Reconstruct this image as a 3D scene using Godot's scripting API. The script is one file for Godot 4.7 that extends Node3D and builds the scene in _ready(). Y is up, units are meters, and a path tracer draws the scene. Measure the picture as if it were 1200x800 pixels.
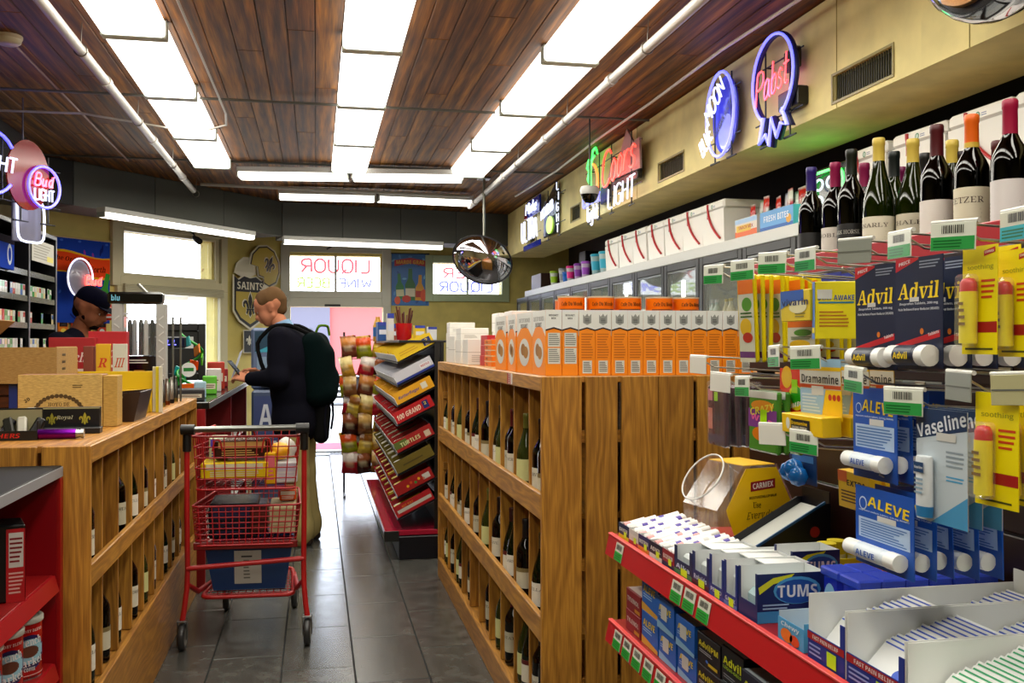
extends Node3D
# A corner shop aisle: x to the side, y up, the aisle runs along -z. D is the distance down the aisle (z = -D).

const F := 1125.0
const HY := 403.0
const EYE := 1.39
const TH := 0.20081   # the camera is turned this far from the aisle

var used := {}
var M := {}
var fonts := {}
var text_cache := {}
var rng := RandomNumberGenerator.new()
const ORD := ["first", "second", "third", "fourth", "fifth", "sixth", "seventh", "eighth", "ninth", "tenth", "eleventh", "twelfth", "thirteenth", "fourteenth", "fifteenth", "sixteenth"]

# ---------------------------------------------------------------- mesh builder
class MB:
	var v := PackedVector3Array()
	var n := PackedVector3Array()
	var c := PackedColorArray()
	var u := PackedVector2Array()
	var ix := PackedInt32Array()
	var t := Transform3D()
	var col := Color.WHITE
	var uvo := Vector2.ZERO
	var host

	func vt(p: Vector3, nn: Vector3, uv := Vector2.ZERO) -> int:
		v.append(t * p); n.append((t.basis * nn).normalized()); c.append(col); u.append(uv + uvo)
		return v.size() - 1

	func quad(a: Vector3, b: Vector3, cc: Vector3, d: Vector3, uv := []) -> void:
		var nn := (b - a).cross(d - a)
		if nn.length_squared() < 1e-16:
			nn = (cc - b).cross(d - b)
		nn = nn.normalized()
		var k := v.size()
		if uv.is_empty():
			uv = [Vector2(0, 0), Vector2(1, 0), Vector2(1, 1), Vector2(0, 1)]
		vt(a, nn, uv[0]); vt(b, nn, uv[1]); vt(cc, nn, uv[2]); vt(d, nn, uv[3])
		ix.append_array([k, k + 2, k + 1, k, k + 3, k + 2])

	func tri(a: Vector3, b: Vector3, cc: Vector3) -> void:
		var nn := (b - a).cross(cc - a).normalized()
		var k := v.size()
		vt(a, nn); vt(b, nn); vt(cc, nn)
		ix.append_array([k, k + 2, k + 1])

	func _map(p: Vector3, axis: int, lng: int) -> Vector2:
		var o := []
		for k in 3:
			if k != axis:
				o.append(k)
		if axis != lng:
			var other: int = o[0] if o[1] == lng else o[1]
			return Vector2(p[lng], p[other])
		return Vector2(p[o[0]], p[o[1]])

	func box(ctr: Vector3, size: Vector3, bev := 0.0) -> MB:
		var h := size / 2.0
		var lng := size.max_axis_index()
		bev = minf(bev, minf(h.x, minf(h.y, h.z)) * 0.6)
		var q := h - Vector3.ONE * bev
		for axis in 3:
			for s in [-1.0, 1.0]:
				var a1 := (axis + 1) % 3
				var a2 := (axis + 2) % 3
				var ps := []
				for w in [[-1, -1], [1, -1], [1, 1], [-1, 1]]:
					var p := Vector3.ZERO
					p[axis] = s * h[axis]
					p[a1] = w[0] * q[a1]
					p[a2] = w[1] * q[a2]
					ps.append(p + ctr)
				if s < 0:
					ps.reverse()
				quad(ps[0], ps[1], ps[2], ps[3], ps.map(func(p): return _map(p, axis, lng)))
		if bev > 0.0:
			for axis in 3:
				var a1 := (axis + 1) % 3
				var a2 := (axis + 2) % 3
				for s1 in [-1.0, 1.0]:
					for s2 in [-1.0, 1.0]:
						var ps := []
						for w in [[0, -1], [0, 1], [1, 1], [1, -1]]:
							var p := Vector3.ZERO
							p[axis] = w[1] * q[axis]
							p[a1] = s1 * (h[a1] if w[0] == 0 else q[a1])
							p[a2] = s2 * (q[a2] if w[0] == 0 else h[a2])
							ps.append(p + ctr)
						if s1 * s2 > 0:
							ps.reverse()
						quad(ps[0], ps[1], ps[2], ps[3], ps.map(func(p): return _map(p, a2, lng)))
			for sx in [-1.0, 1.0]:
				for sy in [-1.0, 1.0]:
					for sz in [-1.0, 1.0]:
						var a := ctr + Vector3(sx * h.x, sy * q.y, sz * q.z)
						var b := ctr + Vector3(sx * q.x, sy * h.y, sz * q.z)
						var d := ctr + Vector3(sx * q.x, sy * q.y, sz * h.z)
						if sx * sy * sz > 0:
							tri(a, b, d)
						else:
							tri(a, d, b)
		return self

	func bx(x0: float, y0: float, z0: float, x1: float, y1: float, z1: float, bev := 0.0) -> MB:
		return box(Vector3(x0 + x1, y0 + y1, z0 + z1) / 2.0, Vector3(absf(x1 - x0), absf(y1 - y0), absf(z1 - z0)), bev)

	func lathe(prof: Array, segs := 20, base := Vector3.ZERO, cols := [], sx := 1.0, sz := 1.0) -> MB:
		var sn := []
		for k in prof.size() - 1:
			var d := Vector2(prof[k + 1][0] - prof[k][0], prof[k + 1][1] - prof[k][1])
			sn.append(Vector2(d.y, -d.x).normalized())
		for k in prof.size() - 1:
			if not cols.is_empty():
				col = cols[mini(k, cols.size() - 1)]
			var n0: Vector2 = sn[k]
			var n1: Vector2 = sn[k]
			if k > 0 and sn[k].dot(sn[k - 1]) > 0.6:
				n0 = (sn[k] + sn[k - 1]).normalized()
			if k < sn.size() - 1 and sn[k].dot(sn[k + 1]) > 0.6:
				n1 = (sn[k] + sn[k + 1]).normalized()
			var k0 := v.size()
			for s in segs + 1:
				var a := TAU * s / segs
				var cs := cos(a)
				var sn_ := sin(a)
				vt(base + Vector3(cs * prof[k][0] * sx, prof[k][1], sn_ * prof[k][0] * sz), Vector3(cs * n0.x / sx, n0.y, sn_ * n0.x / sz), Vector2(float(s) / segs, prof[k][1]))
				vt(base + Vector3(cs * prof[k + 1][0] * sx, prof[k + 1][1], sn_ * prof[k + 1][0] * sz), Vector3(cs * n1.x / sx, n1.y, sn_ * n1.x / sz), Vector2(float(s) / segs, prof[k + 1][1]))
			for s in segs:
				var j := k0 + s * 2
				if prof[k][0] > 1e-6:
					ix.append_array([j, j + 2, j + 1])
				if prof[k + 1][0] > 1e-6:
					ix.append_array([j + 1, j + 2, j + 3])
		return self

	func tube(pts: Array, r: float, segs := 8, closed := false) -> MB:
		var m := pts.size()
		var up := Vector3.UP
		var d0: Vector3 = (pts[1] - pts[0]).normalized()
		if absf(d0.dot(up)) > 0.9:
			up = Vector3.RIGHT
		var side := d0.cross(up).normalized()
		var k0 := v.size()
		var run := 0.0
		for k in m + (1 if closed else 0):
			var p: Vector3 = pts[k % m]
			var a: Vector3 = pts[(k - 1 + m) % m] if closed or k > 0 else p
			var b: Vector3 = pts[(k + 1) % m] if closed or k < m - 1 else p
			var d := (b - a).normalized()
			side = (side - d * side.dot(d)).normalized()
			var w := d.cross(side)
			var wide := 1.0
			if (closed or (k > 0 and k < m - 1)):
				var cosh_: float = (p - a).normalized().dot(d)
				wide = 1.0 / maxf(cosh_, 0.6)
			if k > 0:
				run += p.distance_to(pts[k - 1])
			for s in segs + 1:
				var an := TAU * s / segs
				var o := side * cos(an) + w * sin(an)
				vt(p + o * r * (1.0 if wide < 1.02 else wide), o, Vector2(run, float(s) / segs))
		for k in m - (0 if closed else 1):
			for s in segs:
				var j := k0 + k * (segs + 1) + s
				ix.append_array([j, j + segs + 1, j + 1, j + 1, j + segs + 1, j + segs + 2])
		if not closed:
			for e in [0, m - 1]:
				var p: Vector3 = pts[e]
				var d: Vector3 = (pts[0] - pts[1] if e == 0 else pts[m - 1] - pts[m - 2]).normalized()
				var kc := vt(p, d)
				for s in segs + 1:
					var q := v[k0 + e * (segs + 1) + s]
					v.append(q); n.append((t.basis * d).normalized()); c.append(col); u.append(Vector2.ZERO)
				for s in segs:
					if e == 0:
						ix.append_array([kc, kc + 1 + s, kc + 2 + s])
					else:
						ix.append_array([kc, kc + 2 + s, kc + 1 + s])
		return self

	func poly(pts: PackedVector2Array, z := 0.0, front := true) -> MB:
		var tr := Geometry2D.triangulate_polygon(pts)
		var k0 := v.size()
		for p in pts:
			vt(Vector3(p.x, p.y, z), Vector3(0, 0, 1 if front else -1), p)
		for k in range(0, tr.size(), 3):
			var a := pts[tr[k]]
			var b := pts[tr[k + 1]]
			var d := pts[tr[k + 2]]
			var ccw := (b - a).cross(d - a) > 0
			if ccw == front:
				ix.append_array([k0 + tr[k], k0 + tr[k + 2], k0 + tr[k + 1]])
			else:
				ix.append_array([k0 + tr[k], k0 + tr[k + 1], k0 + tr[k + 2]])
		return self

	func prism(pts: PackedVector2Array, z0: float, z1: float) -> MB:
		if Geometry2D.is_polygon_clockwise(pts):
			pts = pts.duplicate()
			pts.reverse()
		poly(pts, z1, true)
		poly(pts, z0, false)
		for k in pts.size():
			var a := pts[k]
			var b := pts[(k + 1) % pts.size()]
			quad(Vector3(a.x, a.y, z0), Vector3(b.x, b.y, z0), Vector3(b.x, b.y, z1), Vector3(a.x, a.y, z1))
		return self

	func rect(x0: float, y0: float, x1: float, y1: float, cl: Color, z := 0.0004) -> MB:
		col = cl
		quad(Vector3(x0, y0, z), Vector3(x1, y0, z), Vector3(x1, y1, z), Vector3(x0, y1, z))
		return self

	func shape(pts: Array, cl: Color, z := 0.0004) -> MB:
		col = cl
		return poly(PackedVector2Array(pts), z)

	func disc(x: float, y: float, rx: float, ry: float, cl: Color, z := 0.0004, segs := 18, turn := 0.0) -> MB:
		var ps := []
		for k in segs:
			var p := Vector2(cos(TAU * k / segs) * rx, sin(TAU * k / segs) * ry).rotated(turn)
			ps.append(Vector2(x, y) + p)
		return shape(ps, cl, z)

	func text(s: String, x: float, y: float, w: float, h: float, cl: Color, z := 0.0007, font := "bold", slant := 0.0, turn := 0.0, thick := 0.0) -> MB:
		col = cl
		var arr: Array = host.letters(s, font)
		var p: PackedVector3Array = arr[0]
		var id: PackedInt32Array = arr[1]
		var lo: Vector2 = arr[2]
		var sz: Vector2 = arr[3]
		var k0 := v.size()
		for q in p:
			var a := Vector2((q.x - lo.x) / sz.x - 0.5, (q.y - lo.y) / sz.y - 0.5)
			var b := Vector2(a.x * w + a.y * h * slant, a.y * h).rotated(turn)
			vt(Vector3(x + b.x, y + b.y, z), Vector3(0, 0, 1))
		for k in id:
			ix.append(k0 + k)
		return self

	func print_lines(x0: float, y0: float, x1: float, y1: float, rows: int, cl: Color, z := 0.0006) -> MB:
		var st := (y1 - y0) / rows
		for k in rows:
			var cut := 0.72 + 0.28 * absf(sin(k * 12.9898 + x0 * 78.2))
			rect(x0, y0 + st * (k + 0.28), x0 + (x1 - x0) * cut, y0 + st * (k + 0.72), cl, z)
		return self

	func barcode(x0: float, y0: float, x1: float, y1: float, z := 0.0006) -> MB:
		var k := 0
		var x := x0
		while x < x1:
			var w := (x1 - x0) * (0.025 + 0.035 * absf(sin(k * 7.31)))
			rect(x, y0, minf(x + w, x1), y1, Color(0.02, 0.02, 0.02), z)
			x += w + (x1 - x0) * (0.03 + 0.02 * absf(cos(k * 3.7)))
			k += 1
		return self

	func face(o: Vector3, x: Vector3, y: Vector3) -> MB:
		t = Transform3D(Basis(x.normalized(), y.normalized(), x.cross(y).normalized()), o)
		return self

	func bend(r: float) -> MB:
		for k in v.size():
			var a := v[k].x / r
			var rad := r + v[k].z
			v[k] = Vector3(rad * sin(a), v[k].y, rad * cos(a))
			n[k] = Vector3(sin(a), 0, cos(a))
		return self

	func strip(x0: float, y0: float, x1: float, y1: float, cl: Color, z := 0.0, m := 10) -> MB:
		for k in m:
			rect(x0 + (x1 - x0) * k / m, y0, x0 + (x1 - x0) * (k + 1) / m, y1, cl, z)
		return self

	func bdisc(x: float, y: float, rx: float, ry: float, cl: Color, z := 0.0006, m := 14) -> MB:
		for k in m:
			var a := -1.0 + 2.0 * k / m
			var b := -1.0 + 2.0 * (k + 1) / m
			var h := sqrt(maxf(0.0, 1.0 - pow((a + b) / 2, 2))) * ry
			rect(x + a * rx, y - h, x + b * rx, y + h, cl, z)
		return self

	func move(d: Vector3) -> MB:
		for k in v.size():
			v[k] += d
		return self

	func home() -> MB:
		t = Transform3D()
		return self

	func mesh(mat: Material) -> ArrayMesh:
		var a := []
		a.resize(Mesh.ARRAY_MAX)
		a[Mesh.ARRAY_VERTEX] = v
		a[Mesh.ARRAY_NORMAL] = n
		a[Mesh.ARRAY_COLOR] = c
		a[Mesh.ARRAY_TEX_UV] = u
		a[Mesh.ARRAY_INDEX] = ix
		var m := ArrayMesh.new()
		m.add_surface_from_arrays(Mesh.PRIMITIVE_TRIANGLES, a)
		m.surface_set_material(0, mat)
		return m


func mb(cl := Color.WHITE) -> MB:
	var b := MB.new()
	b.host = self
	b.col = cl
	return b

func C(hex: String) -> Color:
	return Color(hex).srgb_to_linear()

func font_of(k: String) -> Font:
	if not fonts.has(k):
		var f := SystemFont.new()
		f.font_names = PackedStringArray(["Droid Serif" if k.begins_with("serif") else "Droid Sans"])
		f.font_weight = 700 if k.ends_with("bold") else 400
		fonts[k] = f
	return fonts[k]

func letters(s: String, font: String) -> Array:
	var key := s + "|" + font
	if not text_cache.has(key):
		var tm := TextMesh.new()
		tm.text = s
		tm.font = font_of(font)
		tm.font_size = 32
		tm.pixel_size = 0.01
		tm.depth = 0.0
		tm.curve_step = 3.0
		var a := tm.surface_get_arrays(0)
		var p: PackedVector3Array = a[Mesh.ARRAY_VERTEX]
		var id: PackedInt32Array = a[Mesh.ARRAY_INDEX]
		var lo := Vector2(1e9, 1e9)
		var hi := -lo
		for q in p:
			lo = Vector2(minf(lo.x, q.x), minf(lo.y, q.y))
			hi = Vector2(maxf(hi.x, q.x), maxf(hi.y, q.y))
		text_cache[key] = [p, id, lo, (hi - lo).max(Vector2(1e-4, 1e-4))]
	return text_cache[key]

# ---------------------------------------------------------------- nodes
func numbered(called: String) -> String:
	if not used.has(called):
		used[called] = 0
		return called
	used[called] += 1
	return "%s_%03d" % [called, used[called]]

func tag(o: Node3D, label: String, category: String, group := "", kind := "") -> Node3D:
	if label: o.set_meta("label", label)
	if category: o.set_meta("category", category)
	if group: o.set_meta("group", group)
	if kind: o.set_meta("kind", kind)
	return o

func thing(called: String, label: String, category: String, at := Vector3.ZERO, turn := 0.0, group := "") -> Node3D:
	var o := Node3D.new()
	o.name = numbered(called)
	add_child(o)
	o.position = at
	o.rotation.y = turn
	return tag(o, label, category, group)

# one mesh as a part of parent
func part(called: String, b: MB, mat, parent: Node3D, label := "") -> MeshInstance3D:
	var o := MeshInstance3D.new()
	o.name = called
	o.mesh = b.mesh(M[mat] if mat is String else mat)
	parent.add_child(o, true)
	if label: o.set_meta("label", label)
	return o

func part_mesh(called: String, m: Mesh, parent: Node3D, at := Vector3.ZERO) -> MeshInstance3D:
	var o := MeshInstance3D.new()
	o.name = called
	o.mesh = m
	parent.add_child(o, true)
	o.position = at
	return o

# a thing that is one mesh
func solo(called: String, b: MB, mat, label: String, category: String, at := Vector3.ZERO, turn := 0.0, group := "") -> MeshInstance3D:
	var o := MeshInstance3D.new()
	o.name = numbered(called)
	o.mesh = b.mesh(M[mat] if mat is String else mat)
	add_child(o)
	o.position = at
	o.rotation.y = turn
	tag(o, label, category, group)
	return o

func struct(called: String, b: MB, mat) -> MeshInstance3D:
	var o := MeshInstance3D.new()
	o.name = numbered(called)
	o.mesh = b.mesh(M[mat] if mat is String else mat)
	add_child(o)
	o.set_meta("kind", "structure")
	return o

func copy(src: Node3D, at: Vector3, turn: float, label := "", group := "") -> Node3D:
	var base := String(src.name)
	if base.length() > 4 and base[-4] == "_" and base.right(3).is_valid_int():
		base = base.left(-4)
	var o: Node3D = src.duplicate()
	o.name = numbered(base)
	add_child(o)
	o.position = at
	o.rotation.y = turn
	if label: o.set_meta("label", label)
	if group: o.set_meta("group", group)
	return o

# ---------------------------------------------------------------- from photograph pixels to the place
func ray(px: float, py: float) -> Vector3:
	var uu := (px - 600.0) / F
	return Vector3(uu * cos(TH) + sin(TH), (HY - py) / F, -(cos(TH) - uu * sin(TH)))

func on_x(px: float, py: float, x: float) -> Vector3:
	var r := ray(px, py)
	return Vector3(0, EYE, 0) + r * (x / r.x)

func on_d(px: float, py: float, d: float) -> Vector3:
	var r := ray(px, py)
	return Vector3(0, EYE, 0) + r * (-d / r.z)

func on_y(px: float, py: float, y: float) -> Vector3:
	var r := ray(px, py)
	return Vector3(0, EYE, 0) + r * ((y - EYE) / r.y)

func V(x: float, y: float, d: float) -> Vector3:
	return Vector3(x, y, -d)

# ---------------------------------------------------------------- materials
func mat(called: String, rough: float, metal := 0.0, color := Color.WHITE, spec := 0.5) -> StandardMaterial3D:
	var m := StandardMaterial3D.new()
	m.resource_name = called
	m.roughness = rough
	m.metallic = metal
	m.albedo_color = color
	m.metallic_specular = spec
	m.vertex_color_use_as_albedo = true
	M[called] = m
	return m

func glow(called: String, color: Color, energy: float) -> StandardMaterial3D:
	var m := StandardMaterial3D.new()
	m.resource_name = called
	m.albedo_color = Color(0.8, 0.8, 0.8)
	m.roughness = 0.4
	m.emission_enabled = true
	m.emission = color
	m.emission_energy_multiplier = energy
	M[called] = m
	return m

func pane(called: String, color: Color, alpha: float, rough := 0.03) -> StandardMaterial3D:
	var m := StandardMaterial3D.new()
	m.resource_name = called
	m.transparency = BaseMaterial3D.TRANSPARENCY_ALPHA
	m.albedo_color = Color(color.r, color.g, color.b, alpha)
	m.roughness = rough
	M[called] = m
	return m

func wood_image(w: int, h: int, lo: Color, hi: Color, rings: float, seed_: int, pores := 0.45, blotch := 0.16) -> ImageTexture:
	var im := Image.create(w, h, false, Image.FORMAT_RGB8)
	var a := FastNoiseLite.new()
	a.seed = seed_; a.frequency = 1.0; a.fractal_octaves = 3
	var b := FastNoiseLite.new()
	b.seed = seed_ + 5; b.frequency = 1.0; b.fractal_octaves = 2
	for y in h:
		for x in w:
			var fx := float(x) / w
			var fy := float(y) / h
			var cx := cos(TAU * fx) * 0.35
			var cz := sin(TAU * fx) * 0.35
			var wob := a.get_noise_3d(cx * 0.6, fy * 2.2, cz * 0.6)
			var g := 0.5 + 0.5 * sin((fy * rings + wob * rings * 0.3) * TAU)
			var p := b.get_noise_3d(cx * 4.0, fy * 90.0, cz * 4.0)
			var k := clampf(0.34 * g + 0.34 + pores * p + blotch * a.get_noise_3d(cx * 1.5 + 9.0, fy * 7.0, cz * 1.5), 0.0, 1.0)
			im.set_pixel(x, y, lo.lerp(hi, k))
	return ImageTexture.create_from_image(im)

func cloud_image(s: int, lo: Color, hi: Color, freq: float, seed_: int, stretch := 1.0) -> ImageTexture:
	var im := Image.create(s, s, false, Image.FORMAT_RGB8)
	var a := FastNoiseLite.new()
	a.seed = seed_; a.frequency = freq; a.fractal_octaves = 5
	for y in s:
		for x in s:
			var k := clampf(0.5 + 0.9 * a.get_noise_2d(x, y * stretch), 0.0, 1.0)
			im.set_pixel(x, y, lo.lerp(hi, k))
	return ImageTexture.create_from_image(im)

func materials() -> void:
	mat("matte", 0.85)
	mat("card", 0.5)
	mat("satin", 0.38)
	mat("gloss", 0.12)
	mat("shrink", 0.22)
	mat("cloth", 0.95, 0.0, Color.WHITE, 0.2)
	mat("metal", 0.3, 1.0)
	mat("chrome", 0.06, 1.0)
	mat("paint", 0.6)
	var m := mat("oak", 0.42)
	m.albedo_texture = wood_image(512, 256, Color("7e5220"), Color("d49c44"), 9.0, 3, 0.32)
	m.uv1_scale = Vector3(0.9, 3.2, 1)
	m = mat("plank", 0.62)
	m.albedo_texture = wood_image(512, 256, Color("3f2206"), Color("c07e22"), 2.0, 21, 0.28, 0.5)
	m.uv1_scale = Vector3(0.42, 4.0, 1)
	var stains := FastNoiseLite.new()
	stains.seed = 4; stains.frequency = 0.012; stains.fractal_octaves = 5
	m = mat("tile", 0.3, 0.0, Color.WHITE, 0.5)
	m.albedo_texture = cloud_image(512, Color("3d3d39"), Color("565550"), 0.02, 8)
	m.uv1_triplanar = true
	m.uv1_world_triplanar = true
	m.uv1_scale = Vector3(0.9, 0.9, 0.9)
	m.roughness_texture = cloud_image(256, Color(0.85, 0.85, 0.85), Color(1, 1, 1), 0.03, 18)
	m.roughness = 0.27
	m = mat("plaster", 0.7)
	m.albedo_texture = cloud_image(256, Color("e6e6e6"), Color("ffffff"), 0.02, 30)
	m.uv1_triplanar = true
	m.uv1_world_triplanar = true
	m.uv1_scale = Vector3(0.6, 0.6, 0.6)
	m = mat("cardboard", 0.8)
	m.albedo_texture = cloud_image(256, Color("d5d0c8"), Color("ffffff"), 0.05, 31, 6.0)
	m.uv1_triplanar = true
	m.uv1_scale = Vector3(3, 3, 3)
	mat("laminate", 0.6, 0.0, Color.WHITE, 0.3)
	pane("film", Color(0.85, 0.3, 0.38), 0.3)
	pane("glass", Color(0.9, 0.95, 0.93), 0.06)
	pane("clear", Color(1, 1, 1), 0.05, 0.08)
	pane("door_glass", Color(0.7, 0.75, 0.72), 0.12)
	mat("bottle", 0.06, 0.0, Color.WHITE, 0.5)
	glow("tube_light", Color(1.0, 0.98, 0.94), 3.4)
	glow("neon_red", Color(1.0, 0.14, 0.04), 2.2)
	glow("neon_pink", Color(1.0, 0.42, 0.5), 0.9)
	glow("neon_blue", Color(0.16, 0.17, 1.0), 3.0)
	glow("neon_pale", Color(0.36, 0.4, 1.0), 1.7)
	glow("neon_white", Color(0.85, 0.88, 1.0), 1.4)
	glow("neon_green", Color(0.1, 1.0, 0.32), 2.4)
	glow("neon_orange", Color(1.0, 0.45, 0.05), 2.4)
	glow("neon_lime", Color(0.65, 0.85, 0.1), 1.2)

# ---------------------------------------------------------------- lights of the shop
func area(at: Vector3, size: Vector2, energy: float, color := Color(1, 0.98, 0.92), look := Vector3.DOWN) -> void:
	var l := AreaLight3D.new()
	l.name = numbered("lamp_light")
	l.area_size = size
	l.light_energy = energy
	l.light_color = color
	l.area_range = 30.0
	l.area_attenuation = 2.0
	l.shadow_enabled = true
	add_child(l)
	var up := Vector3.FORWARD if absf(look.y) > 0.9 else Vector3.UP
	l.look_at_from_position(at, at + look, up)

# a 1 x 4 ft wraparound fixture on the ceiling: centre x, near end d, ceiling height y
func wrap_light(x: float, d: float, y: float, label: String) -> void:
	var o := thing("ceiling_light", label, "ceiling light", V(x, y, d + 0.6), 0.0, "wraparound lights in rows on the ceiling")
	var b := mb(C("d8d8d2"))
	b.bx(-0.13, -0.02, -0.585, 0.13, 0.0, 0.585, 0.003)
	part("housing", b, "paint", o)
	for s in [-1, 1]:
		b = mb(C("c4ccbe"))
		b.bx(-0.153, -0.095, s * 0.582 - 0.018, 0.155, -0.002, s * 0.582 + 0.018, 0.004)
		part("end_cap", b, "paint", o)
	b = mb()
	var pr := PackedVector2Array([Vector2(-0.15, -0.02), Vector2(-0.15, -0.078), Vector2(-0.135, -0.092), Vector2(0.135, -0.092), Vector2(0.15, -0.078), Vector2(0.15, -0.02)])
	b.prism(pr, -0.564, 0.564)
	part("diffuser", b, "tube_light", o, "glowing white prismatic diffuser")
	area(V(x, y - 0.102, d + 0.6), Vector2(0.28, 1.1), lamp_power)

# a bare strip fixture with glowing lens, hung between two points
func strip_light(a: Vector3, b2: Vector3, label: String, group := "", wide := 0.11, look := Vector3.DOWN, power := 0.8) -> void:
	var mid := (a + b2) / 2.0
	var along := (b2 - a).normalized()
	var turn := atan2(-along.z, along.x)
	var len := a.distance_to(b2)
	var o := thing("strip_light", label, "strip light", mid, turn, group)
	var m := mb(C("c9c9c2"))
	m.bx(-len / 2, 0.0, -wide / 2 - 0.01, len / 2, 0.045, wide / 2 + 0.01, 0.004)
	part("housing", m, "paint", o)
	for s in [-1, 1]:
		m = mb(C("9da096"))
		m.bx(s * (len / 2 - 0.006) - 0.006, -0.045, -wide / 2, s * (len / 2 - 0.006) + 0.006, 0.0, wide / 2, 0.002)
		part("end_cap", m, "paint", o)
	m = mb()
	m.prism(PackedVector2Array([Vector2(-wide / 2, 0), Vector2(-wide / 2, -0.03), Vector2(-wide / 2 + 0.015, -0.045), Vector2(wide / 2 - 0.015, -0.045), Vector2(wide / 2, -0.03), Vector2(wide / 2, 0)]), -len / 2 + 0.013, len / 2 - 0.013)
	for k in m.v.size():
		var q := m.v[k]
		m.v[k] = Vector3(q.z, q.y, -q.x)
		var w := m.n[k]
		m.n[k] = Vector3(w.z, w.y, -w.x)
	part("tube_lens", m, "tube_light", o, "glowing tube lens")
	var l := AreaLight3D.new()
	l.name = numbered("lamp_light")
	l.area_size = Vector2(len - 0.05, wide)
	l.light_energy = power
	l.light_color = Color(1, 0.98, 0.92)
	l.area_range = 30.0
	l.area_attenuation = 2.0
	l.shadow_enabled = true
	add_child(l)
	var look_to := look
	var zz := -look_to.normalized()
	var xx := along
	var yy := zz.cross(xx).normalized()
	l.transform = Transform3D(Basis(xx, yy, zz), mid + look_to * 0.055)

var lamp_power := 0.85

# wall in its own frame: x along, y up, thickness from z0 to z1; holes as [x0, x1, y0, y1]
func wall_holes(b: MB, w0: float, w1: float, y0: float, y1: float, z0: float, z1: float, holes: Array) -> void:
	var xs := [w0, w1]
	var ys := [y0, y1]
	for h in holes:
		xs.append_array([h[0], h[1]])
		ys.append_array([h[2], h[3]])
	xs.sort()
	ys.sort()
	for i in xs.size() - 1:
		for j in ys.size() - 1:
			if xs[i + 1] - xs[i] < 1e-4 or ys[j + 1] - ys[j] < 1e-4:
				continue
			var cx: float = (xs[i] + xs[i + 1]) / 2
			var cy: float = (ys[j] + ys[j + 1]) / 2
			var open := false
			for h in holes:
				if cx > h[0] and cx < h[1] and cy > h[2] and cy < h[3]:
					open = true
			if not open:
				b.bx(xs[i], ys[j], z0, xs[i + 1], ys[j + 1], z1)

func frame_rect(b: MB, x0: float, x1: float, y0: float, y1: float, w: float, z0: float, z1: float, bev := 0.004) -> void:
	b.bx(x0, y0, z0, x0 + w, y1, z1, bev)
	b.bx(x1 - w, y0, z0, x1, y1, z1, bev)
	b.bx(x0 + w, y0, z0, x1 - w, y0 + w, z1, bev)
	b.bx(x0 + w, y1 - w, z0, x1 - w, y1, z1, bev)

const CEIL := 2.99
var ANG := Transform3D(Basis(Vector3(-0.63, 0, 0.777), Vector3.UP, Vector3(-0.777, 0, -0.63)), Vector3(-0.45, 0, -12.6))

func _ready() -> void:
	var cam := Camera3D.new()
	cam.name = "camera"
	cam.fov = rad_to_deg(2.0 * atan(400.0 / F))
	cam.near = 0.05
	cam.far = 200.0
	add_child(cam)
	cam.position = Vector3(0, EYE, 0)
	cam.rotation = Vector3(atan(3.0 / F), -TH, 0)
	cam.current = true
	var we := WorldEnvironment.new()
	we.name = "environment"
	var e := Environment.new()
	e.background_mode = Environment.BG_SKY
	var sky := Sky.new()
	var sm := ProceduralSkyMaterial.new()
	sm.sky_top_color = Color(0.75, 0.82, 0.92)
	sm.sky_horizon_color = Color(0.95, 0.96, 0.98)
	sm.ground_bottom_color = Color(0.55, 0.54, 0.52)
	sm.ground_horizon_color = Color(0.9, 0.9, 0.88)
	sm.sky_energy_multiplier = 2.5
	sm.ground_energy_multiplier = 1.2
	sky.sky_material = sm
	e.sky = sky
	e.tonemap_mode = Environment.TONE_MAPPER_LINEAR
	e.tonemap_exposure = 1.06
	e.sdfgi_enabled = true
	e.ssao_enabled = true
	e.ssil_enabled = true
	we.environment = e
	add_child(we)
	var sun := DirectionalLight3D.new()
	sun.name = "sun"
	sun.light_energy = 1.6
	sun.light_color = Color(1, 0.96, 0.9)
	sun.light_angular_distance = 0.6
	sun.shadow_enabled = true
	add_child(sun)
	sun.rotation_degrees = Vector3(-58, 205, 0)
	rng.seed = 11
	materials()
	lights()
	shell()
	outside()
	ceiling_fittings()
	racks()
	gondola()
	cooler_side()
	front_end()
	left_side()
	candy_rack()
	cart()
	people()

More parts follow.
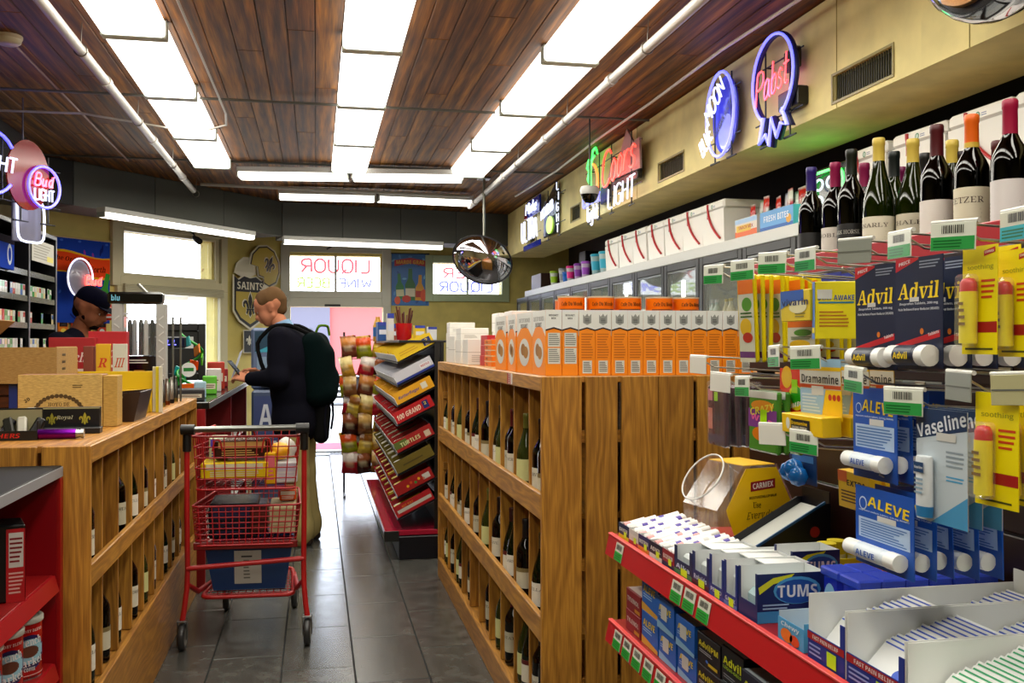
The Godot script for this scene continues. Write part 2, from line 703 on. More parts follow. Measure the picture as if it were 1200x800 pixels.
func lights() -> void:
	var rows := [[-0.88, "row over the counter side"], [0.28, "row over the aisle"], [1.335, "row over the medicine side"]]
	for r in rows:
		for k in 8:
			var d := 8.6 - 1.2 * (k + 1)
			wrap_light(r[0], d, CEIL - 0.002, "white wraparound ceiling light, %s from the grey beam, %s" % [ORD[k], r[1]])
	var y := 2.9
	var p := [on_y(278, 203, y), on_y(411, 205, y), on_y(544, 207, y)]
	for k in 2:
		strip_light(p[k] + Vector3(0.012, 0, 0), p[k + 1] - Vector3(0.012, 0, 0), ["glowing strip light crossing the aisle, counter-side half of the nearer pair", "glowing strip light crossing the aisle, cooler-side half of the nearer pair"][k], "strip lights crossing the aisle", 0.2)
	p = [on_y(325, 228, y), on_y(441, 231, y), on_y(553, 236, y)]
	for k in 2:
		strip_light(p[k] + Vector3(0.012, 0, 0), p[k + 1] - Vector3(0.012, 0, 0), ["glowing strip light next to the grey beam, counter-side half of the pair", "glowing strip light next to the grey beam, cooler-side half of the pair"][k], "strip lights crossing the aisle", 0.17)
	strip_light(V(-1.86, 2.55, 8.98), V(-0.68, 2.55, 10.64), "long bare strip light under the grey beam above the shop window", "", 0.09, Vector3(0.5, -0.7, 0.35).normalized(), 0.8)
	strip_light(V(-0.37, 2.55, 11.0), V(1.46, 2.55, 11.3), "long bare strip light under the grey beam above the entrance", "", 0.09, Vector3(0.0, -0.75, 0.65).normalized(), 0.8)

func shell() -> void:
	var b := mb(C("1c1b19"))
	b.bx(-2.9, -0.2, -12.75, 3.5, -0.006, 2.6)
	var fl := struct("floor", b, "matte")
	var tile := []
	for k in 4:
		var t := mb(Color(1, 1, 1) * (0.86 + 0.09 * k))
		t.col.a = 1
		t.bx(-0.1494, -0.02, -0.302, 0.1494, 0.0, 0.302, 0.0015)
		tile.append(t.mesh(M.tile))
	for cidx in range(-4, 5):
		var x := 0.0075 + 0.305 * cidx
		var off := 4.2 - 0.21 * cidx
		for k in range(-3, 15):
			var d := off + 0.61 * k + 0.305
			if d > 12.3 or d < 2.0:
				continue
			part_mesh("tile", tile[rng.randi() % 4], fl, V(x, 0, d))
	b = mb(Color(0.95, 0.95, 0.95))
	b.bx(-2.9, -0.02, -12.6, -1.366, 0.0, 2.6)
	b.bx(1.381, -0.02, -12.6, 3.5, 0.0, 2.6)
	b.bx(-1.366, -0.02, -1.9, 1.381, 0.0, 2.6)
	b.bx(-1.366, -0.02, -12.6, 1.381, 0.0, -12.25)
	part("tile_field", b, "tile", fl)
	b = mb(C("120b07"))
	b.bx(-2.9, CEIL + 0.02, -13.0, 3.5, CEIL + 0.3, 2.6)
	var ce := struct("ceiling", b, "matte")
	var tones := []
	for k in 6:
		var t := mb(Color.WHITE)
		var g: float = [0.62, 0.78, 0.95, 1.1, 0.7, 0.86][k]
		t.col = Color(g, g * [0.92, 0.95, 1.0, 1.0, 0.85, 0.9][k], g * [0.85, 0.9, 1.0, 0.95, 0.75, 0.85][k])
		t.uvo = Vector2(0.37 * k, 0.19 * k)
		t.bx(-0.0675, 0.0, -1.2, 0.0675, 0.02, 1.2, 0.003)
		tones.append(t.mesh(M.plank))
	for i in 45:
		var x := -2.72 + 0.139 * i
		var d: float = -2.3 + [0.0, 0.9, 1.7, 0.4, 1.3][i % 5]
		while d < 13.0:
			part_mesh("plank", tones[rng.randi() % 6], ce, V(x, CEIL, d))
			d += 2.405
	var yellow := C("d8c670")
	b = mb(yellow)
	wall_holes(b, -0.45, 3.5, 0, 3.2, -12.78, -12.6, [[-0.33, 0.85, 0, 1.87], [-0.335, 0.815, 2.07, 2.53], [1.5, 2.42, 2.05, 2.46]])
	struct("wall_front", b, "plaster")
	b = mb(yellow)
	b.t = ANG
	wall_holes(b, 0.0, 3.75, 0, 3.2, 0.0, 0.18, [[1.19, 2.44, 2.13, 2.585], [1.1, 2.44, 0.9, 1.95]])
	struct("wall_angled", b, "plaster")
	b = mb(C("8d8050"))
	b.bx(-2.9, 0, -10.1, -2.75, 3.2, 2.6)
	struct("wall_left", b, "plaster")
	b = mb(C("2b201a"))
	b.bx(3.35, 0, -12.7, 3.5, 3.2, 2.6)
	struct("wall_right", b, "plaster")
	b = mb(C("a89b68"))
	b.bx(-2.9, 0, 2.45, 3.5, 3.2, 2.6)
	struct("wall_back", b, "plaster")
	var bm := Node3D.new()
	bm.name = numbered("beam")
	add_child(bm)
	bm.set_meta("kind", "structure")
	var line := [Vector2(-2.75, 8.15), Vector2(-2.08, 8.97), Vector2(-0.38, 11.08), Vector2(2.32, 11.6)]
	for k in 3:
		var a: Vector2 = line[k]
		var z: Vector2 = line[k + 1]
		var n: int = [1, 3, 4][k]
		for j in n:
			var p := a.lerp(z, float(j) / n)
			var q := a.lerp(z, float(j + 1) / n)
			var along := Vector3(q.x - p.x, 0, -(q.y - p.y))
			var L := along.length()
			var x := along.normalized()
			b = mb(C(["0b0b0a", "4b4d46", "484a44"][k]) * (1.0 + 0.08 * (j % 2)))  # first stretch painted near black for the dark void past the beam
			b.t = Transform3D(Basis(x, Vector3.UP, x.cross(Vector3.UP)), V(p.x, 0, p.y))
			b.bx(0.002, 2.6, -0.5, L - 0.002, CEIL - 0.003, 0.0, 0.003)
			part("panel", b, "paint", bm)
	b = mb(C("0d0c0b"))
	b.bx(-2.75, 2.62, -8.1, -2.2, CEIL - 0.002, -5.0, 0.004)  # added black block; the dark void over the till is its colour
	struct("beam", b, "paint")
	b = mb(C("efe09a"))
	b.t = Transform3D(Basis(Vector3(0, 0, 1), Vector3.UP, Vector3(-1, 0, 0)), Vector3(2.32, 0, 0))
	wall_holes(b, -11.55, 1.2, 2.455, 2.975, 0, 0.02, [[-10.35, -10.05, 2.5, 2.62], [-8.57, -8.25, 2.515, 2.64], [-6.25, -5.79, 2.505, 2.62], [-3.98, -3.52, 2.488, 2.605]])
	b.home()
	b.bx(2.32, 2.455, -11.55, 2.75, 2.475, 1.2)
	b.bx(2.73, 2.475, -11.55, 2.75, 2.975, 1.2)
	b.bx(2.32, 2.475, -11.55, 2.73, 2.975, -11.53)
	var so := struct("beam", b, "plaster")
	b = mb(C("8f7f38"))
	for d in [3.05, 3.95, 6.7, 9.0]:
		b.bx(2.2975, 2.456, -d - 0.0012, 2.3002, 2.974, -d + 0.0012)
	part("seam", b, "matte", so)
	window_parts()

func window_parts() -> void:
	var white := C("c8c6b6")
	var w := Node3D.new()
	w.name = "window_1"
	add_child(w)
	w.set_meta("kind", "structure")
	var b := mb(white)
	frame_rect(b, -0.45, 0.95, 1.87, 2.68, 0.115, -12.6, -12.56)
	b.bx(-0.335, 1.985, -12.6, 0.835, 2.07, -12.565, 0.004)
	b.bx(0.225, 2.07, -12.66, 0.255, 2.53, -12.59, 0.003)
	part("frame", b, "satin", w)
	for k in 2:
		b = mb()
		b.bx([-0.334, 0.256][k], 2.071, -12.68, [0.224, 0.814][k], 2.529, -12.676)
		part("pane", b, "glass", w)
	var dr := Node3D.new()
	dr.name = "door_1"
	add_child(dr)
	dr.set_meta("kind", "structure")
	b = mb(white)
	b.bx(-0.45, 0, -12.6, -0.33, 1.87, -12.56, 0.004)
	b.bx(0.85, 0, -12.6, 0.95, 1.87, -12.56, 0.004)
	part("casing", b, "satin", dr)
	b = mb(C("26231f"))
	b.bx(0.1, 1.872, -12.56, 0.3, 1.9, -12.5, 0.004)
	part("door_closer", b, "paint", dr)
	b = mb(C("8f9088"))
	b.bx(-0.33, -0.003, -12.78, 0.85, 0.012, -12.58, 0.004)
	part("threshold", b, "metal", dr)
	w = Node3D.new()
	w.name = "window_2"
	add_child(w)
	w.set_meta("kind", "structure")
	b = mb(C("a9b890"))  # green glow over this transom is put into the frame colour
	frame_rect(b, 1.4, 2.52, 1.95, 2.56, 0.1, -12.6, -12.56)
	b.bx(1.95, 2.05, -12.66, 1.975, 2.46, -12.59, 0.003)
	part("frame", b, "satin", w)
	for k in 2:
		b = mb()
		b.bx([1.501, 1.976][k], 2.051, -12.68, [1.949, 2.419][k], 2.459, -12.676)
		part("pane", b, "glass", w)
	w = Node3D.new()
	w.name = "window_3"
	add_child(w)
	w.set_meta("kind", "structure")
	b = mb(C("c3bb96"))
	b.t = ANG
	frame_rect(b, 0.98, 2.62, 2.0, 2.72, 0.1, -0.05, 0.0)
	frame_rect(b, 1.1, 2.52, 2.08, 2.64, 0.06, -0.03, 0.03)
	b.bx(0.98, 0.8, -0.05, 1.1, 2.0, 0.0, 0.004)
	b.bx(2.44, 0.8, -0.05, 2.56, 2.0, 0.0, 0.004)
	part("frame", b, "satin", w)
	b = mb()
	b.t = ANG
	b.bx(1.2, 2.135, 0.05, 2.43, 2.58, 0.054)
	part("pane", b, "glass", w)
	b = mb()
	b.t = ANG * Transform3D(Basis(Vector3.UP, PI), Vector3.ZERO)
	for k in 60:
		var q := Vector2(1.25 + 1.13 * absf(sin(k * 12.9898)), 2.15 + 0.4 * absf(sin(k * 78.233)))
		b.disc(-q.x, q.y, 0.012 + 0.02 * absf(sin(k * 3.1)), 0.008 + 0.012 * absf(cos(k * 5.3)), Color.WHITE, -0.048, 7, k * 0.8)
	part("window_paint", b, "film", w, "scattered pink window paint")
	b = mb()
	b.t = ANG
	b.bx(1.105, 0.905, 0.05, 2.435, 1.945, 0.054)
	part("pane", b, "glass", w)
	var bl := Node3D.new()
	bl.name = numbered("window_blind")
	add_child(bl)
	tag(bl, "cream pleated blind drawn up at the top of the shop window", "blind")
	for k in 7:
		b = mb(C("b9b290"))
		b.t = ANG
		b.bx(1.08, 1.93 + 0.014 * k, -0.095, 2.5, 1.941 + 0.014 * k, -0.055 - 0.006 * (k % 2), 0.002)
		part("slat", b, "satin", bl)

func outside() -> void:
	var b := mb(C("b9b4ab"))
	b.bx(-30, -0.3, -70, 40, -0.02, -13.9)
	struct("pavement", b, "matte")
	b = mb(C("8a3348"))
	b.bx(-8, -0.3, -13.9, 9, -0.015, -12.78)
	struct("sidewalk", b, "matte")
	var bd := thing("street_building", "pink rendered building across the street with cream and grey piers", "building", V(0, 0, 45))
	b = mb(C("b8605a"))
	b.bx(0.6, 0, -4, 14, 3.5, 0)
	part("wall", b, "matte", bd)
	b = mb(C("6a6672"))
	b.bx(-1.2, 0, -4, 0.6, 3.5, 0.2)
	part("wall", b, "matte", bd)
	for k in 3:
		b = mb(C(["d9d0be", "6f6a86", "d9d0be"][k]))
		b.bx([-2.3, -3.4, -5.6][k], 0, -3.5, [-1.5, -2.5, -3.6][k], 3.5, 0.35, 0.03)
		part("pier", b, "matte", bd)
	b = mb(C("c9bfae"))
	b.bx(-12, 3.5, -4.2, 15, 3.75, 0.6, 0.03)
	part("cornice", b, "matte", bd)
	var b2 := thing("street_building", "low cream shop front with tan awning seen through the shop window", "building", V(-10.5, 0, 30), 0.4)
	b = mb(C("d8d4c8"))
	b.bx(-6, 0, -3, 5, 5.5, 0)
	part("wall", b, "matte", b2)
	b = mb(C("c99a70"))
	b.bx(-2.5, 2.3, 0.0, 2.2, 3.0, 0.8, 0.03)
	part("awning", b, "matte", b2)
	for k in 3:
		b = mb(C("9aa4ad"))
		b.bx(-2.2 + 1.5 * k, 0.5, -0.01, -1.0 + 1.5 * k, 2.2, 0.04, 0.01)
		part("window", b, "gloss", b2)
	var bn := thing("bench", "dark wrought iron bench with scrolled legs outside the entrance", "bench", V(0.42, -0.015, 15.6))
	for k in 5:
		b = mb(C("3a3a3c"))
		b.bx(-0.28, 0.43, -0.2 + 0.1 * k - 0.03, 0.3, 0.455, -0.2 + 0.1 * k + 0.03, 0.006)
		part("slat", b, "satin", bn)
	for k in 4:
		b = mb(C("3a3a3c"))
		b.bx(-0.28, 0.52 + 0.09 * k, -0.27 - 0.02 * k, 0.3, 0.57 + 0.09 * k, -0.25 - 0.02 * k, 0.006)
		part("slat", b, "satin", bn)
	for sx in [-0.25, 0.27]:
		b = mb(C("222224"))
		var pts := []
		for k in 13:
			var a := -0.9 + 2.6 * k / 12.0
			pts.append(Vector3(sx, 0.22 + 0.2 * sin(a * 1.4), 0.2 * cos(a * 1.25 + 0.4)))
		b.tube(pts, 0.014, 6)
		b.tube([Vector3(sx, 0, -0.24), Vector3(sx, 0.25, -0.2), Vector3(sx, 0.45, -0.24), Vector3(sx, 0.9, -0.34)], 0.014, 6)
		b.tube([Vector3(sx, 0, 0.22), Vector3(sx, 0.2, 0.17), Vector3(sx, 0.44, 0.22)], 0.014, 6)
		part("leg", b, "satin", bn)
	b = mb(C("2d2a30"))
	b.bx(-0.045, 0, -0.045, 0.045, 0.86, 0.045, 0.008)
	b.bx(-0.09, 0.86, -0.05, 0.09, 0.9, 0.05, 0.008)
	solo("bollard", b, "satin", "dark square post beside the bench outside the entrance", "post", V(0.63, -0.015, 15.2))
	b = mb(C("d5d2cc"))
	b.bx(-0.035, 0, -0.035, 0.035, 0.75, 0.035, 0.006)
	b.bx(-0.035, 0.3, -0.02, 0.5, 0.34, 0.02, 0.006)
	b.bx(0.43, 0, -0.035, 0.5, 0.75, 0.035, 0.006)
	b.bx(-0.035, 0.7, -0.035, 0.5, 0.74, 0.035, 0.006)
	solo("stool", b, "satin", "white frame stool behind the dark post outside", "stool", V(0.78, -0.015, 15.4))

# ---------------------------------------------------------------- pipes, mirrors, alarms on the ceiling
func ceiling_fittings() -> void:
	var white := C("b9b4ad")
	for s in 2:
		var x: float = [1.597, -1.15][s]
		var d0: float = [2.6, 3.2][s]
		var d1: float = [10.1, 9.55][s]
		var o := thing("sprinkler_pipe", ["white sprinkler pipe hung under the boards on the cooler side", "white sprinkler pipe hung under the boards on the counter side"][s], "pipe", V(x, 2.85, (d0 + d1) / 2))
		var b := mb(white)
		b.tube([Vector3(0, 0, (d1 - d0) / 2), Vector3(0, 0, -(d1 - d0) / 2)], 0.026, 12)
		part("pipe", b, "satin", o)
		for k in 5:
			var z := (d1 - d0) / 2 - 0.35 - 1.55 * k
			b = mb(C("8f8a80"))
			var pts := []
			for j in 13:
				pts.append(Vector3(cos(TAU * j / 12.0 + 0.3) * 0.031, sin(TAU * j / 12.0 + 0.3) * 0.031, z))
			b.tube(pts, 0.004, 5)
			b.tube([Vector3(0, 0.03, z), Vector3(0.006, 0.139, z)], 0.003, 5)
			part("hanger", b, "metal", o)
			b = mb(white)
			b.tube([Vector3(0, 0, z - 0.62), Vector3(0, 0, z - 0.56)], 0.033, 12)
			part("coupling", b, "satin", o)
	var lines := [
		["grey conduit crossing the whole ceiling below the lights", [V(-2.7, 2.955, 6.38), V(2.28, 2.955, 6.39)], 0.009, "6a6a62"],
		["grey conduit crossing the ceiling past the end of the light rows", [V(-2.7, 2.975, 8.66), V(2.25, 2.975, 8.66)], 0.009, "55534c"],
		["pale pipe crossing the ceiling just ahead of the grey beam", [V(-1.1, 2.93, 9.66), V(1.56, 2.93, 9.9)], 0.016, "aaa79c"],
		["thin copper-coloured conduit running from the smoke detector to the beam", [V(-1.56, 2.965, 5.5), V(-1.59, 2.965, 8.75)], 0.007, "8a5a48"],
		["white conduit beside the counter-side lights with a bent end", [V(-0.62, 2.93, 3.3), V(-0.58, 2.89, 6.5), V(-0.6, 2.872, 6.75), V(-0.72, 2.87, 6.9), V(-0.95, 2.87, 6.95), V(-1.08, 2.885, 6.93), V(-1.3, 2.9, 6.86), V(-1.5, 2.9, 6.72), V(-2.18, 2.9, 6.75)], 0.007, "b5ada0"],
		["white cable clipped along the boards beside the yellow duct box", [V(2.13, 2.93, 3.6), V(2.07, 2.925, 4.7), V(2.09, 2.93, 5.8), V(2.07, 2.93, 7.0), V(2.09, 2.93, 8.3), V(2.03, 2.93, 9.8)], 0.009, "e0dad0"],
	]
	for l in lines:
		var b := mb(C(l[3]))
		b.tube(l[1], l[2], 8)
		solo("conduit", b, "satin", l[0], "conduit")
	var o := thing("smoke_detector", "round cream smoke detector on the ceiling boards", "smoke detector", V(-1.57, CEIL - 0.001, 5.4))
	var b := mb(C("c9bfa0"))
	b.lathe([[0.0, -0.045], [0.05, -0.045], [0.062, -0.035], [0.066, -0.018]], 24)
	part("body", b, "satin", o)
	b = mb(C("b8a888"))
	b.lathe([[0.066, -0.018], [0.07, -0.014], [0.07, 0.0]], 24)
	part("base", b, "satin", o)
	o = thing("convex_mirror", "oval convex security mirror tilted down on a rod at the aisle end", "mirror", V(1.545, 2.19, 9.0))
	var g := mb(C("d9d6e0"))
	var tilt := Basis(Vector3(0, 0, 1), -0.38) * Basis(Vector3(1, 0, 0), 0.18)
	g.t = Transform3D(Basis(Vector3(0, 1, 0), -0.12) * tilt * Basis(Vector3(1, 0, 0), PI / 2))
	g.lathe([[0.285, 0.0], [0.27, 0.022], [0.22, 0.05], [0.16, 0.068], [0.08, 0.079], [0.0, 0.083]], 40, Vector3.ZERO, [], 1.0, 0.76)
	part("mirror_glass", g, "chrome", o, "curved mirror glass")
	g = mb(C("121212"))
	g.t = Transform3D(Basis(Vector3(0, 1, 0), -0.12) * tilt * Basis(Vector3(1, 0, 0), PI / 2))
	g.lathe([[0.0, -0.02], [0.285, -0.02], [0.297, -0.012], [0.297, 0.006], [0.285, 0.0]], 40, Vector3.ZERO, [], 1.0, 0.76)
	part("rim", g, "satin", o)
	g = mb(C("77786f"))
	g.tube([Vector3(0.02, 0.1, -0.05), Vector3(0.03, 0.3, -0.09), Vector3(0.03, 0.797, -0.09)], 0.012, 8)
	g.bx(-0.03, 0.78, -0.15, 0.09, 0.797, -0.03, 0.003)
	part("rod", g, "metal", o)
	o = thing("dome_mirror", "half-dome chrome security mirror hanging beside the yellow duct box", "mirror", V(2.1, 2.62, 2.7))
	g = mb(C("e4e2ea"))
	g.lathe([[0.0, -0.2], [0.05, -0.194], [0.1, -0.174], [0.145, -0.14], [0.18, -0.095], [0.197, -0.04], [0.2, 0.0]], 36)
	part("dome", g, "chrome", o)
	g = mb(C("bfbfba"))
	g.lathe([[0.2, 0.0], [0.212, 0.004], [0.212, 0.016], [0.0, 0.02]], 36)
	part("rim", g, "satin", o)
	g = mb(C("8a8a84"))
	for k in 3:
		g.tube([Vector3(cos(TAU * k / 3.0) * 0.15, 0.016, sin(TAU * k / 3.0) * 0.15), Vector3(0, 0.366, 0)], 0.003, 5)
	part("chain", g, "metal", o)
	o = thing("security_camera", "black dome security camera on a thin drop rod before the beer signs", "camera", V(1.88, 2.44, 6.5))
	g = mb(C("a9a9a4"))
	g.lathe([[0.065, 0.0], [0.07, 0.03], [0.06, 0.055], [0.0, 0.06]], 20)
	part("housing", g, "satin", o)
	g = mb(C("0b0b0c"))
	g.lathe([[0.0, -0.062], [0.03, -0.056], [0.05, -0.038], [0.06, -0.012], [0.062, 0.0]], 20)
	part("dome", g, "gloss", o)
	g = mb(C("33312e"))
	g.tube([Vector3(0, 0.06, 0), Vector3(0, 0.548, 0)], 0.006, 6)
	part("rod", g, "satin", o)
	var vents := [[3.52, 3.98, 2.488, 2.605, 26], [5.79, 6.25, 2.505, 2.62, 18], [8.25, 8.57, 2.515, 2.64, 10], [10.05, 10.35, 2.5, 2.62, 8]]
	for k in vents.size():
		var v: Array = vents[k]
		o = thing("air_vent", "black louvred air vent in the yellow duct box, %s counted from the dome mirror" % ORD[k], "vent", V(2.3, (v[2] + v[3]) / 2, (v[0] + v[1]) / 2))
		var w: float = v[1] - v[0]
		var h: float = v[3] - v[2]
		g = mb(C("8d7f3c"))
		g.t = Transform3D(Basis(Vector3(0, 0, 1), Vector3.UP, Vector3(-1, 0, 0)), Vector3.ZERO)
		frame_rect(g, -w / 2 - 0.012, w / 2 + 0.012, -h / 2 - 0.012, h / 2 + 0.012, 0.013, 0.001, 0.005, 0.001)
		part("frame", g, "satin", o)
		g = mb(C("070707"))
		g.bx(0.045, -h / 2, -w / 2, 0.05, h / 2, w / 2)
		part("backing", g, "matte", o)
		var sl := mb(C("4a4626"))
		sl.bx(-0.003, -h / 2, -0.0012, 0.003, h / 2, 0.0012)
		var m := sl.mesh(M.satin)
		for j in v[4]:
			part_mesh("slat", m, o, Vector3(0.012, 0, -w / 2 + w * (j + 0.5) / v[4]))

# ---------------------------------------------------------------- neon
const GLYPH := {
	"A": [[0, 0, 0.35, 1, 0.7, 0], [0.13, 0.36, 0.57, 0.36]],
	"B": [[0, 0, 0, 1, 0.42, 1, 0.6, 0.88, 0.6, 0.64, 0.42, 0.53, 0, 0.53], [0.42, 0.53, 0.66, 0.4, 0.66, 0.14, 0.45, 0, 0, 0]],
	"C": [[0.66, 0.85, 0.5, 1, 0.2, 1, 0, 0.78, 0, 0.22, 0.2, 0, 0.5, 0, 0.66, 0.15]],
	"D": [[0, 0, 0, 1, 0.38, 1, 0.64, 0.78, 0.64, 0.22, 0.38, 0, 0, 0]],
	"E": [[0.58, 1, 0, 1, 0, 0, 0.58, 0], [0, 0.52, 0.46, 0.52]],
	"F": [[0.58, 1, 0, 1, 0, 0], [0, 0.52, 0.46, 0.52]],
	"G": [[0.66, 0.85, 0.5, 1, 0.2, 1, 0, 0.78, 0, 0.22, 0.2, 0, 0.5, 0, 0.68, 0.18, 0.68, 0.48, 0.4, 0.48]],
	"H": [[0, 0, 0, 1], [0.62, 0, 0.62, 1], [0, 0.52, 0.62, 0.52]],
	"I": [[0.1, 0, 0.1, 1]],
	"L": [[0, 1, 0, 0, 0.55, 0]],
	"M": [[0, 0, 0, 1, 0.4, 0.3, 0.8, 1, 0.8, 0]],
	"N": [[0, 0, 0, 1, 0.62, 0, 0.62, 1]],
	"O": [[0.2, 0, 0, 0.22, 0, 0.78, 0.2, 1, 0.48, 1, 0.68, 0.78, 0.68, 0.22, 0.48, 0, 0.2, 0]],
	"P": [[0, 0, 0, 1, 0.42, 1, 0.62, 0.86, 0.62, 0.6, 0.42, 0.47, 0, 0.47]],
	"Q": [[0.2, 0, 0, 0.22, 0, 0.78, 0.2, 1, 0.48, 1, 0.68, 0.78, 0.68, 0.22, 0.48, 0, 0.2, 0], [0.42, 0.25, 0.72, -0.08]],
	"R": [[0, 0, 0, 1, 0.42, 1, 0.62, 0.86, 0.62, 0.6, 0.42, 0.48, 0, 0.48], [0.3, 0.48, 0.64, 0]],
	"T": [[0, 1, 0.64, 1], [0.32, 1, 0.32, 0]],
	"U": [[0, 1, 0, 0.2, 0.2, 0, 0.45, 0, 0.64, 0.2, 0.64, 1]],
	"W": [[0, 1, 0.2, 0, 0.42, 0.7, 0.64, 0, 0.84, 1]],
	"a": [[0.46, 0.5, 0.3, 0.62, 0.1, 0.5, 0.04, 0.2, 0.16, 0, 0.34, 0.06, 0.46, 0.24, 0.48, 0.6, 0.5, 0.1, 0.62, 0]],
	"b": [[0.02, 1, 0.02, 0.06, 0.2, 0, 0.4, 0.12, 0.42, 0.44, 0.26, 0.6, 0.06, 0.46]],
	"c": [[0.42, 0.52, 0.26, 0.62, 0.06, 0.46, 0.06, 0.14, 0.24, 0, 0.46, 0.12]],
	"d": [[0.42, 0.5, 0.26, 0.62, 0.06, 0.46, 0.06, 0.14, 0.24, 0, 0.42, 0.14, 0.44, 1.0, 0.46, 0.08, 0.56, 0]],
	"u": [[0.02, 0.6, 0.04, 0.12, 0.2, 0, 0.38, 0.14, 0.42, 0.6, 0.44, 0.08, 0.54, 0]],
	"e": [[0.06, 0.3, 0.44, 0.34, 0.38, 0.58, 0.2, 0.62, 0.06, 0.42, 0.08, 0.14, 0.24, 0, 0.46, 0.1]],
	"g": [[0.44, 0.5, 0.26, 0.62, 0.06, 0.46, 0.08, 0.16, 0.26, 0.08, 0.44, 0.24, 0.46, 0.6, 0.44, -0.2, 0.24, -0.34, 0.06, -0.22]],
	"h": [[0.02, 1, 0.02, 0, 0.04, 0.4, 0.22, 0.6, 0.4, 0.5, 0.42, 0]],
	"i": [[0.1, 0.6, 0.1, 0.05, 0.22, 0], [0.1, 0.8, 0.1, 0.84]],
	"l": [[0.06, 1, 0.06, 0.08, 0.2, 0]],
	"n": [[0.02, 0.6, 0.02, 0, 0.04, 0.4, 0.22, 0.6, 0.4, 0.5, 0.42, 0]],
	"o": [[0.22, 0.62, 0.06, 0.46, 0.06, 0.14, 0.22, 0, 0.4, 0.12, 0.42, 0.46, 0.22, 0.62]],
	"r": [[0.04, 0.6, 0.06, 0, 0.08, 0.4, 0.2, 0.58, 0.36, 0.56]],
	"s": [[0.4, 0.5, 0.24, 0.62, 0.08, 0.5, 0.14, 0.36, 0.36, 0.26, 0.4, 0.1, 0.22, 0, 0.02, 0.1]],
	"t": [[0.16, 0.95, 0.16, 0.08, 0.3, 0, 0.4, 0.08], [0.0, 0.64, 0.38, 0.64]],
}

func neon_width(s: String, gap: float) -> float:
	var x := 0.0
	for ch in s:
		if not GLYPH.has(ch):
			x += 0.4
			continue
		var mx := 0.0
		for st in GLYPH[ch]:
			for k in range(0, st.size(), 2):
				mx = maxf(mx, st[k])
		x += mx + gap
	return x - gap

# glass tube lettering in the builder's xy plane
func neon_text(b: MB, s: String, x: float, y: float, w: float, h: float, r := 0.005, slant := 0.0, turn := 0.0, gap := 0.22, z := 0.0) -> void:
	var full := neon_width(s, gap)
	var cx := 0.0
	for ch in s:
		if not GLYPH.has(ch):
			cx += 0.4
			continue
		var mx := 0.0
		for st in GLYPH[ch]:
			var pts := []
			for k in range(0, st.size(), 2):
				mx = maxf(mx, st[k])
				var q := Vector2(((cx + st[k]) / full - 0.5) * w + (st[k + 1] - 0.5) * h * slant, (st[k + 1] - 0.5) * h).rotated(turn)
				pts.append(Vector3(x + q.x, y + q.y, z))
			b.tube(smooth_line(pts), r, 6)
		cx += mx + gap

func smooth_line(p: Array, closed := false, each := 3) -> Array:
	if p.size() < 3:
		return p
	var o := []
	var m := p.size()
	for k in m:
		if not closed and (k == 0 or k == m - 1):
			o.append(p[k])
			continue
		var a: Vector3 = p[(k - 1 + m) % m]
		var q: Vector3 = p[k]
		var c2: Vector3 = p[(k + 1) % m]
		var s := q.lerp(a, 0.28)
		var e := q.lerp(c2, 0.28)
		for j in each:
			var t := float(j) / (each - 1)
			o.append(s.lerp(q, t).lerp(q.lerp(e, t), t))
	return o

func ring(x: float, y: float, rx: float, ry: float, z := 0.0, a0 := 0.0, a1 := TAU, m := 28) -> Array:
	var o := []
	var full := absf(a1 - a0 - TAU) < 1e-4
	for k in (m if full else m + 1):
		var a := a0 + (a1 - a0) * k / m
		o.append(Vector3(x + cos(a) * rx, y + sin(a) * ry, z))
	return o

func sign_at(called: String, label: String, at: Vector3, facing := -PI / 2) -> Node3D:
	return thing(called, label, "neon sign", at, facing)

func sign_light(o: Node3D, color: Color, energy := 0.03) -> void:
	var l := OmniLight3D.new()
	l.name = "sign_light"
	l.light_color = color
	l.light_energy = energy
	l.light_size = 0.12
	l.omni_range = 12.0
	l.omni_attenuation = 2.0
	l.shadow_enabled = true
	o.add_child(l, true)
	l.position = Vector3(0, 0, 0.06)

func sign_frame(o: Node3D, w: float, h: float, back := -0.075) -> void:
	var b := mb(C("0c0c0d"))
	for x in [-w * 0.28, w * 0.28]:
		b.tube([Vector3(x, -h / 2 - 0.03, -0.03), Vector3(x, h / 2, -0.03)], 0.005, 6)
	for y in [-h * 0.3, h * 0.3]:
		b.tube([Vector3(-w / 2 - 0.02, y, -0.035), Vector3(w / 2 + 0.02, y, -0.035)], 0.004, 6)
	for x in [-w * 0.28, w * 0.28]:
		b.tube([Vector3(x, h * 0.3, -0.03), Vector3(x, h * 0.3, back)], 0.004, 6)
		b.tube([Vector3(x, -h / 2 - 0.03, -0.03), Vector3(x - 0.06, -h / 2 - 0.03, -0.03), Vector3(x + 0.06, -h / 2 - 0.03, -0.03)], 0.004, 6)
	part("frame", b, "satin", o)

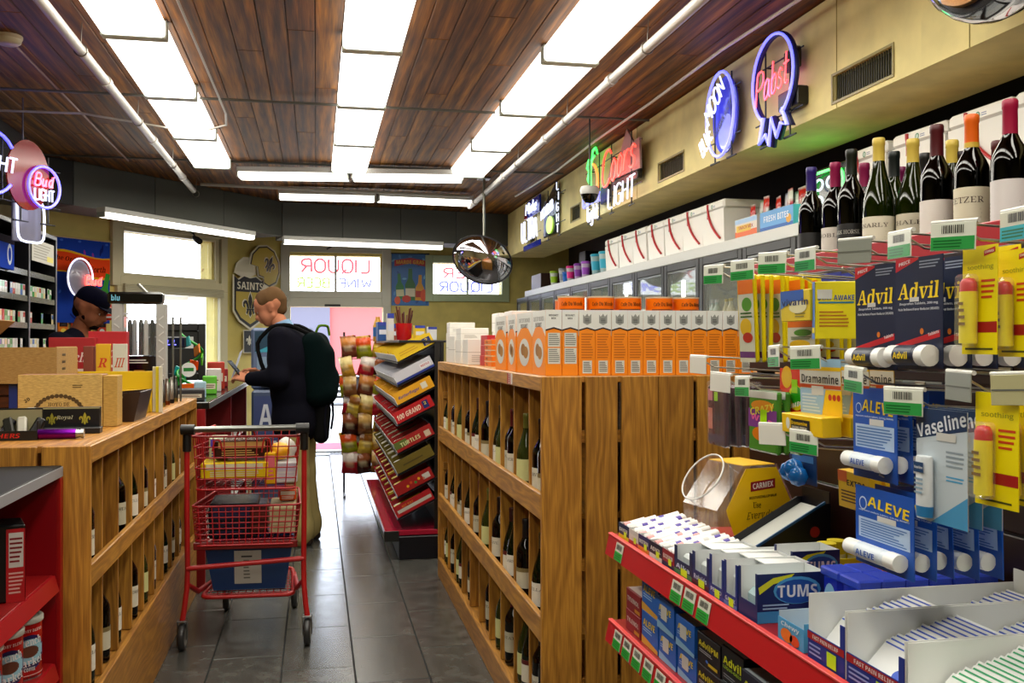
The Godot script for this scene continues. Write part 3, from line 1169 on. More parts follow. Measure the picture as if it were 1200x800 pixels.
func neon_signs() -> void:
	var o := sign_at("neon_beer_sign", "blue neon award ribbon sign with Pabst in red script", V(2.21, 2.655, 4.4))
	sign_frame(o, 0.46, 0.46)
	var b := mb(C("1b1d5a"))
	var rib := []
	for p in [[0.075, -0.2], [0.095, -0.1]]:
		rib.append(Vector3(p[0], p[1], 0))
	rib = [Vector3(-0.09, -0.125, 0), Vector3(-0.14, -0.25, 0), Vector3(-0.07, -0.215, 0), Vector3(-0.03, -0.275, 0), Vector3(0.0, -0.15, 0), Vector3(0.05, -0.25, 0), Vector3(0.09, -0.19, 0), Vector3(0.16, -0.215, 0), Vector3(0.1, -0.12, 0)]
	var arc := ring(0, 0.05, 0.215, 0.215, 0, -PI / 2 + 0.5, PI * 1.5 - 0.5, 30)
	var loop: Array = arc + rib
	b.tube(loop, 0.013, 8, true)
	for k in b.v.size():
		b.v[k].z -= 0.02
	part("tube_backing", b, "satin", o, "blue painted backing behind the tube")
	b = mb()
	b.tube(loop, 0.0075, 8, true)
	part("neon_tube", b, "neon_pale", o, "glowing blue ribbon outline")
	b = mb()
	neon_text(b, "Pabst", 0.0, 0.05, 0.34, 0.16, 0.005, 0.25, 0.12, 0.12)
	part("neon_tube", b, "neon_red", o, "glowing red script lettering")
	b = mb(C("14100f"))
	b.bx(0.0, -0.12, -0.09, 0.2, -0.03, -0.03, 0.006)
	b.bx(0.06, 0.06, -0.06, 0.19, 0.16, -0.03, 0.006)
	part("transformer", b, "satin", o)
	sign_light(o, Color(0.4, 0.4, 1.0), 0.025)
	o = sign_at("neon_beer_sign", "white and blue oval neon sign reading Blue Moon", V(2.21, 2.675, 5.05))
	sign_frame(o, 0.4, 0.44)
	b = mb()
	b.tube(ring(0.02, 0, 0.185, 0.235), 0.009, 8, true)
	part("neon_tube", b, "neon_pale", o, "glowing pale blue oval")
	b = mb(C("4750c8"))
	b.prism(PackedVector2Array(ring(0.02, 0, 0.165, 0.215).map(func(p): return Vector2(p.x, p.y))), -0.04, -0.03)
	part("panel", b, "gloss", o, "blue oval panel")
	b = mb(C("9aa6ea"))
	b.prism(PackedVector2Array(ring(0.04, -0.1, 0.1, 0.1).map(func(p): return Vector2(p.x, p.y))), -0.03, -0.026)
	part("moon_disc", b, "gloss", o)
	b = mb()
	neon_text(b, "BLUE", -0.13, -0.12, 0.16, 0.1, 0.006, 0.0, 0.6, 0.2, 0.02)
	neon_text(b, "MOON", -0.01, 0.08, 0.26, 0.11, 0.006, 0.0, 0.6, 0.2, 0.02)
	part("neon_tube", b, "neon_white", o, "glowing white lettering")
	b = mb(C("15162c"))
	b.t = Transform3D(Basis(Vector3(0, 0, 1), 0.6), Vector3.ZERO)
	b.text("BELGIAN WHITE", 0.0, -0.02, 0.26, 0.04, C("15162c"), -0.022)
	part("lettering", b, "satin", o)
	sign_light(o, Color(0.5, 0.5, 1.0), 0.025)
	o = sign_at("neon_beer_sign", "red neon script sign with white LIGHT below and a pale mountain behind", V(2.18, 2.67, 6.8))
	sign_frame(o, 0.85, 0.5)
	b = mb(C("a98f92"))
	b.prism(PackedVector2Array([Vector2(-0.36, -0.02), Vector2(-0.2, 0.14), Vector2(-0.08, 0.08), Vector2(0.12, 0.29), Vector2(0.27, 0.16), Vector2(0.4, 0.17), Vector2(0.42, -0.05)]), -0.045, -0.03)
	part("mountain_panel", b, "satin", o)
	b = mb()
	neon_text(b, "Coors", 0.02, 0.08, 0.78, 0.26, 0.008, 0.3, 0.05, 0.1)
	part("neon_tube", b, "neon_red", o, "glowing red script lettering")
	b = mb()
	neon_text(b, "LIGHT", 0.08, -0.17, 0.62, 0.15, 0.0065, 0.1, 0.02, 0.2)
	part("neon_tube", b, "neon_white", o, "glowing white lettering")
	b = mb(C("0e0d0d"))
	b.bx(-0.3, -0.1, -0.09, 0.3, 0.05, -0.05, 0.006)
	part("transformer", b, "satin", o)
	sign_light(o, Color(1.0, 0.3, 0.25), 0.04)
	o = sign_at("neon_beer_sign", "neon sign with green palm and orange crescent over blue Corona light lettering", V(2.21, 2.68, 7.6))
	sign_frame(o, 0.5, 0.5)
	b = mb()
	b.tube(smooth_line([Vector3(0.0, 0.0, 0), Vector3(-0.02, 0.14, 0), Vector3(0.03, 0.22, 0), Vector3(0.1, 0.24, 0)]), 0.009, 7)
	b.tube(smooth_line([Vector3(0.03, 0.22, 0), Vector3(0.05, 0.29, 0), Vector3(0.14, 0.3, 0), Vector3(0.18, 0.24, 0)]), 0.009, 7)
	b.tube(smooth_line([Vector3(0.03, 0.21, 0), Vector3(-0.06, 0.24, 0), Vector3(-0.12, 0.17, 0), Vector3(-0.04, 0.14, 0), Vector3(-0.1, 0.08, 0), Vector3(-0.02, 0.02, 0)]), 0.009, 7)
	part("neon_tube", b, "neon_green", o, "glowing green palm")
	b = mb()
	b.tube(ring(0.02, 0.0, 0.17, 0.18, 0.0, -0.5, 1.3, 10), 0.011, 8)
	part("neon_tube", b, "neon_orange", o, "glowing orange crescent")
	b = mb()
	neon_text(b, "Corona", 0.0, -0.08, 0.48, 0.13, 0.009, 0.1, 0.0, 0.12)
	part("neon_tube", b, "neon_pale", o, "glowing blue lettering")
	b = mb()
	neon_text(b, "light", 0.04, -0.215, 0.3, 0.12, 0.008, 0.0, 0.0, 0.16)
	part("neon_tube", b, "neon_white", o, "glowing white lettering")
	b = mb(C("10102a"))
	b.bx(0.1, -0.16, -0.09, 0.3, -0.02, -0.05, 0.006)
	part("transformer", b, "satin", o)
	sign_light(o, Color(0.4, 0.7, 0.8), 0.02)
	o = sign_at("neon_beer_sign", "lit sign with a small blue panel over white ULTRA lettering", V(2.21, 2.685, 9.95))
	sign_frame(o, 0.75, 0.44)
	b = mb(C("1a2a9c"))
	b.bx(-0.2, 0.06, -0.04, 0.4, 0.24, -0.02, 0.01)
	b.bx(-0.38, -0.28, -0.04, 0.4, -0.22, -0.02, 0.01)
	part("panel", b, "gloss", o, "blue panel")
	b = mb(C("8c1a1c"))
	b.bx(-0.34, 0.06, -0.04, -0.22, 0.2, -0.02, 0.01)
	part("panel", b, "gloss", o, "red panel")
	b = mb()
	neon_text(b, "Miche", 0.1, 0.15, 0.5, 0.12, 0.008, 0.3, 0.0, 0.14)
	neon_text(b, "ULTRA", 0.0, -0.08, 0.74, 0.22, 0.01, 0.0, 0.0, 0.2)
	part("neon_tube", b, "neon_white", o, "glowing white lettering")
	sign_light(o, Color(0.7, 0.75, 1.0), 0.02)
	o = sign_at("neon_beer_sign", "dark panel sign with white lettering and a lime disc", V(2.22, 2.68, 9.03))
	sign_frame(o, 0.8, 0.46)
	b = mb(C("151a10"))
	b.prism(PackedVector2Array([Vector2(-0.42, -0.22), Vector2(-0.42, 0.1), Vector2(0.1, 0.27), Vector2(0.1, -0.22)]), -0.045, -0.03)
	part("panel", b, "gloss", o, "dark green panel")
	b = mb()
	neon_text(b, "MICHELOB", -0.16, 0.03, 0.5, 0.1, 0.006, 0.0, 0.1)
	part("neon_tube", b, "neon_white", o, "glowing white word")
	b = mb()
	for k in 5:
		neon_text(b, ["L", "I", "G", "H", "T"][k], 0.27, 0.2 - 0.1 * k, 0.07, 0.075, 0.005)
	part("neon_tube", b, "neon_white", o, "glowing white lettering")
	b = mb()
	b.prism(PackedVector2Array(ring(-0.14, -0.12, 0.13, 0.085).map(func(p): return Vector2(p.x, p.y))), -0.028, -0.018)
	part("lime_neon_disc", b, "neon_lime", o, "glowing lime disc")
	sign_light(o, Color(0.8, 0.9, 0.8), 0.02)
	o = thing("neon_window_sign", "pink neon LIQUOR sign seen from behind in the entrance transom", "neon sign", V(0.24, 2.3, 12.64), PI)
	b = mb()
	neon_text(b, "LIQUOR", 0.0, 0.1, 0.86, 0.17, 0.017)
	part("neon_tube", b, "neon_pink", o)
	b = mb()
	neon_text(b, "BEER", 0.28, -0.12, 0.4, 0.12, 0.012)
	part("neon_tube", b, "neon_lime", o)
	b = mb()
	neon_text(b, "WINE", -0.25, -0.12, 0.42, 0.12, 0.012)
	part("neon_tube", b, "neon_pale", o)
	o = thing("neon_window_sign", "blue and pink neon sign seen from behind in the green-lit transom", "neon sign", V(1.95, 2.25, 12.64), PI)
	b = mb()
	neon_text(b, "LIQUOR", 0.0, -0.1, 0.7, 0.13, 0.014)
	part("neon_tube", b, "neon_pale", o)
	b = mb()
	neon_text(b, "BEER", 0.0, 0.08, 0.6, 0.13, 0.014)
	part("neon_tube", b, "neon_pink", o)

# ---------------------------------------------------------------- wine
var wine_meshes := {}

func bottle_shape(kind: int, h: float) -> Array:
	if kind == 0:   # straight shouldered
		return [[0.0, 0.004], [0.03, 0.0], [0.0365, 0.006], [0.0372, 0.02], [0.0372, h * 0.58], [0.0355, h * 0.63], [0.029, h * 0.68], [0.02, h * 0.73], [0.0148, h * 0.77], [0.0138, h * 0.82], [0.0134, h * 0.985], [0.0, h * 0.985]]
	return [[0.0, 0.004], [0.032, 0.0], [0.039, 0.006], [0.0395, 0.02], [0.0395, h * 0.46], [0.0375, h * 0.53], [0.031, h * 0.62], [0.0225, h * 0.7], [0.0165, h * 0.78], [0.014, h * 0.84], [0.0134, h * 0.985], [0.0, h * 0.985]]

# opts: glass, capsule, capsule_h, label, text, text_color, band, kind, h, l0, l1
func bottle_parts(o: Node3D, opts: Dictionary) -> void:
	var key := str(opts)
	if not wine_meshes.has(key):
		var h: float = opts.get("h", 0.3)
		var r: float = 0.0372 if opts.get("kind", 0) == 0 else 0.0395
		var list := []
		var b := mb(C(opts.get("glass", "050604")))
		b.lathe(bottle_shape(opts.get("kind", 0), h), opts.get("segs", 20))
		list.append(["body", b.mesh(M.bottle)])
		var ch: float = opts.get("capsule_h", 0.07)
		b = mb(C(opts.get("capsule", "20202a")))
		var y0 := h - ch
		b.lathe([[0.0152, y0], [0.0146, h - 0.02], [0.0158, h - 0.018], [0.0158, h - 0.004], [0.014, h], [0.0, h + 0.0005]], opts.get("segs", 20))
		if opts.has("capsule_band"):
			b.lathe([[0.0157, y0], [0.0157, y0 + 0.012]], 20, Vector3.ZERO, [C(opts.capsule_band)])
		list.append(["capsule", b.mesh(M.satin)])
		if opts.has("label"):
			var l0: float = opts.get("l0", 0.05)
			var l1: float = opts.get("l1", 0.13)
			var cl := C(opts.label)
			b = mb(cl)
			var w := r * 1.75
			b.strip(-w, l0, w, l1, cl, 0.0005, 14)
			var tc := C(opts.get("text_color", "3a2a20"))
			if opts.has("band"):
				b.strip(-w, l1 - (l1 - l0) * 0.2, w, l1, C(opts.band), 0.0008, 14)
			if opts.get("text", "") != "":
				b.text(opts.text, 0, l0 + (l1 - l0) * 0.72, w * 1.25, (l1 - l0) * 0.13, tc, 0.001, "serif")
			b.print_lines(-w * 0.55, l0 + (l1 - l0) * 0.12, w * 0.55, l0 + (l1 - l0) * 0.55, 5, tc.lerp(cl, 0.45), 0.0009)
			b.bend(r)
			list.append(["label", b.mesh(M.card)])
		wine_meshes[key] = list
	for m in wine_meshes[key]:
		part_mesh(m[0], m[1], o)

const REDS := [
	{"glass": "080b07", "capsule": "1c0a0c", "label": "cfc9b4", "kind": 0, "segs": 14, "text": "RESERVE"},
	{"glass": "0a0d07", "capsule": "3a0f14", "label": "d8d2be", "kind": 1, "segs": 14, "band": "5a1a1c"},
	{"glass": "070807", "capsule": "141416", "label": "c5bfa6", "kind": 0, "segs": 14, "l0": 0.045, "l1": 0.12, "band": "7a6a40"},
	{"glass": "0c1008", "capsule": "4a3a18", "label": "dcd6c6", "kind": 1, "segs": 14, "text": "CELLARS"},
	{"glass": "0a0908", "capsule": "5a1418", "label": "b9b49c", "kind": 0, "segs": 14, "text": "ESTATE", "l0": 0.055, "l1": 0.135},
	{"glass": "2a3010", "capsule": "6a6a28", "label": "c9c88a", "kind": 1, "segs": 14},
]

# an oak wine rack: side 1 opens to +x of the aisle's left, side -1 to the right-hand rack. face x, near d, far d, tiers as [shelf, opening bottom, opening top]
func wine_rack(label: String, fx: float, inward: float, depth: float, d0: float, d1: float, top: float, cap: float, rails: Array, kick: float, bays: int, boards: int) -> Node3D:
	var o := thing("wine_rack", label, "wine rack", V(fx, 0, (d0 + d1) / 2))
	var L := d1 - d0
	var s := inward          # +1: the rack lies at larger x than its face
	var tone := func(k: int) -> Color:
		var g: float = [1.0, 0.86, 0.94, 0.78, 1.05][k % 5]
		return Color(g, g * 0.93, g * 0.72)
	var b := mb(tone.call(0))
	b.bx(0, top - 0.022, -L / 2, s * depth, top, L / 2, 0.002)
	part("top_board", b, "oak", o)
	b = mb(tone.call(4))
	b.bx(-s * 0.02, top - cap, -L / 2, 0, top - 0.0005, L / 2 - 0.001, 0.003)
	part("cap_rail", b, "oak", o)
	for r in rails:
		b = mb(tone.call(4))
		b.uvo = Vector2(r[0] * 3.0, r[0])
		b.bx(-s * 0.02, r[0], -L / 2, 0, r[1], L / 2 - 0.001, 0.003)
		part("rail", b, "oak", o)
		b = mb(tone.call(3))
		b.bx(s * 0.001, r[0] - 0.005, -L / 2 + 0.02, s * (depth - 0.02), r[0] + 0.013, L / 2 - 0.025, 0.0)
		part("shelf", b, "oak", o)
	b = mb(tone.call(1))
	b.bx(-s * 0.02, 0.0, -L / 2, 0, kick, L / 2 - 0.001, 0.003)
	part("kick_board", b, "oak", o)
	b = mb(tone.call(3))
	b.bx(s * 0.001, kick - 0.03, -L / 2 + 0.02, s * (depth - 0.02), kick - 0.012, L / 2 - 0.025)
	part("shelf", b, "oak", o)
	b = mb(tone.call(3))
	b.bx(s * 0.2, 0.02, -L / 2 + 0.02, s * 0.212, top - 0.023, L / 2 - 0.025)
	part("back_board", b, "oak", o)
	for k in range(1, bays):
		b = mb(tone.call(k + 1))
		b.uvo = Vector2(k * 0.31, k * 0.17)
		var z := L / 2 - L * k / bays
		b.bx(s * 0.002, kick - 0.01, z - 0.008, s * 0.105, top - 0.023, z + 0.008, 0.0015)
		part("divider", b, "oak", o)
	for e in [1, -1]:
		var x := 0.0
		for k in boards:
			var w: float = [0.115, 0.108, 0.126, 0.124, 0.115, 0.125, 0.11][k % 7]
			var z0: float = L / 2 if e > 0 else -L / 2 - 0.02
			b = mb(tone.call(k + (2 if e < 0 else 0)))
			b.uvo = Vector2(k * 0.43, k * 0.29)
			if x + w > depth:
				w = depth - x
			if w < 0.02:
				break
			b.bx(s * (x - (0.02 if k == 0 else 0.0)), 0.0, z0, s * (x + w), top - 0.001, z0 + 0.02, 0.002)
			part("end_board", b, "oak", o)
			x += w + (0.0145 if k % 7 != 2 else 0.0015)
		for h in [0.25, top * 0.5, top - 0.22]:
			b = mb(tone.call(0))
			var z1: float = L / 2 - 0.02 if e > 0 else -L / 2
			b.bx(s * 0.01, h, z1, s * (depth - 0.01), h + 0.04, z1 + 0.019, 0.001)
			part("batten", b, "oak", o)
	b = mb(tone.call(2))
	b.bx(s * (depth - 0.018), 0.0, -L / 2 + 0.02, s * depth, top - 0.023, L / 2 - 0.025)
	part("back_board", b, "oak", o)
	return o

func rack_bottles(fx: float, inward: float, d0: float, d1: float, bays: int, tiers: Array, where: String) -> void:
	var L := d1 - d0
	for ti in tiers.size():
		for k in bays:
			var n := 2 if (k + ti) % 3 != 1 else 1
			if ti == 1 and (k == 1 or k == 4): n = 1
			for j in n:
				if (fx < 0 and rng.randf() < 0.25) or rng.randf() < 0.12:
					continue
				var opts: Dictionary = REDS[(k * 5 + ti * 3 + j * 2) % 6]
				var d := d0 + L * (k + ((rng.randf_range(0.7, 0.84) if j == 0 else rng.randf_range(0.42, 0.54)) - (0.24 if fx < 0 else 0.0))) / bays + rng.randf_range(-0.01, 0.01)
				var x := fx + inward * (0.041 + rng.randf_range(0, 0.006))
				var o := thing("wine_bottle", "%s on the %s shelf of the %s, %s bay%s" % [["cream-labelled bottle", "maroon-banded bottle", "tan-banded bottle", "white-labelled bottle", "greyish-labelled bottle", "olive bottle"][(k * 5 + ti * 3 + j * 2) % 6], (["top", "middle", "bottom"] if tiers.size() == 3 else ["upper", "lower"])[ti], where, ORD[k], ["", ", farther one"][j]], "bottle", V(x, tiers[ti], d), 0.0, "bottles standing in the oak racks")
				bottle_parts(o, opts)
				o.rotation.y = -inward * PI / 2 + rng.randf_range(-0.5, 0.5) + 0.35 * inward

func racks() -> void:
	neon_signs()
	wine_rack("oak wine rack with three tiers topped by orange beignet boxes", 0.735, 1.0, 1.02, 3.05, 5.73, 1.285, 0.05, [[0.815, 0.9], [0.415, 0.5]], 0.115, 10, 8)
	rack_bottles(0.735, 1.0, 3.07, 5.71, 10, [0.829, 0.429, 0.104], "tall rack")
	wine_rack("low oak wine rack with two tiers carrying the counter boxes", -0.675, -1.0, 1.0, 3.05, 5.58, 1.09, 0.055, [[0.665, 0.735]], 0.335, 10, 8)
	rack_bottles(-0.675, -1.0, 3.07, 5.56, 10, [0.679, 0.324], "low rack")
	rack_goods()

# ---------------------------------------------------------------- cartons on the tall rack
func beignet_mesh(nutrition: bool) -> Mesh:
	var org := C("f48c12")
	var wht := C("dfe0da")
	var b := mb(org)
	b.box(Vector3(0, 0.1085, 0), Vector3(0.055, 0.217, 0.2), 0.0012)
	b.face(Vector3(-0.0275, 0, 0.1), Vector3(1, 0, 0), Vector3.UP)
	b.shape([Vector2(0, 0.152), Vector2(0.028, 0.16), Vector2(0.055, 0.152), Vector2(0.055, 0.217), Vector2(0, 0.217)], wht, 0.0003)
	b.shape([Vector2(0, 0.148), Vector2(0.028, 0.156), Vector2(0.055, 0.148), Vector2(0.055, 0.153), Vector2(0.028, 0.161), Vector2(0, 0.153)], C("2a1a10"), 0.0006)
	if nutrition:
		b.text("BEIGNET", 0.0275, 0.2, 0.032, 0.006, C("222222"), 0.0008)
		b.text("MIX", 0.0275, 0.19, 0.016, 0.006, C("222222"), 0.0008)
		b.rect(0.008, 0.04, 0.049, 0.092, C("d5d3c8"), 0.0006)
		b.print_lines(0.011, 0.045, 0.047, 0.09, 7, C("77756c"), 0.0009)
		b.rect(0.008, 0.096, 0.049, 0.142, C("d5d3c8"), 0.0006)
		b.print_lines(0.011, 0.1, 0.047, 0.14, 6, C("77756c"), 0.0009)
	else:
		b.print_lines(0.008, 0.056, 0.048, 0.142, 10, C("c96a10"), 0.0006)
		b.rect(0.012, 0.008, 0.044, 0.05, C("d5d3c8"), 0.0006)
		b.print_lines(0.015, 0.012, 0.042, 0.047, 6, C("4a4a46"), 0.0009)
		b.shape([Vector2(0.014, 0.175), Vector2(0.028, 0.168), Vector2(0.042, 0.175), Vector2(0.042, 0.205), Vector2(0.034, 0.196), Vector2(0.028, 0.206), Vector2(0.02, 0.196), Vector2(0.014, 0.203)], C("8f918c"), 0.0006)
		b.print_lines(0.02, 0.176, 0.036, 0.19, 3, C("3a3a3a"), 0.0009)
	b.face(Vector3(-0.0275, 0, -0.1), Vector3(0, 0, 1), Vector3.UP)
	b.shape([Vector2(0, 0.13), Vector2(0.05, 0.16), Vector2(0.1, 0.166), Vector2(0.15, 0.16), Vector2(0.2, 0.13), Vector2(0.2, 0.217), Vector2(0, 0.217)], wht, 0.0003)
	b.disc(0.1, 0.075, 0.07, 0.05, C("cfd0ca"), 0.0006)
	b.disc(0.085, 0.085, 0.03, 0.022, C("9a6a28"), 0.0009)
	b.disc(0.12, 0.075, 0.032, 0.022, C("a87428"), 0.0009)
	b.text("CAFE DU MONDE", 0.1, 0.19, 0.15, 0.014, C("3a2a1c"), 0.0006, "serif")
	b.text("BEIGNET", 0.1, 0.17, 0.09, 0.014, C("3a2a1c"), 0.0006)
	b.home()
	b.col = wht
	b.box(Vector3(0, 0.2175, 0), Vector3(0.053, 0.001, 0.198))
	return b.mesh(M.card)

func rack_goods() -> void:
	var T := 1.285
	var plain := beignet_mesh(false)
	var nut := beignet_mesh(true)
	for k in 13:
		var o := MeshInstance3D.new()
		o.name = numbered("beignet_box")
		o.mesh = nut if k < 2 else plain
		add_child(o)
		o.position = V(0.765 + 0.0565 * k, T, 3.17 + rng.randf_range(-0.004, 0.004))
		tag(o, ("orange and white beignet mix carton showing its nutrition panel, %s in the row" % ORD[k]) if k < 2 else ("orange and white beignet mix carton showing a white list box, %s in the row" % ORD[k]), "carton", "beignet cartons on the tall rack")
	var spots := [3.4, 3.63, 3.86, 3.93]
	for k in 4:
		var o := MeshInstance3D.new()
		o.name = numbered("beignet_box")
		o.mesh = nut
		add_child(o)
		o.position = V([0.765, 0.765, 0.765, 0.83][k], T, spots[k])
		o.rotation.y = [0.06, -0.05, 0.03, 0.0][k]
		tag(o, ["beignet carton with picture side to the aisle, next to the corner", "beignet carton with picture side to the aisle, middle of three", "beignet carton with picture side to the aisle, next to the small orange packs", "beignet carton half hidden behind the aisle-side cartons"][k], "carton", "beignet cartons on the tall rack")
	var can := mb()
	can.lathe([[0.0, 0.0], [0.05, 0.0], [0.0505, 0.004], [0.0505, 0.134], [0.052, 0.136], [0.052, 0.14], [0.0, 0.141]], 24, Vector3.ZERO, [C("b9b4a0"), C("b9b4a0"), C("ee7c10"), C("c9c2a8"), C("c9c2a8"), C("d8d2be")])
	var lab := mb()
	lab.text("Cafe Du Monde", 0.0, 0.112, 0.085, 0.014, C("2a1608"), 0.0008, "serifbold")
	lab.strip(-0.05, 0.09, 0.05, 0.093, C("2a1608"), 0.0006)
	lab.bdisc(0.0, 0.05, 0.03, 0.03, C("d9cfae"), 0.0006)
	lab.bend(0.0506)
	var cm := can.mesh(M.satin)
	var lm := lab.mesh(M.satin)
	var places := [[0.93, 3.46], [1.04, 3.45], [1.15, 3.46], [1.27, 3.45], [1.38, 3.46], [0.98, 3.7]]
	for k in places.size():
		for j in 2:
			var o := thing("coffee_can", "orange coffee can behind the beignet cartons, %s, %s from the aisle" % [["lower of two", "stacked on another"][j], ORD[k]], "can", V(places[k][0], T + 0.1415 * j, places[k][1]), 0.1 * k - 0.2, "orange coffee cans on the tall rack")
			part_mesh("can_body", cm, o)
			part_mesh("print", lm, o)
	for k in 5:
		var b := mb(C("e8780e"))
		b.box(Vector3(0, 0.0125, 0), Vector3(0.12, 0.0245, 0.17), 0.001)
		for s in 2:
			b.face(Vector3(-0.06, 0, 0.085) if s == 0 else Vector3(-0.06, 0, -0.085), Vector3(1, 0, 0) if s == 0 else Vector3(0, 0, 1), Vector3.UP)
			b.rect(0, 0.0, 0.17 if s == 1 else 0.12, 0.004, C("d8c8a0"), 0.0003)
			b.print_lines(0.03, 0.008, 0.09, 0.02, 2, C("3a1c08"), 0.0005)
		b.home()
		solo("mix_pack", b, "card", "flat orange mix pack in the small stack beside the red packs, %s from the bottom" % ORD[k], "carton", V(0.82, T + 0.025 * k, 4.28), 0.02 * sin(k * 2.0), "flat orange packs on the tall rack")
	for k in 3:
		var b := mb(C("b81c26"))
		b.box(Vector3(0, 0.0245, 0), Vector3(0.14, 0.0488, 0.2), 0.0012)
		b.face(Vector3(-0.07, 0, 0.1), Vector3(1, 0, 0), Vector3.UP)
		b.print_lines(0.02, 0.015, 0.12, 0.035, 2, C("d96a70"), 0.0005)
		b.home()
		solo("mix_pack", b, "card", "red carton in the stack between white cartons and small orange packs, %s from the bottom" % ORD[k], "carton", V(0.86, T + 0.0492 * k, 4.56), 0.03 * cos(k * 2.0), "red cartons on the tall rack")
	var w := [[0.82, 4.86, 0.13, 0.17], [0.82, 5.12, 0.13, 0.17], [0.82, 5.38, 0.15, 0.2], [0.83, 5.6, 0.17, 0.14], [1.02, 4.75, 0.17, 0.2], [1.02, 5.1, 0.17, 0.2]]
	for k in w.size():
		for j in 2:
			var b := mb(C(["dedbd3", "e6e4dd"][j]))
			var h: float = w[k][2] if j == 0 else 0.1 if k > 3 else 0.06
			if k < 4 and j == 1 and k % 2 == 0:
				continue
			b.box(Vector3(0, h / 2, 0), Vector3(0.15, h - 0.0004, w[k][3]), 0.0015)
			b.face(Vector3(-0.075, 0, w[k][3] / 2), Vector3(1, 0, 0), Vector3.UP)
			b.rect(0.0, h * 0.48, 0.15, h * 0.5, C("a09c92"), 0.0003)
			b.print_lines(0.02, h * 0.1, 0.09, h * 0.4, 4, C("b3afa6"), 0.0005)
			b.face(Vector3(-0.075, 0, -w[k][3] / 2), Vector3(0, 0, 1), Vector3.UP)
			b.rect(0.0, h * 0.48, w[k][3], h * 0.5, C("a09c92"), 0.0003)
			b.home()
			solo("white_carton", b, "card", "white rack-top carton, %s%s" % [["beside the red cartons", "second along the aisle edge", "third along the aisle edge", "at the far end of the aisle edge", "inner one behind the red cartons", "inner one toward the far end"][k], [", lower", ", on top of another"][j]], "carton", V(w[k][0] + 0.002 * j, T + (0.0 if j == 0 else w[k][2] + 0.0003), w[k][1]), 0.03 * sin(k + j * 2.0), "white cartons on the tall rack")
	var b := mb(C("d8cfc8"))
	b.t = Transform3D(Basis(Vector3(0, 0, 1), Vector3.UP, Vector3(-1, 0, 0)), Vector3.ZERO)
	b.bx(-0.045, -0.02, 0, 0.045, 0.02, 0.0012)
	b.rect(-0.045, -0.02, -0.02, 0.02, C("b01822"), 0.0015)
	b.rect(0.0, -0.02, 0.018, 0.02, C("b01822"), 0.0015)
	b.print_lines(-0.018, -0.015, -0.002, 0.015, 4, C("554a48"), 0.0016)
	solo("price_tag", b, "card", "red and white price tag on the rail of the tall rack", "price tag", V(0.7148, 1.26, 3.55))

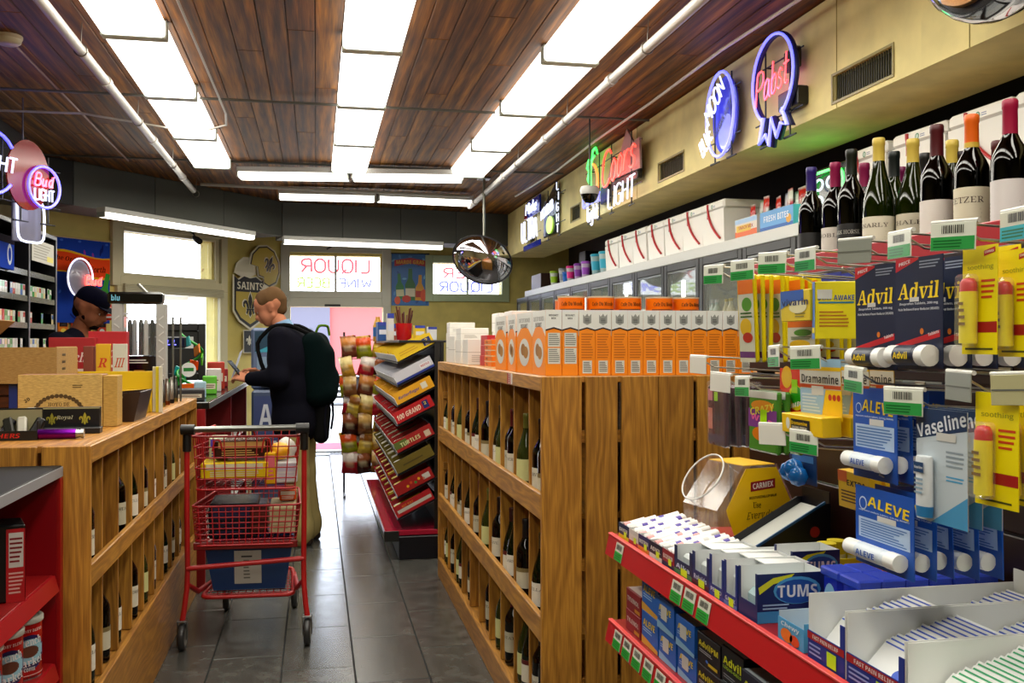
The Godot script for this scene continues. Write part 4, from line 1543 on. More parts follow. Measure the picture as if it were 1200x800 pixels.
# ---------------------------------------------------------------- coolers and what stands on them
func cooler_side() -> void:
	var X := 2.5
	var o := thing("drinks_cooler", "long walk-in drinks cooler with black-framed glass doors and a white top", "cooler", V(X, 0, 7.2))
	var z0 := 7.2 - 2.4    # near end
	var z1 := 7.2 - 11.5
	var b := mb(C("c9ccc6"))
	b.bx(0, 1.965, z1, 0.8, 2.035, z0, 0.004)
	part("top_board", b, "satin", o)
	b = mb(C("1c1c1c"))
	b.bx(0.02, 0.0, z1, 0.8, 0.12, z0, 0.004)
	part("plinth", b, "satin", o)
	b = mb(C("b9bab2"))
	b.bx(0.78, 0.12, z1, 0.8, 1.965, z0)
	b.bx(0.05, 0.12, z1, 0.78, 1.965, z1 + 0.02)
	b.bx(0.05, 0.12, z0 - 0.02, 0.78, 1.965, z0)
	part("cabinet", b, "satin", o)
	for h in [0.35, 0.72, 1.09, 1.46]:
		b = mb(C("d3d5d0"))
		b.bx(0.1, h - 0.012, z1 + 0.03, 0.7, h, z0 - 0.03)
		part("shelf", b, "satin", o)
	var d := 5.27 - 0.65 * 4
	var n := 0
	var frame := mb(C("121213"))
	frame.t = Transform3D(Basis(Vector3(0, 0, 1), Vector3.UP, Vector3(-1, 0, 0)), Vector3.ZERO)
	frame_rect(frame, -0.32, 0.32, 0.13, 1.955, 0.055, 0.0, 0.045, 0.005)
	var fm := frame.mesh(M.satin)
	var inner := mb(C("8f9290"))
	inner.t = frame.t
	frame_rect(inner, -0.265, 0.265, 0.185, 1.9, 0.012, 0.01, 0.04, 0.002)
	var im := inner.mesh(M.metal)
	var gl := mb()
	gl.bx(-0.03, 0.197, -0.253, -0.026, 1.888, 0.253)
	var gm := gl.mesh(M.door_glass)
	var hd := mb(C("1c1c1e"))
	hd.tube([Vector3(-0.05, 0.8, 0.29), Vector3(-0.085, 0.82, 0.29), Vector3(-0.085, 1.28, 0.29), Vector3(-0.05, 1.3, 0.29)], 0.01, 8)
	var hm := hd.mesh(M.satin)
	while d < 11.4:
		var dr := part_mesh("door", fm, o, Vector3(0, 0, 7.2 - d - 0.325))
		part_mesh("trim", im, dr)
		part_mesh("pane", gm, dr)
		part_mesh("handle", hm, dr)
		d += 0.65
		n += 1
	for k in 4:
		var l := thing("cooler_lamp", "upright tube lamp inside the drinks cooler, %s from the medicine end" % ORD[k], "lamp", V(X + 0.09, 0.2, 5.27 + 1.3 * k - 0.04))
		b = mb()
		b.bx(-0.012, 0, -0.012, 0.012, 1.65, 0.012, 0.004)
		part("light_tube", b, "tube_light", l)
		var a := AreaLight3D.new()
		a.name = "tube_glow"
		a.area_size = Vector2(0.05, 1.6)
		a.light_energy = 0.05
		a.area_range = 6.0
		a.area_attenuation = 2.0
		a.shadow_enabled = true
		l.add_child(a, true)
		a.position = Vector3(0.03, 0.82, 0)
		a.rotation.y = -PI / 2
	var styles := []
	for k in 5:
		var cc: Array = [["d8d2a8", "c9b23a"], ["b9cfc9", "d8d8d8"], ["5a3a14", "c9c4b0"], ["2f5a22", "b01c1c"], ["c9c9c4", "2a4a9c"]][k]
		b = mb(C(cc[0]))
		b.lathe([[0.0, 0.0], [0.032, 0.0], [0.034, 0.005], [0.034, 0.14], [0.028, 0.165], [0.014, 0.195], [0.0135, 0.225]], 12)
		var lb := mb()
		lb.lathe([[0.0345, 0.05], [0.0345, 0.12]], 12, Vector3.ZERO, [C(cc[1])])
		var cp := mb(C(cc[1]))
		cp.lathe([[0.0148, 0.216], [0.0148, 0.236], [0.0, 0.237]], 12)
		styles.append([b.mesh(M.gloss), lb.mesh(M.card), cp.mesh(M.satin)])
	var dd := 4.1
	var i := 0
	while dd < 9.3:
		for h in 2:
			var q := thing("chilled_bottle", "%s behind the cooler glass on the %s shelf" % [["pale yellow drink bottle", "clear water bottle", "brown beer bottle", "green bottle with red label", "clear bottle with blue label"][(i / 3 + h * 2) % 5], ["top", "second"][h]], "bottle", V(X + 0.19 + 0.02 * (i % 2), [1.46, 1.09][h], dd), 0.0, "drinks standing in the cooler")
			for m in 3:
				part_mesh(["glass", "label", "cap"][m], styles[(i / 3 + h * 2) % 5][m], q)
		dd += 0.115
		i += 1
	foam_boxes()
	top_goods()

func foam_box() -> Node3D:
	var o := thing("foam_cooler", "", "foam cooler", Vector3.ZERO, 0.0, "white foam coolers on top of the drinks cooler")
	var b := mb(C("ecece6"))
	var f := 0.94
	var hx := 0.15
	var hz := 0.178
	var H := 0.225
	var lo := [Vector3(-hx * f, 0, -hz * f), Vector3(hx * f, 0, -hz * f), Vector3(hx * f, 0, hz * f), Vector3(-hx * f, 0, hz * f)]
	var hi := [Vector3(-hx, H, -hz), Vector3(hx, H, -hz), Vector3(hx, H, hz), Vector3(-hx, H, hz)]
	for k in 4:
		var j := (k + 1) % 4
		b.quad(lo[j], lo[k], hi[k], hi[j])
	b.quad(lo[0], lo[1], lo[2], lo[3])
	part("tub", b, "matte", o)
	b = mb(C("f0f0ea"))
	b.bx(-hx - 0.002, H, -hz - 0.002, hx + 0.002, 0.285, hz + 0.002, 0.014)
	part("lid", b, "matte", o)
	b = mb(C("b3161e"))
	var pts := []
	for k in 11:
		var t := k / 10.0
		pts.append(Vector3(-hx - 0.006 + 0.006 * (1 - t) * 0.0, 0.275 - 0.24 * t, -0.065 + 0.2 * pow(t, 2.2)))
	b.tube(pts, 0.008, 6)
	b.box(Vector3(-hx - 0.006, 0.2, -0.06), Vector3(0.006, 0.045, 0.018), 0.002)
	part("strap", b, "satin", o, "red rope strap")
	b = mb()
	b.t = Transform3D(Basis(Vector3(0, 0, 1), Vector3.UP, Vector3(-1, 0, 0)), Vector3(-hx - 0.0022, 0.0, 0))
	b.disc(0.0, 0.252, 0.014, 0.014, C("5a8a6a"), 0.0004)
	b.disc(0.0, 0.252, 0.009, 0.009, C("b9cfc4"), 0.0006)
	b.print_lines(0.02, 0.244, 0.05, 0.26, 2, C("7a8ab0"), 0.0004)
	part("printed_mark", b, "card", o)
	return o

func foam_boxes() -> void:
	var edges := [8.336, 7.897, 7.556, 7.181, 6.804, 6.437, 6.091, 5.731]
	var proto: Node3D = null
	var k := 0
	for j in range(6, -1, -1):
		var dmid: float = (edges[j] + edges[j + 1]) / 2
		var at := V(2.695, 2.036, dmid)
		var label := "white foam cooler with red strap, %s in the row counted from the snack boxes" % ORD[k]
		if proto == null:
			proto = foam_box()
			proto.position = at
			tag(proto, label, "")
		else:
			copy(proto, at, rng.randf_range(-0.03, 0.03), label)
		k += 1
	var ds := [4.12, 3.72, 3.33, 2.95]
	for j in 4:
		copy(proto, V(2.695, 2.036, ds[j]), rng.randf_range(-0.04, 0.04), "white foam cooler with red strap behind the wine bottles, %s past the green neon" % ORD[j])

func top_goods() -> void:
	var Y := 2.036
	for s in 2:
		var o := thing("snack_box", ["open white and orange display carton of snack bags beside the foam coolers", "open blue display carton of snack bags beside the green neon"][s], "display carton", V(2.68, Y, [5.42, 5.03][s]))
		var w: float = [0.3, 0.4][s]
		var cl := C(["d8cfc4", "5f9fd8"][s])
		var b := mb(cl)
		b.bx(-0.13, 0, -w / 2, -0.126, 0.12, w / 2)
		b.bx(0.126, 0, -w / 2, 0.13, 0.2, w / 2)
		b.bx(-0.126, 0, -w / 2, 0.126, 0.12, -w / 2 + 0.003)
		b.bx(-0.126, 0, w / 2 - 0.003, 0.126, 0.12, w / 2)
		b.bx(-0.126, 0, -w / 2 + 0.003, 0.126, 0.003, w / 2 - 0.003)
		b.t = Transform3D(Basis(Vector3(0, 0, 1), Vector3.UP, Vector3(-1, 0, 0)), Vector3(-0.13, 0, 0))
		if s == 0:
			b.rect(-w / 2, 0.0, w / 2, 0.045, C("d9622a"))
			b.rect(-w / 2 + 0.02, 0.04, w / 2 - 0.08, 0.08, C("d8b43a"), 0.0008)
			b.rect(-w / 2, 0.09, w / 2, 0.118, C("9cbfe0"))
			b.text("SNACK MIX", 0.0, 0.065, 0.2, 0.02, C("a01c20"), 0.001)
		else:
			b.rect(-w / 2, 0.0, w / 2, 0.03, C("1f5aa8"))
			b.text("FRESH BITES", 0.0, 0.075, 0.3, 0.035, C("d9e4ee"), 0.001)
			b.disc(0.15, 0.05, 0.03, 0.025, C("d89a2a"), 0.0008)
		b.home()
		part("carton", b, "card", o)
		var cols := [["c9ccc4", "b81c1c"], ["3a7a3a", "c9ccc4"], ["d5d5d0", "c8281c"], ["26326a", "c9c9d0"], ["b01c24", "e0e0d8"], ["2f8a62", "cfe0d0"]]
		var n: int = [3, 5][s]
		for k in n:
			var pr: Array = cols[(k + s * 2) % 6]
			var bag := bag_mesh(0.085, 0.16, 0.03, C(pr[0]), C(pr[1]))
			var q := MeshInstance3D.new()
			q.name = numbered("snack_bag")
			q.mesh = bag
			add_child(q)
			q.position = V(2.64 + 0.02 * (k % 2), Y + 0.055 + 0.012 * (k % 3), [5.42, 5.03][s] + w * (0.5 - (k + 0.5) / n) * 0.88)
			q.rotation = Vector3(0, -PI / 2 + rng.randf_range(-0.2, 0.2), rng.randf_range(-0.06, 0.06))
			tag(q, "%s snack bag standing in the %s display carton" % [["white and red", "green and white", "white red-topped", "navy", "red", "sea green"][(k + s * 2) % 6], ["orange", "blue"][s]], "snack bag", "snack bags on top of the drinks cooler")
	var tum := [[10.5, "9ac818", "d0d4cc", "lime"], [10.1, "8a9098", "c0c4c6", "grey"], [9.95, "1f6ac8", "1f6ac8", "short blue"], [9.78, "e0208a", "c9c4cc", "pink"], [9.48, "8a3ab0", "b9a4c8", "purple"], [9.2, "a04ac8", "c4b4d0", "violet"], [8.82, "2aa4c4", "9ab8bc", "teal"], [8.55, "36b0d0", "b0c8cc", "pale blue"]]
	for t in tum:
		var s: float = 1.25 if t[0] < 9.0 else 1.0
		var hh: float = 0.1 if t[3] == "short blue" else 0.15 * s
		var o := thing("travel_tumbler", "%s travel tumbler with coloured lid on top of the drinks cooler" % t[3], "tumbler", V(2.62, Y, t[0]))
		var b := mb(C(t[2]))
		b.lathe([[0.0, 0.0], [0.03 * s, 0.0], [0.033 * s, 0.004], [0.045 * s, hh]], 18)
		part("cup", b, "gloss", o)
		b = mb(C(t[1]))
		b.lathe([[0.045 * s, hh], [0.048 * s, hh + 0.004], [0.048 * s, hh + 0.02], [0.04 * s, hh + 0.026], [0.0, hh + 0.027]], 18)
		part("lid", b, "satin", o)
		b = mb(C(t[1]))
		b.lathe([[0.0365 * s, hh * 0.3], [0.0425 * s, hh * 0.75]], 18)
		part("grip", b, "satin", o)
	var o := thing("neon_sign_board", "green rounded neon frame with white tube figures on a dark panel", "neon sign", V(2.62, 2.19, 4.62), -PI / 2)
	var b := mb(C("101412"))
	b.bx(-0.2, -0.15, -0.05, 0.2, 0.14, -0.03, 0.01)
	b.bx(-0.12, -0.154, -0.08, 0.12, -0.14, 0.04, 0.004)
	part("panel", b, "gloss", o)
	b = mb()
	b.tube(smooth_line([Vector3(-0.18, -0.12, 0), Vector3(0.18, -0.12, 0), Vector3(0.18, 0.11, 0), Vector3(-0.18, 0.11, 0)], true, 5), 0.008, 8, true)
	part("neon_tube", b, "neon_green", o, "glowing green frame")
	b = mb()
	for k in 4:
		b.tube(ring(-0.06 + 0.12 * (k % 2), 0.045 - 0.09 * (k / 2), 0.04, 0.028, 0.0, 0, TAU, 16), 0.006, 6, true)
	part("neon_tube", b, "neon_white", o, "glowing white rings")
	sign_light(o, Color(0.2, 1.0, 0.4), 0.02)
	b = mb(C("0c0c0d"))
	b.box(Vector3(0, 0.17, 0), Vector3(0.24, 0.34, 0.24), 0.006)
	b.face(Vector3(-0.1205, 0, -0.12), Vector3(0, 0, 1), Vector3.UP)
	b.disc(0.12, 0.12, 0.08, 0.08, C("1c1c1e"))
	b.disc(0.12, 0.26, 0.035, 0.035, C("1c1c1e"))
	b.home()
	solo("loudspeaker", b, "satin", "black box loudspeaker on the drinks cooler behind the tumblers", "speaker", V(2.9, Y, 9.9))
	b = mb(C("4a2f1a"))
	b.box(Vector3(0, 0.09, 0), Vector3(0.3, 0.18, 0.5), 0.004)
	solo("wooden_crate", b, "oak", "brown wooden crate at the far end on top of the drinks cooler", "crate", V(2.7, Y, 11.1))

# a filled bag: pillow with crimped ends, facing +z
func bag_mesh(w: float, h: float, d: float, main: Color, second: Color, third := Color(0, 0, 0, 0)) -> Mesh:
	var b := mb(main)
	var nx := 6
	var ny := 8
	for side in [1, -1]:
		var k0 := b.v.size()
		for j in ny + 1:
			for i in nx + 1:
				var u := float(i) / nx
				var v := float(j) / ny
				var bulge := pow(sin(PI * clampf(v, 0.0, 1.0)), 0.55) * pow(sin(PI * u), 0.6)
				var x := (u - 0.5) * w * (1.0 - 0.08 * sin(PI * v))
				var z: float = side * d / 2 * bulge * (1.0 + 0.12 * sin(u * 17.0 + v * 11.0))
				b.col = main
				if v > 0.62 and v < 0.9: b.col = second
				if v > 0.28 and v < 0.52 and u > 0.2 and u < 0.8: b.col = third if third.a > 0 else second.lerp(main, 0.4)
				var nn := Vector3((u - 0.5) * 1.6 + 0.25 * sin(u * 23.0 + v * 9.0), (v - 0.5) * 1.2 + 0.25 * sin(v * 29.0), side).normalized()
				b.vt(Vector3(x, v * h, z), nn, Vector2(u, v))
		for j in ny:
			for i in nx:
				var a := k0 + j * (nx + 1) + i
				if side > 0:
					b.ix.append_array([a, a + nx + 1, a + 1, a + 1, a + nx + 1, a + nx + 2])
				else:
					b.ix.append_array([a, a + 1, a + nx + 1, a + 1, a + nx + 2, a + nx + 1])
	return b.mesh(M.shrink)

# ---------------------------------------------------------------- medicine gondola
const PEG_X := 1.12

func gondola_frame() -> void:
	var o := thing("shop_gondola", "dark red metal shop shelving with peg panel, red lipped shelves and a top shelf", "shelving", V(PEG_X, 0, 1.3))
	var n := 1.3 - 0.2
	var f := 1.3 - 2.36
	var dark := C("1a080a")
	for k in 6:
		var b := mb(dark)
		b.bx(0.0, 0.12 + 0.24 * k, f, 0.02, 0.355 + 0.24 * k, n, 0.002)
		part("back_panel", b, "satin", o)
	for z in [f + 0.015, n - 0.015]:
		var b := mb(C("1c0708"))
		b.bx(0.021, 0.0, z - 0.015, 0.06, 1.56, z + 0.015, 0.003)
		part("upright", b, "satin", o)
	for h in [0.905, 0.685, 0.44, 0.16]:
		var b := mb(C("8e1014"))
		b.bx(-0.375, h - 0.02, f, -0.002, h, n, 0.002)
		var sh := part("shelf", b, "satin", o)
		b = mb(C("b0151a"))
		b.prism(PackedVector2Array([Vector2(-0.378, h), Vector2(-0.386, h), Vector2(-0.397, h - 0.05), Vector2(-0.389, h - 0.052), Vector2(-0.379, h - 0.01)]), f, n)
		part("price_channel", b, "satin", sh)
		b = mb(C("e04a48"))
		b.bx(-0.3885, h - 0.0005, f, -0.377, h + 0.004, n, 0.001)
		part("lip", b, "satin", sh)
	var b := mb(C("5a1416"))
	b.bx(0.02, 1.57, f, 0.7, 1.585, n, 0.002)
	b.bx(0.2, 1.57, f - 0.36, 0.7, 1.585, f, 0.002)
	part("top_shelf", b, "satin", o)
	b = mb(C("a3141a"))
	b.bx(0.008, 1.545, f, 0.02, 1.6, n, 0.002)
	part("top_lip", b, "satin", o, "red front lip")
	b = mb(dark)
	b.bx(0.66, 0.0, f, 0.68, 1.57, n, 0.002)
	part("back_panel", b, "satin", o)
	b = mb(C("160607"))
	b.bx(-0.33, 0.0, f, 0.66, 0.12, n, 0.003)
	part("plinth", b, "satin", o)

# label on a price channel
func shelf_label(px: float, h: float, where: String) -> void:
	var p := on_x(px, 700, 0.735)
	var b := mb(C("c9c9b8"))
	b.bx(-0.028, -0.021, 0, 0.028, 0.021, 0.0012)
	b.rect(-0.028, -0.021, 0.028, 0.0, C("1c9a2c"), 0.0015)
	b.barcode(-0.02, 0.005, 0.018, 0.017, 0.0016)
	b.print_lines(-0.024, -0.018, 0.02, -0.003, 3, C("0f5a1a"), 0.0017)
	var o := solo("shelf_label", b, "card", where, "price label", Vector3(0.727, h - 0.026, p.z), -PI / 2, "green price labels on the shelf edges")
	o.rotation = Vector3(-0.21, -PI / 2, 0)

var tag_meshes := {}
# hook with a label plate at its tip; kind: green, white, clear, yellow, teal
func peg_hook(px: float, py: float, tip: float, kind: String, label: String) -> void:
	var p := on_x(px, py, tip)
	var o := thing("peg_hook", label, "peg hook", Vector3(PEG_X - 0.001, p.y, p.z), 0.0, "wire peg hooks with label plates")
	var L := PEG_X - tip
	if not tag_meshes.has("wire"):
		tag_meshes.wire = {}
	var key := "%.3f" % L
	if not tag_meshes.wire.has(key):
		var b := mb(C("b9b7ae"))
		b.tube([Vector3(-0.001, 0.012 - 0.03, 0.007), Vector3(-L + 0.03, 0.0, 0.007), Vector3(-L, 0.016, 0.007)], 0.0017, 6)
		b.tube([Vector3(-0.001, 0.035 - 0.03, -0.007), Vector3(-L, 0.022, -0.007)], 0.0017, 6)
		b.box(Vector3(-0.002, -0.008, 0), Vector3(0.004, 0.04, 0.03), 0.001)
		tag_meshes.wire[key] = b.mesh(M.metal)
	part_mesh("wire", tag_meshes.wire[key], o)
	if kind == "bare":
		return
	if not tag_meshes.has(kind):
		var b := mb(C({"green": "dde0d2", "white": "e2dfd6", "clear": "8d9088", "yellow": "b9b48a", "teal": "d0d0b8"}[kind]))
		b.bx(-0.033, -0.017, 0, 0.033, 0.017, 0.0016, 0.0004)
		if kind == "green" or kind == "teal":
			b.rect(-0.032, -0.016, 0.032, 0.0, C("2f9a4a" if kind == "green" else "2aa8b0"), 0.002)
			b.barcode(-0.016, 0.004, 0.016, 0.014, 0.0021)
			b.print_lines(-0.028, -0.014, 0.014, -0.003, 3, C("1c6a30"), 0.0022)
		elif kind == "clear" or kind == "yellow":
			b.rect(-0.032, -0.001, 0.032, 0.001, C("6a6c66"), 0.002)
		b.col = C("d0d0c8")
		b.tube([Vector3(-0.034, 0.018, -0.002), Vector3(0.034, 0.018, -0.002)], 0.003, 8)
		tag_meshes[kind] = b.mesh(M.shrink)
	var t := part_mesh("label_plate", tag_meshes[kind], o, Vector3(-L - 0.002, 0.004, 0))
	t.rotation = Vector3(0, -PI / 2 + rng.randf_range(-0.25, 0.35), rng.randf_range(-0.05, 0.05))

# hanging packs: px box of the foremost one on the plane x; n of them one behind the other
func hang(called: String, px0: float, py0: float, px1: float, py1: float, x: float, n: int, dx: float, kind: String, label: String, group: String, turn := 0.0) -> void:
	var a := on_x(px0, (py0 + py1) / 2, x)
	var z := on_x(px1, (py0 + py1) / 2, x)
	var w := absf(a.z - z.z)
	var mid := on_x((px0 + px1) / 2, py0, x)
	mid.z = (a.z + z.z) / 2
	var tt := mid.z / ray((px0 + px1) / 2, py0).z
	var top := EYE + (HY - py0) / F * tt
	var h := (py1 - py0) / F * tt
	var list := pack_meshes(kind, w, h)
	for k in n:
		var lb := label if n == 1 else "%s, %s" % [label, "foremost" if k == 0 else ORD[k] + " back"]
		var o := thing(called, lb, "pack", Vector3(x + dx * k, top, mid.z + rng.randf_range(-0.004, 0.004) * k), -PI / 2 + turn + rng.randf_range(-0.04, 0.04), group if n > 1 else "")
		for m in list:
			part_mesh(m[0], m[1], o)
		o.rotation.x = rng.randf_range(-0.02, 0.05)

func vial(b: MB, x: float, y: float, z: float, len: float, r: float, body: Color, band: Color, word: String, wc: Color) -> void:
	var keep := b.t
	b.t = keep * Transform3D(Basis(Vector3(0, -1, 0), Vector3(1, 0, 0), Vector3(0, 0, 1)), Vector3(x, y, z))
	b.lathe([[0.0, -len / 2], [r * 0.85, -len / 2], [r, -len / 2 + r * 0.2], [r, -len * 0.25], [r * 1.02, -len * 0.25], [r * 1.02, len * 0.22], [r, len * 0.22], [r, len * 0.3], [r * 1.06, len * 0.3], [r * 1.06, len / 2 - 0.001], [0.0, len / 2]], 16, Vector3.ZERO, [body, body, body, body, band, band, band, body, body, body, body])
	b.t = keep * Transform3D(Basis(), Vector3(x, y, z + r * 1.03))
	b.text(word, -len * 0.02, 0.0, len * 0.36, r * 0.7, wc, 0.0006)
	b.t = keep

var pack_cache := {}
func pack_meshes(kind: String, w: float, h: float) -> Array:
	var b := mb()
	var out := []
	var x0 := -w / 2
	var x1 := w / 2
	match kind:
		"advil":
			b.col = C("10203e")
			b.bx(x0, -h, -0.0006, x1, 0, 0.0006)
			b.rect(x0, -h * 0.1, x1, 0, C("16284c"))
			b.shape([Vector2(x0, -h * 0.12), Vector2(x0 + w * 0.5, -h * 0.02), Vector2(x0 + w * 0.5, 0), Vector2(x0, -h * 0.0)], C("c01824"), 0.0008)
			b.text("PRICE", x0 + w * 0.2, -h * 0.04, w * 0.25, h * 0.03, C("e8e0e0"), 0.0011, "bold", 0.2, 0.15)
			b.print_lines(x0 + w * 0.52, -h * 0.11, x1 - w * 0.04, -h * 0.03, 3, C("9aa4b8"), 0.0009)
			b.text("Advil", 0, -h * 0.3, w * 0.86, h * 0.15, C("f2d21c"), 0.0011, "serifbold", 0.15)
			b.text("Ibuprofen Tablets, 200 mg", 0, -h * 0.42, w * 0.82, h * 0.028, C("d0d4dc"), 0.0011)
			b.text("Pain Reliever/Fever Reducer (NSAID)", 0, -h * 0.47, w * 0.86, h * 0.028, C("d0d4dc"), 0.0011)
			b.shape([Vector2(x0, -h * 0.79), Vector2(x1 - w * 0.05, -h * 0.66), Vector2(x1 - w * 0.05, -h * 0.72), Vector2(x0 + w * 0.3, -h * 0.8), Vector2(x0, -h * 0.8)], C("c81824"), 0.0008)
			b.disc(w * 0.08, -h * 0.67, w * 0.04, w * 0.04, C("e07a1c"), 0.0011)
			b.text("Tablets", w * 0.32, -h * 0.685, w * 0.22, h * 0.03, C("e8e0e0"), 0.0013, "bold", 0.0, 0.2)
			b.rect(-w * 0.18, -h * 0.4, w * 0.02, -h * 0.36, C("c9c9c9"), 0.0014)
			out.append(["card", b.mesh(M.satin)])
			b = mb()
			vial(b, 0, -h * 0.885, 0.013, w * 0.86, 0.0135, C("eaeae6"), C("16223c"), "Advil", C("f2d21c"))
			out.append(["vial", b.mesh(M.satin)])
		"aleve":
			b.col = C("1a54b4")
			b.bx(x0, -h, -0.0006, x1, 0, 0.0006)
			b.disc(x0 + w * 0.14, -h * 0.22, w * 0.07, w * 0.07, C("c9d8ee"), 0.0008)
			b.disc(x0 + w * 0.14, -h * 0.22, w * 0.055, w * 0.055, C("1a54b4"), 0.0011)
			b.text("ALEVE", w * 0.08, -h * 0.2, w * 0.7, h * 0.13, C("f0d024"), 0.0011, "bold", 0.1, -0.06)
			b.text("naproxen sodium tablets, 220 mg (NSAID)", 0.0, -h * 0.31, w * 0.86, h * 0.026, C("c9d8ee"), 0.0011)
			b.rect(x0 + w * 0.06, -h * 0.66, x1 - w * 0.06, -h * 0.4, C("b4cdee"), 0.0008)
			b.print_lines(x0 + w * 0.1, -h * 0.65, x1 - w * 0.1, -h * 0.42, 7, C("4a78bc"), 0.0011)
			b.rect(-w * 0.1, -h * 0.4, w * 0.22, -h * 0.33, C("d0d0cc"), 0.0013)
			out.append(["card", b.mesh(M.satin)])
			b = mb()
			vial(b, -w * 0.05, -h * 0.8, 0.012, w * 0.92, 0.0115, C("eceeec"), C("d4dee8"), "ALEVE", C("1a54b4"))
			out.append(["vial", b.mesh(M.satin)])
		"vaseline":
			b.col = C("bfcbd4")
			b.bx(x0, -h, -0.0006, x1, 0, 0.0006)
			b.shape([Vector2(x0, -h * 0.28), Vector2(x1, -h * 0.16), Vector2(x1, 0), Vector2(x0, 0)], C("16355c"), 0.0008)
			b.text("Vaseline", 0.0, -h * 0.13, w * 0.98, h * 0.13, C("d8dee6"), 0.0011, "bold", 0.0, 0.22)
			b.shape([Vector2(x0 + w * 0.3, -h), Vector2(x1, -h), Vector2(x1, -h * 0.72)], C("4a98c8"), 0.0008)
			b.print_lines(w * 0.1, -h * 0.5, x1 - w * 0.06, -h * 0.34, 4, C("8a98a4"), 0.0009)
			b.print_lines(w * 0.1, -h * 0.62, x1 - w * 0.06, -h * 0.56, 2, C("4aa0d0"), 0.0009)
			b.rect(-w * 0.08, -h * 0.27, w * 0.3, -h * 0.2, C("c9c9c4"), 0.0013)
			out.append(["card", b.mesh(M.satin)])
			b = mb(C("cfd4d8"))
			b.lathe([[0.0, -h * 0.96], [0.014, -h * 0.955], [0.015, -h * 0.86], [0.0145, -h * 0.86], [0.0145, -h * 0.44], [0.013, -h * 0.42], [0.0, -h * 0.42]], 14, Vector3(x0 + w * 0.27, 0, 0.008), [C("2a78b0"), C("2a78b0"), C("2a78b0"), C("d0d6da"), C("d0d6da"), C("d0d6da")], 1.0, 0.55)
			b.rect(x0 + w * 0.17, -h * 0.56, x0 + w * 0.37, -h * 0.47, C("16406c"), 0.0167)
			b.text("Vaseline", x0 + w * 0.27, -h * 0.515, w * 0.17, h * 0.025, C("e0e4e8"), 0.017)
			b.print_lines(x0 + w * 0.18, -h * 0.76, x0 + w * 0.36, -h * 0.6, 4, C("8aa4b8"), 0.0167)
			out.append(["tube", b.mesh(M.satin)])
		"carmex":
			var ye := C("ecd80a")
			b.col = ye
			b.bx(x0, -h, -0.0006, x1, 0, 0.0006)
			b.shape([Vector2(w * 0.12, -h * 0.1), Vector2(w * 0.44, -h * 0.07), Vector2(w * 0.44, -h * 0.02), Vector2(w * 0.12, -h * 0.05)], C("b8161c"), 0.0008)
			b.text("CARMEX", w * 0.28, -h * 0.06, w * 0.26, h * 0.022, C("f0e8e0"), 0.0011, "bold", 0.0, 0.08)
			b.text("soothing", 0.02 * w, -h * 0.2, w * 0.75, h * 0.06, C("8a8a1c"), 0.0009, "regular")
			b.rect(x0, -h * 0.8, x1, -h * 0.7, C("a01418"), 0.0008)
			b.print_lines(w * 0.05, -h * 0.5, x1 - w * 0.06, -h * 0.3, 4, C("c8401c"), 0.0009)
			b.print_lines(x0 + w * 0.1, -h * 0.97, x1 - w * 0.1, -h * 0.93, 1, C("4a4a10"), 0.0009)
			out.append(["card", b.mesh(M.satin)])
			b = mb(ye)
			b.lathe([[0.0, -h * 0.9], [0.0125, -h * 0.9], [0.0125, -h * 0.42], [0.0118, -h * 0.42], [0.0118, -h * 0.34], [0.008, -h * 0.3], [0.0, -h * 0.29]], 14, Vector3(x0 + w * 0.33, 0, 0.008), [ye, ye, ye, C("c0161a"), C("c0161a"), C("c0161a")], 1.0, 0.7)
			b.print_lines(x0 + w * 0.22, -h * 0.75, x0 + w * 0.44, -h * 0.5, 4, C("7a5a10"), 0.0176)
			out.append(["tube", b.mesh(M.satin)])
			b = mb()
			b.bx(x0 + w * 0.12, -h * 0.93, 0.0012, x0 + w * 0.56, -h * 0.26, 0.0205, 0.004)
			out.append(["blister", b.mesh(M.clear)])
		"dramamine":
			b.col = C("f0c40a")
			b.bx(x0, -h * 0.8, -0.0006, x1, -h * 0.1, 0.0006)
			b.col = C("9cc4e0")
			b.bx(x0 + w * 0.1, -h * 0.1, -0.0006, x1, 0, 0.0006)
			b.rect(x0, -h * 0.4, x1, -h * 0.1, C("d8d8d0"), 0.0008)
			b.rect(x0, -h * 0.15, x1, -h * 0.1, C("f0c40a"), 0.001)
			b.text("Dramamine", 0, -h * 0.26, w * 0.9, h * 0.12, C("1c1a18"), 0.0011, "bold")
			b.rect(x0, -h * 0.39, x1, -h * 0.34, C("c04a1c"), 0.001)
			b.shape([Vector2(x0, -h * 0.78), Vector2(w * 0.02, -h * 0.78), Vector2(w * 0.14, -h * 0.4), Vector2(x0, -h * 0.4)], C("9cc0dc"), 0.0009)
			b.print_lines(x0 + w * 0.05, -h * 0.72, -w * 0.0, -h * 0.46, 6, C("d0dce4"), 0.0011)
			b.rect(-w * 0.2, -h * 0.48, w * 0.1, -h * 0.36, C("d4d4d0"), 0.0014)
			for k in 3:
				b.disc(w * (0.24 + 0.1 * k), -h * 0.5, w * 0.04, w * 0.04, C("c02a1c"), 0.0011)
			out.append(["card", b.mesh(M.satin)])
			b = mb(C("f0c40a"))
			b.bx(x0 - 0.004, -h, 0.001, x1 - 0.002, -h * 0.74, 0.034, 0.001)
			b.face(Vector3(0, -h, 0.0342), Vector3(1, 0, 0), Vector3.UP)
			b.rect(-w * 0.28, h * 0.06, w * 0.2, h * 0.2, C("1c1a18"), 0.0004)
			b.text("Dramamine", -w * 0.06, h * 0.15, w * 0.4, h * 0.05, C("f0c40a"), 0.0008)
			b.text("ORIGINAL FORMULA", -w * 0.06, h * 0.09, w * 0.38, h * 0.03, C("f0e8d0"), 0.0008)
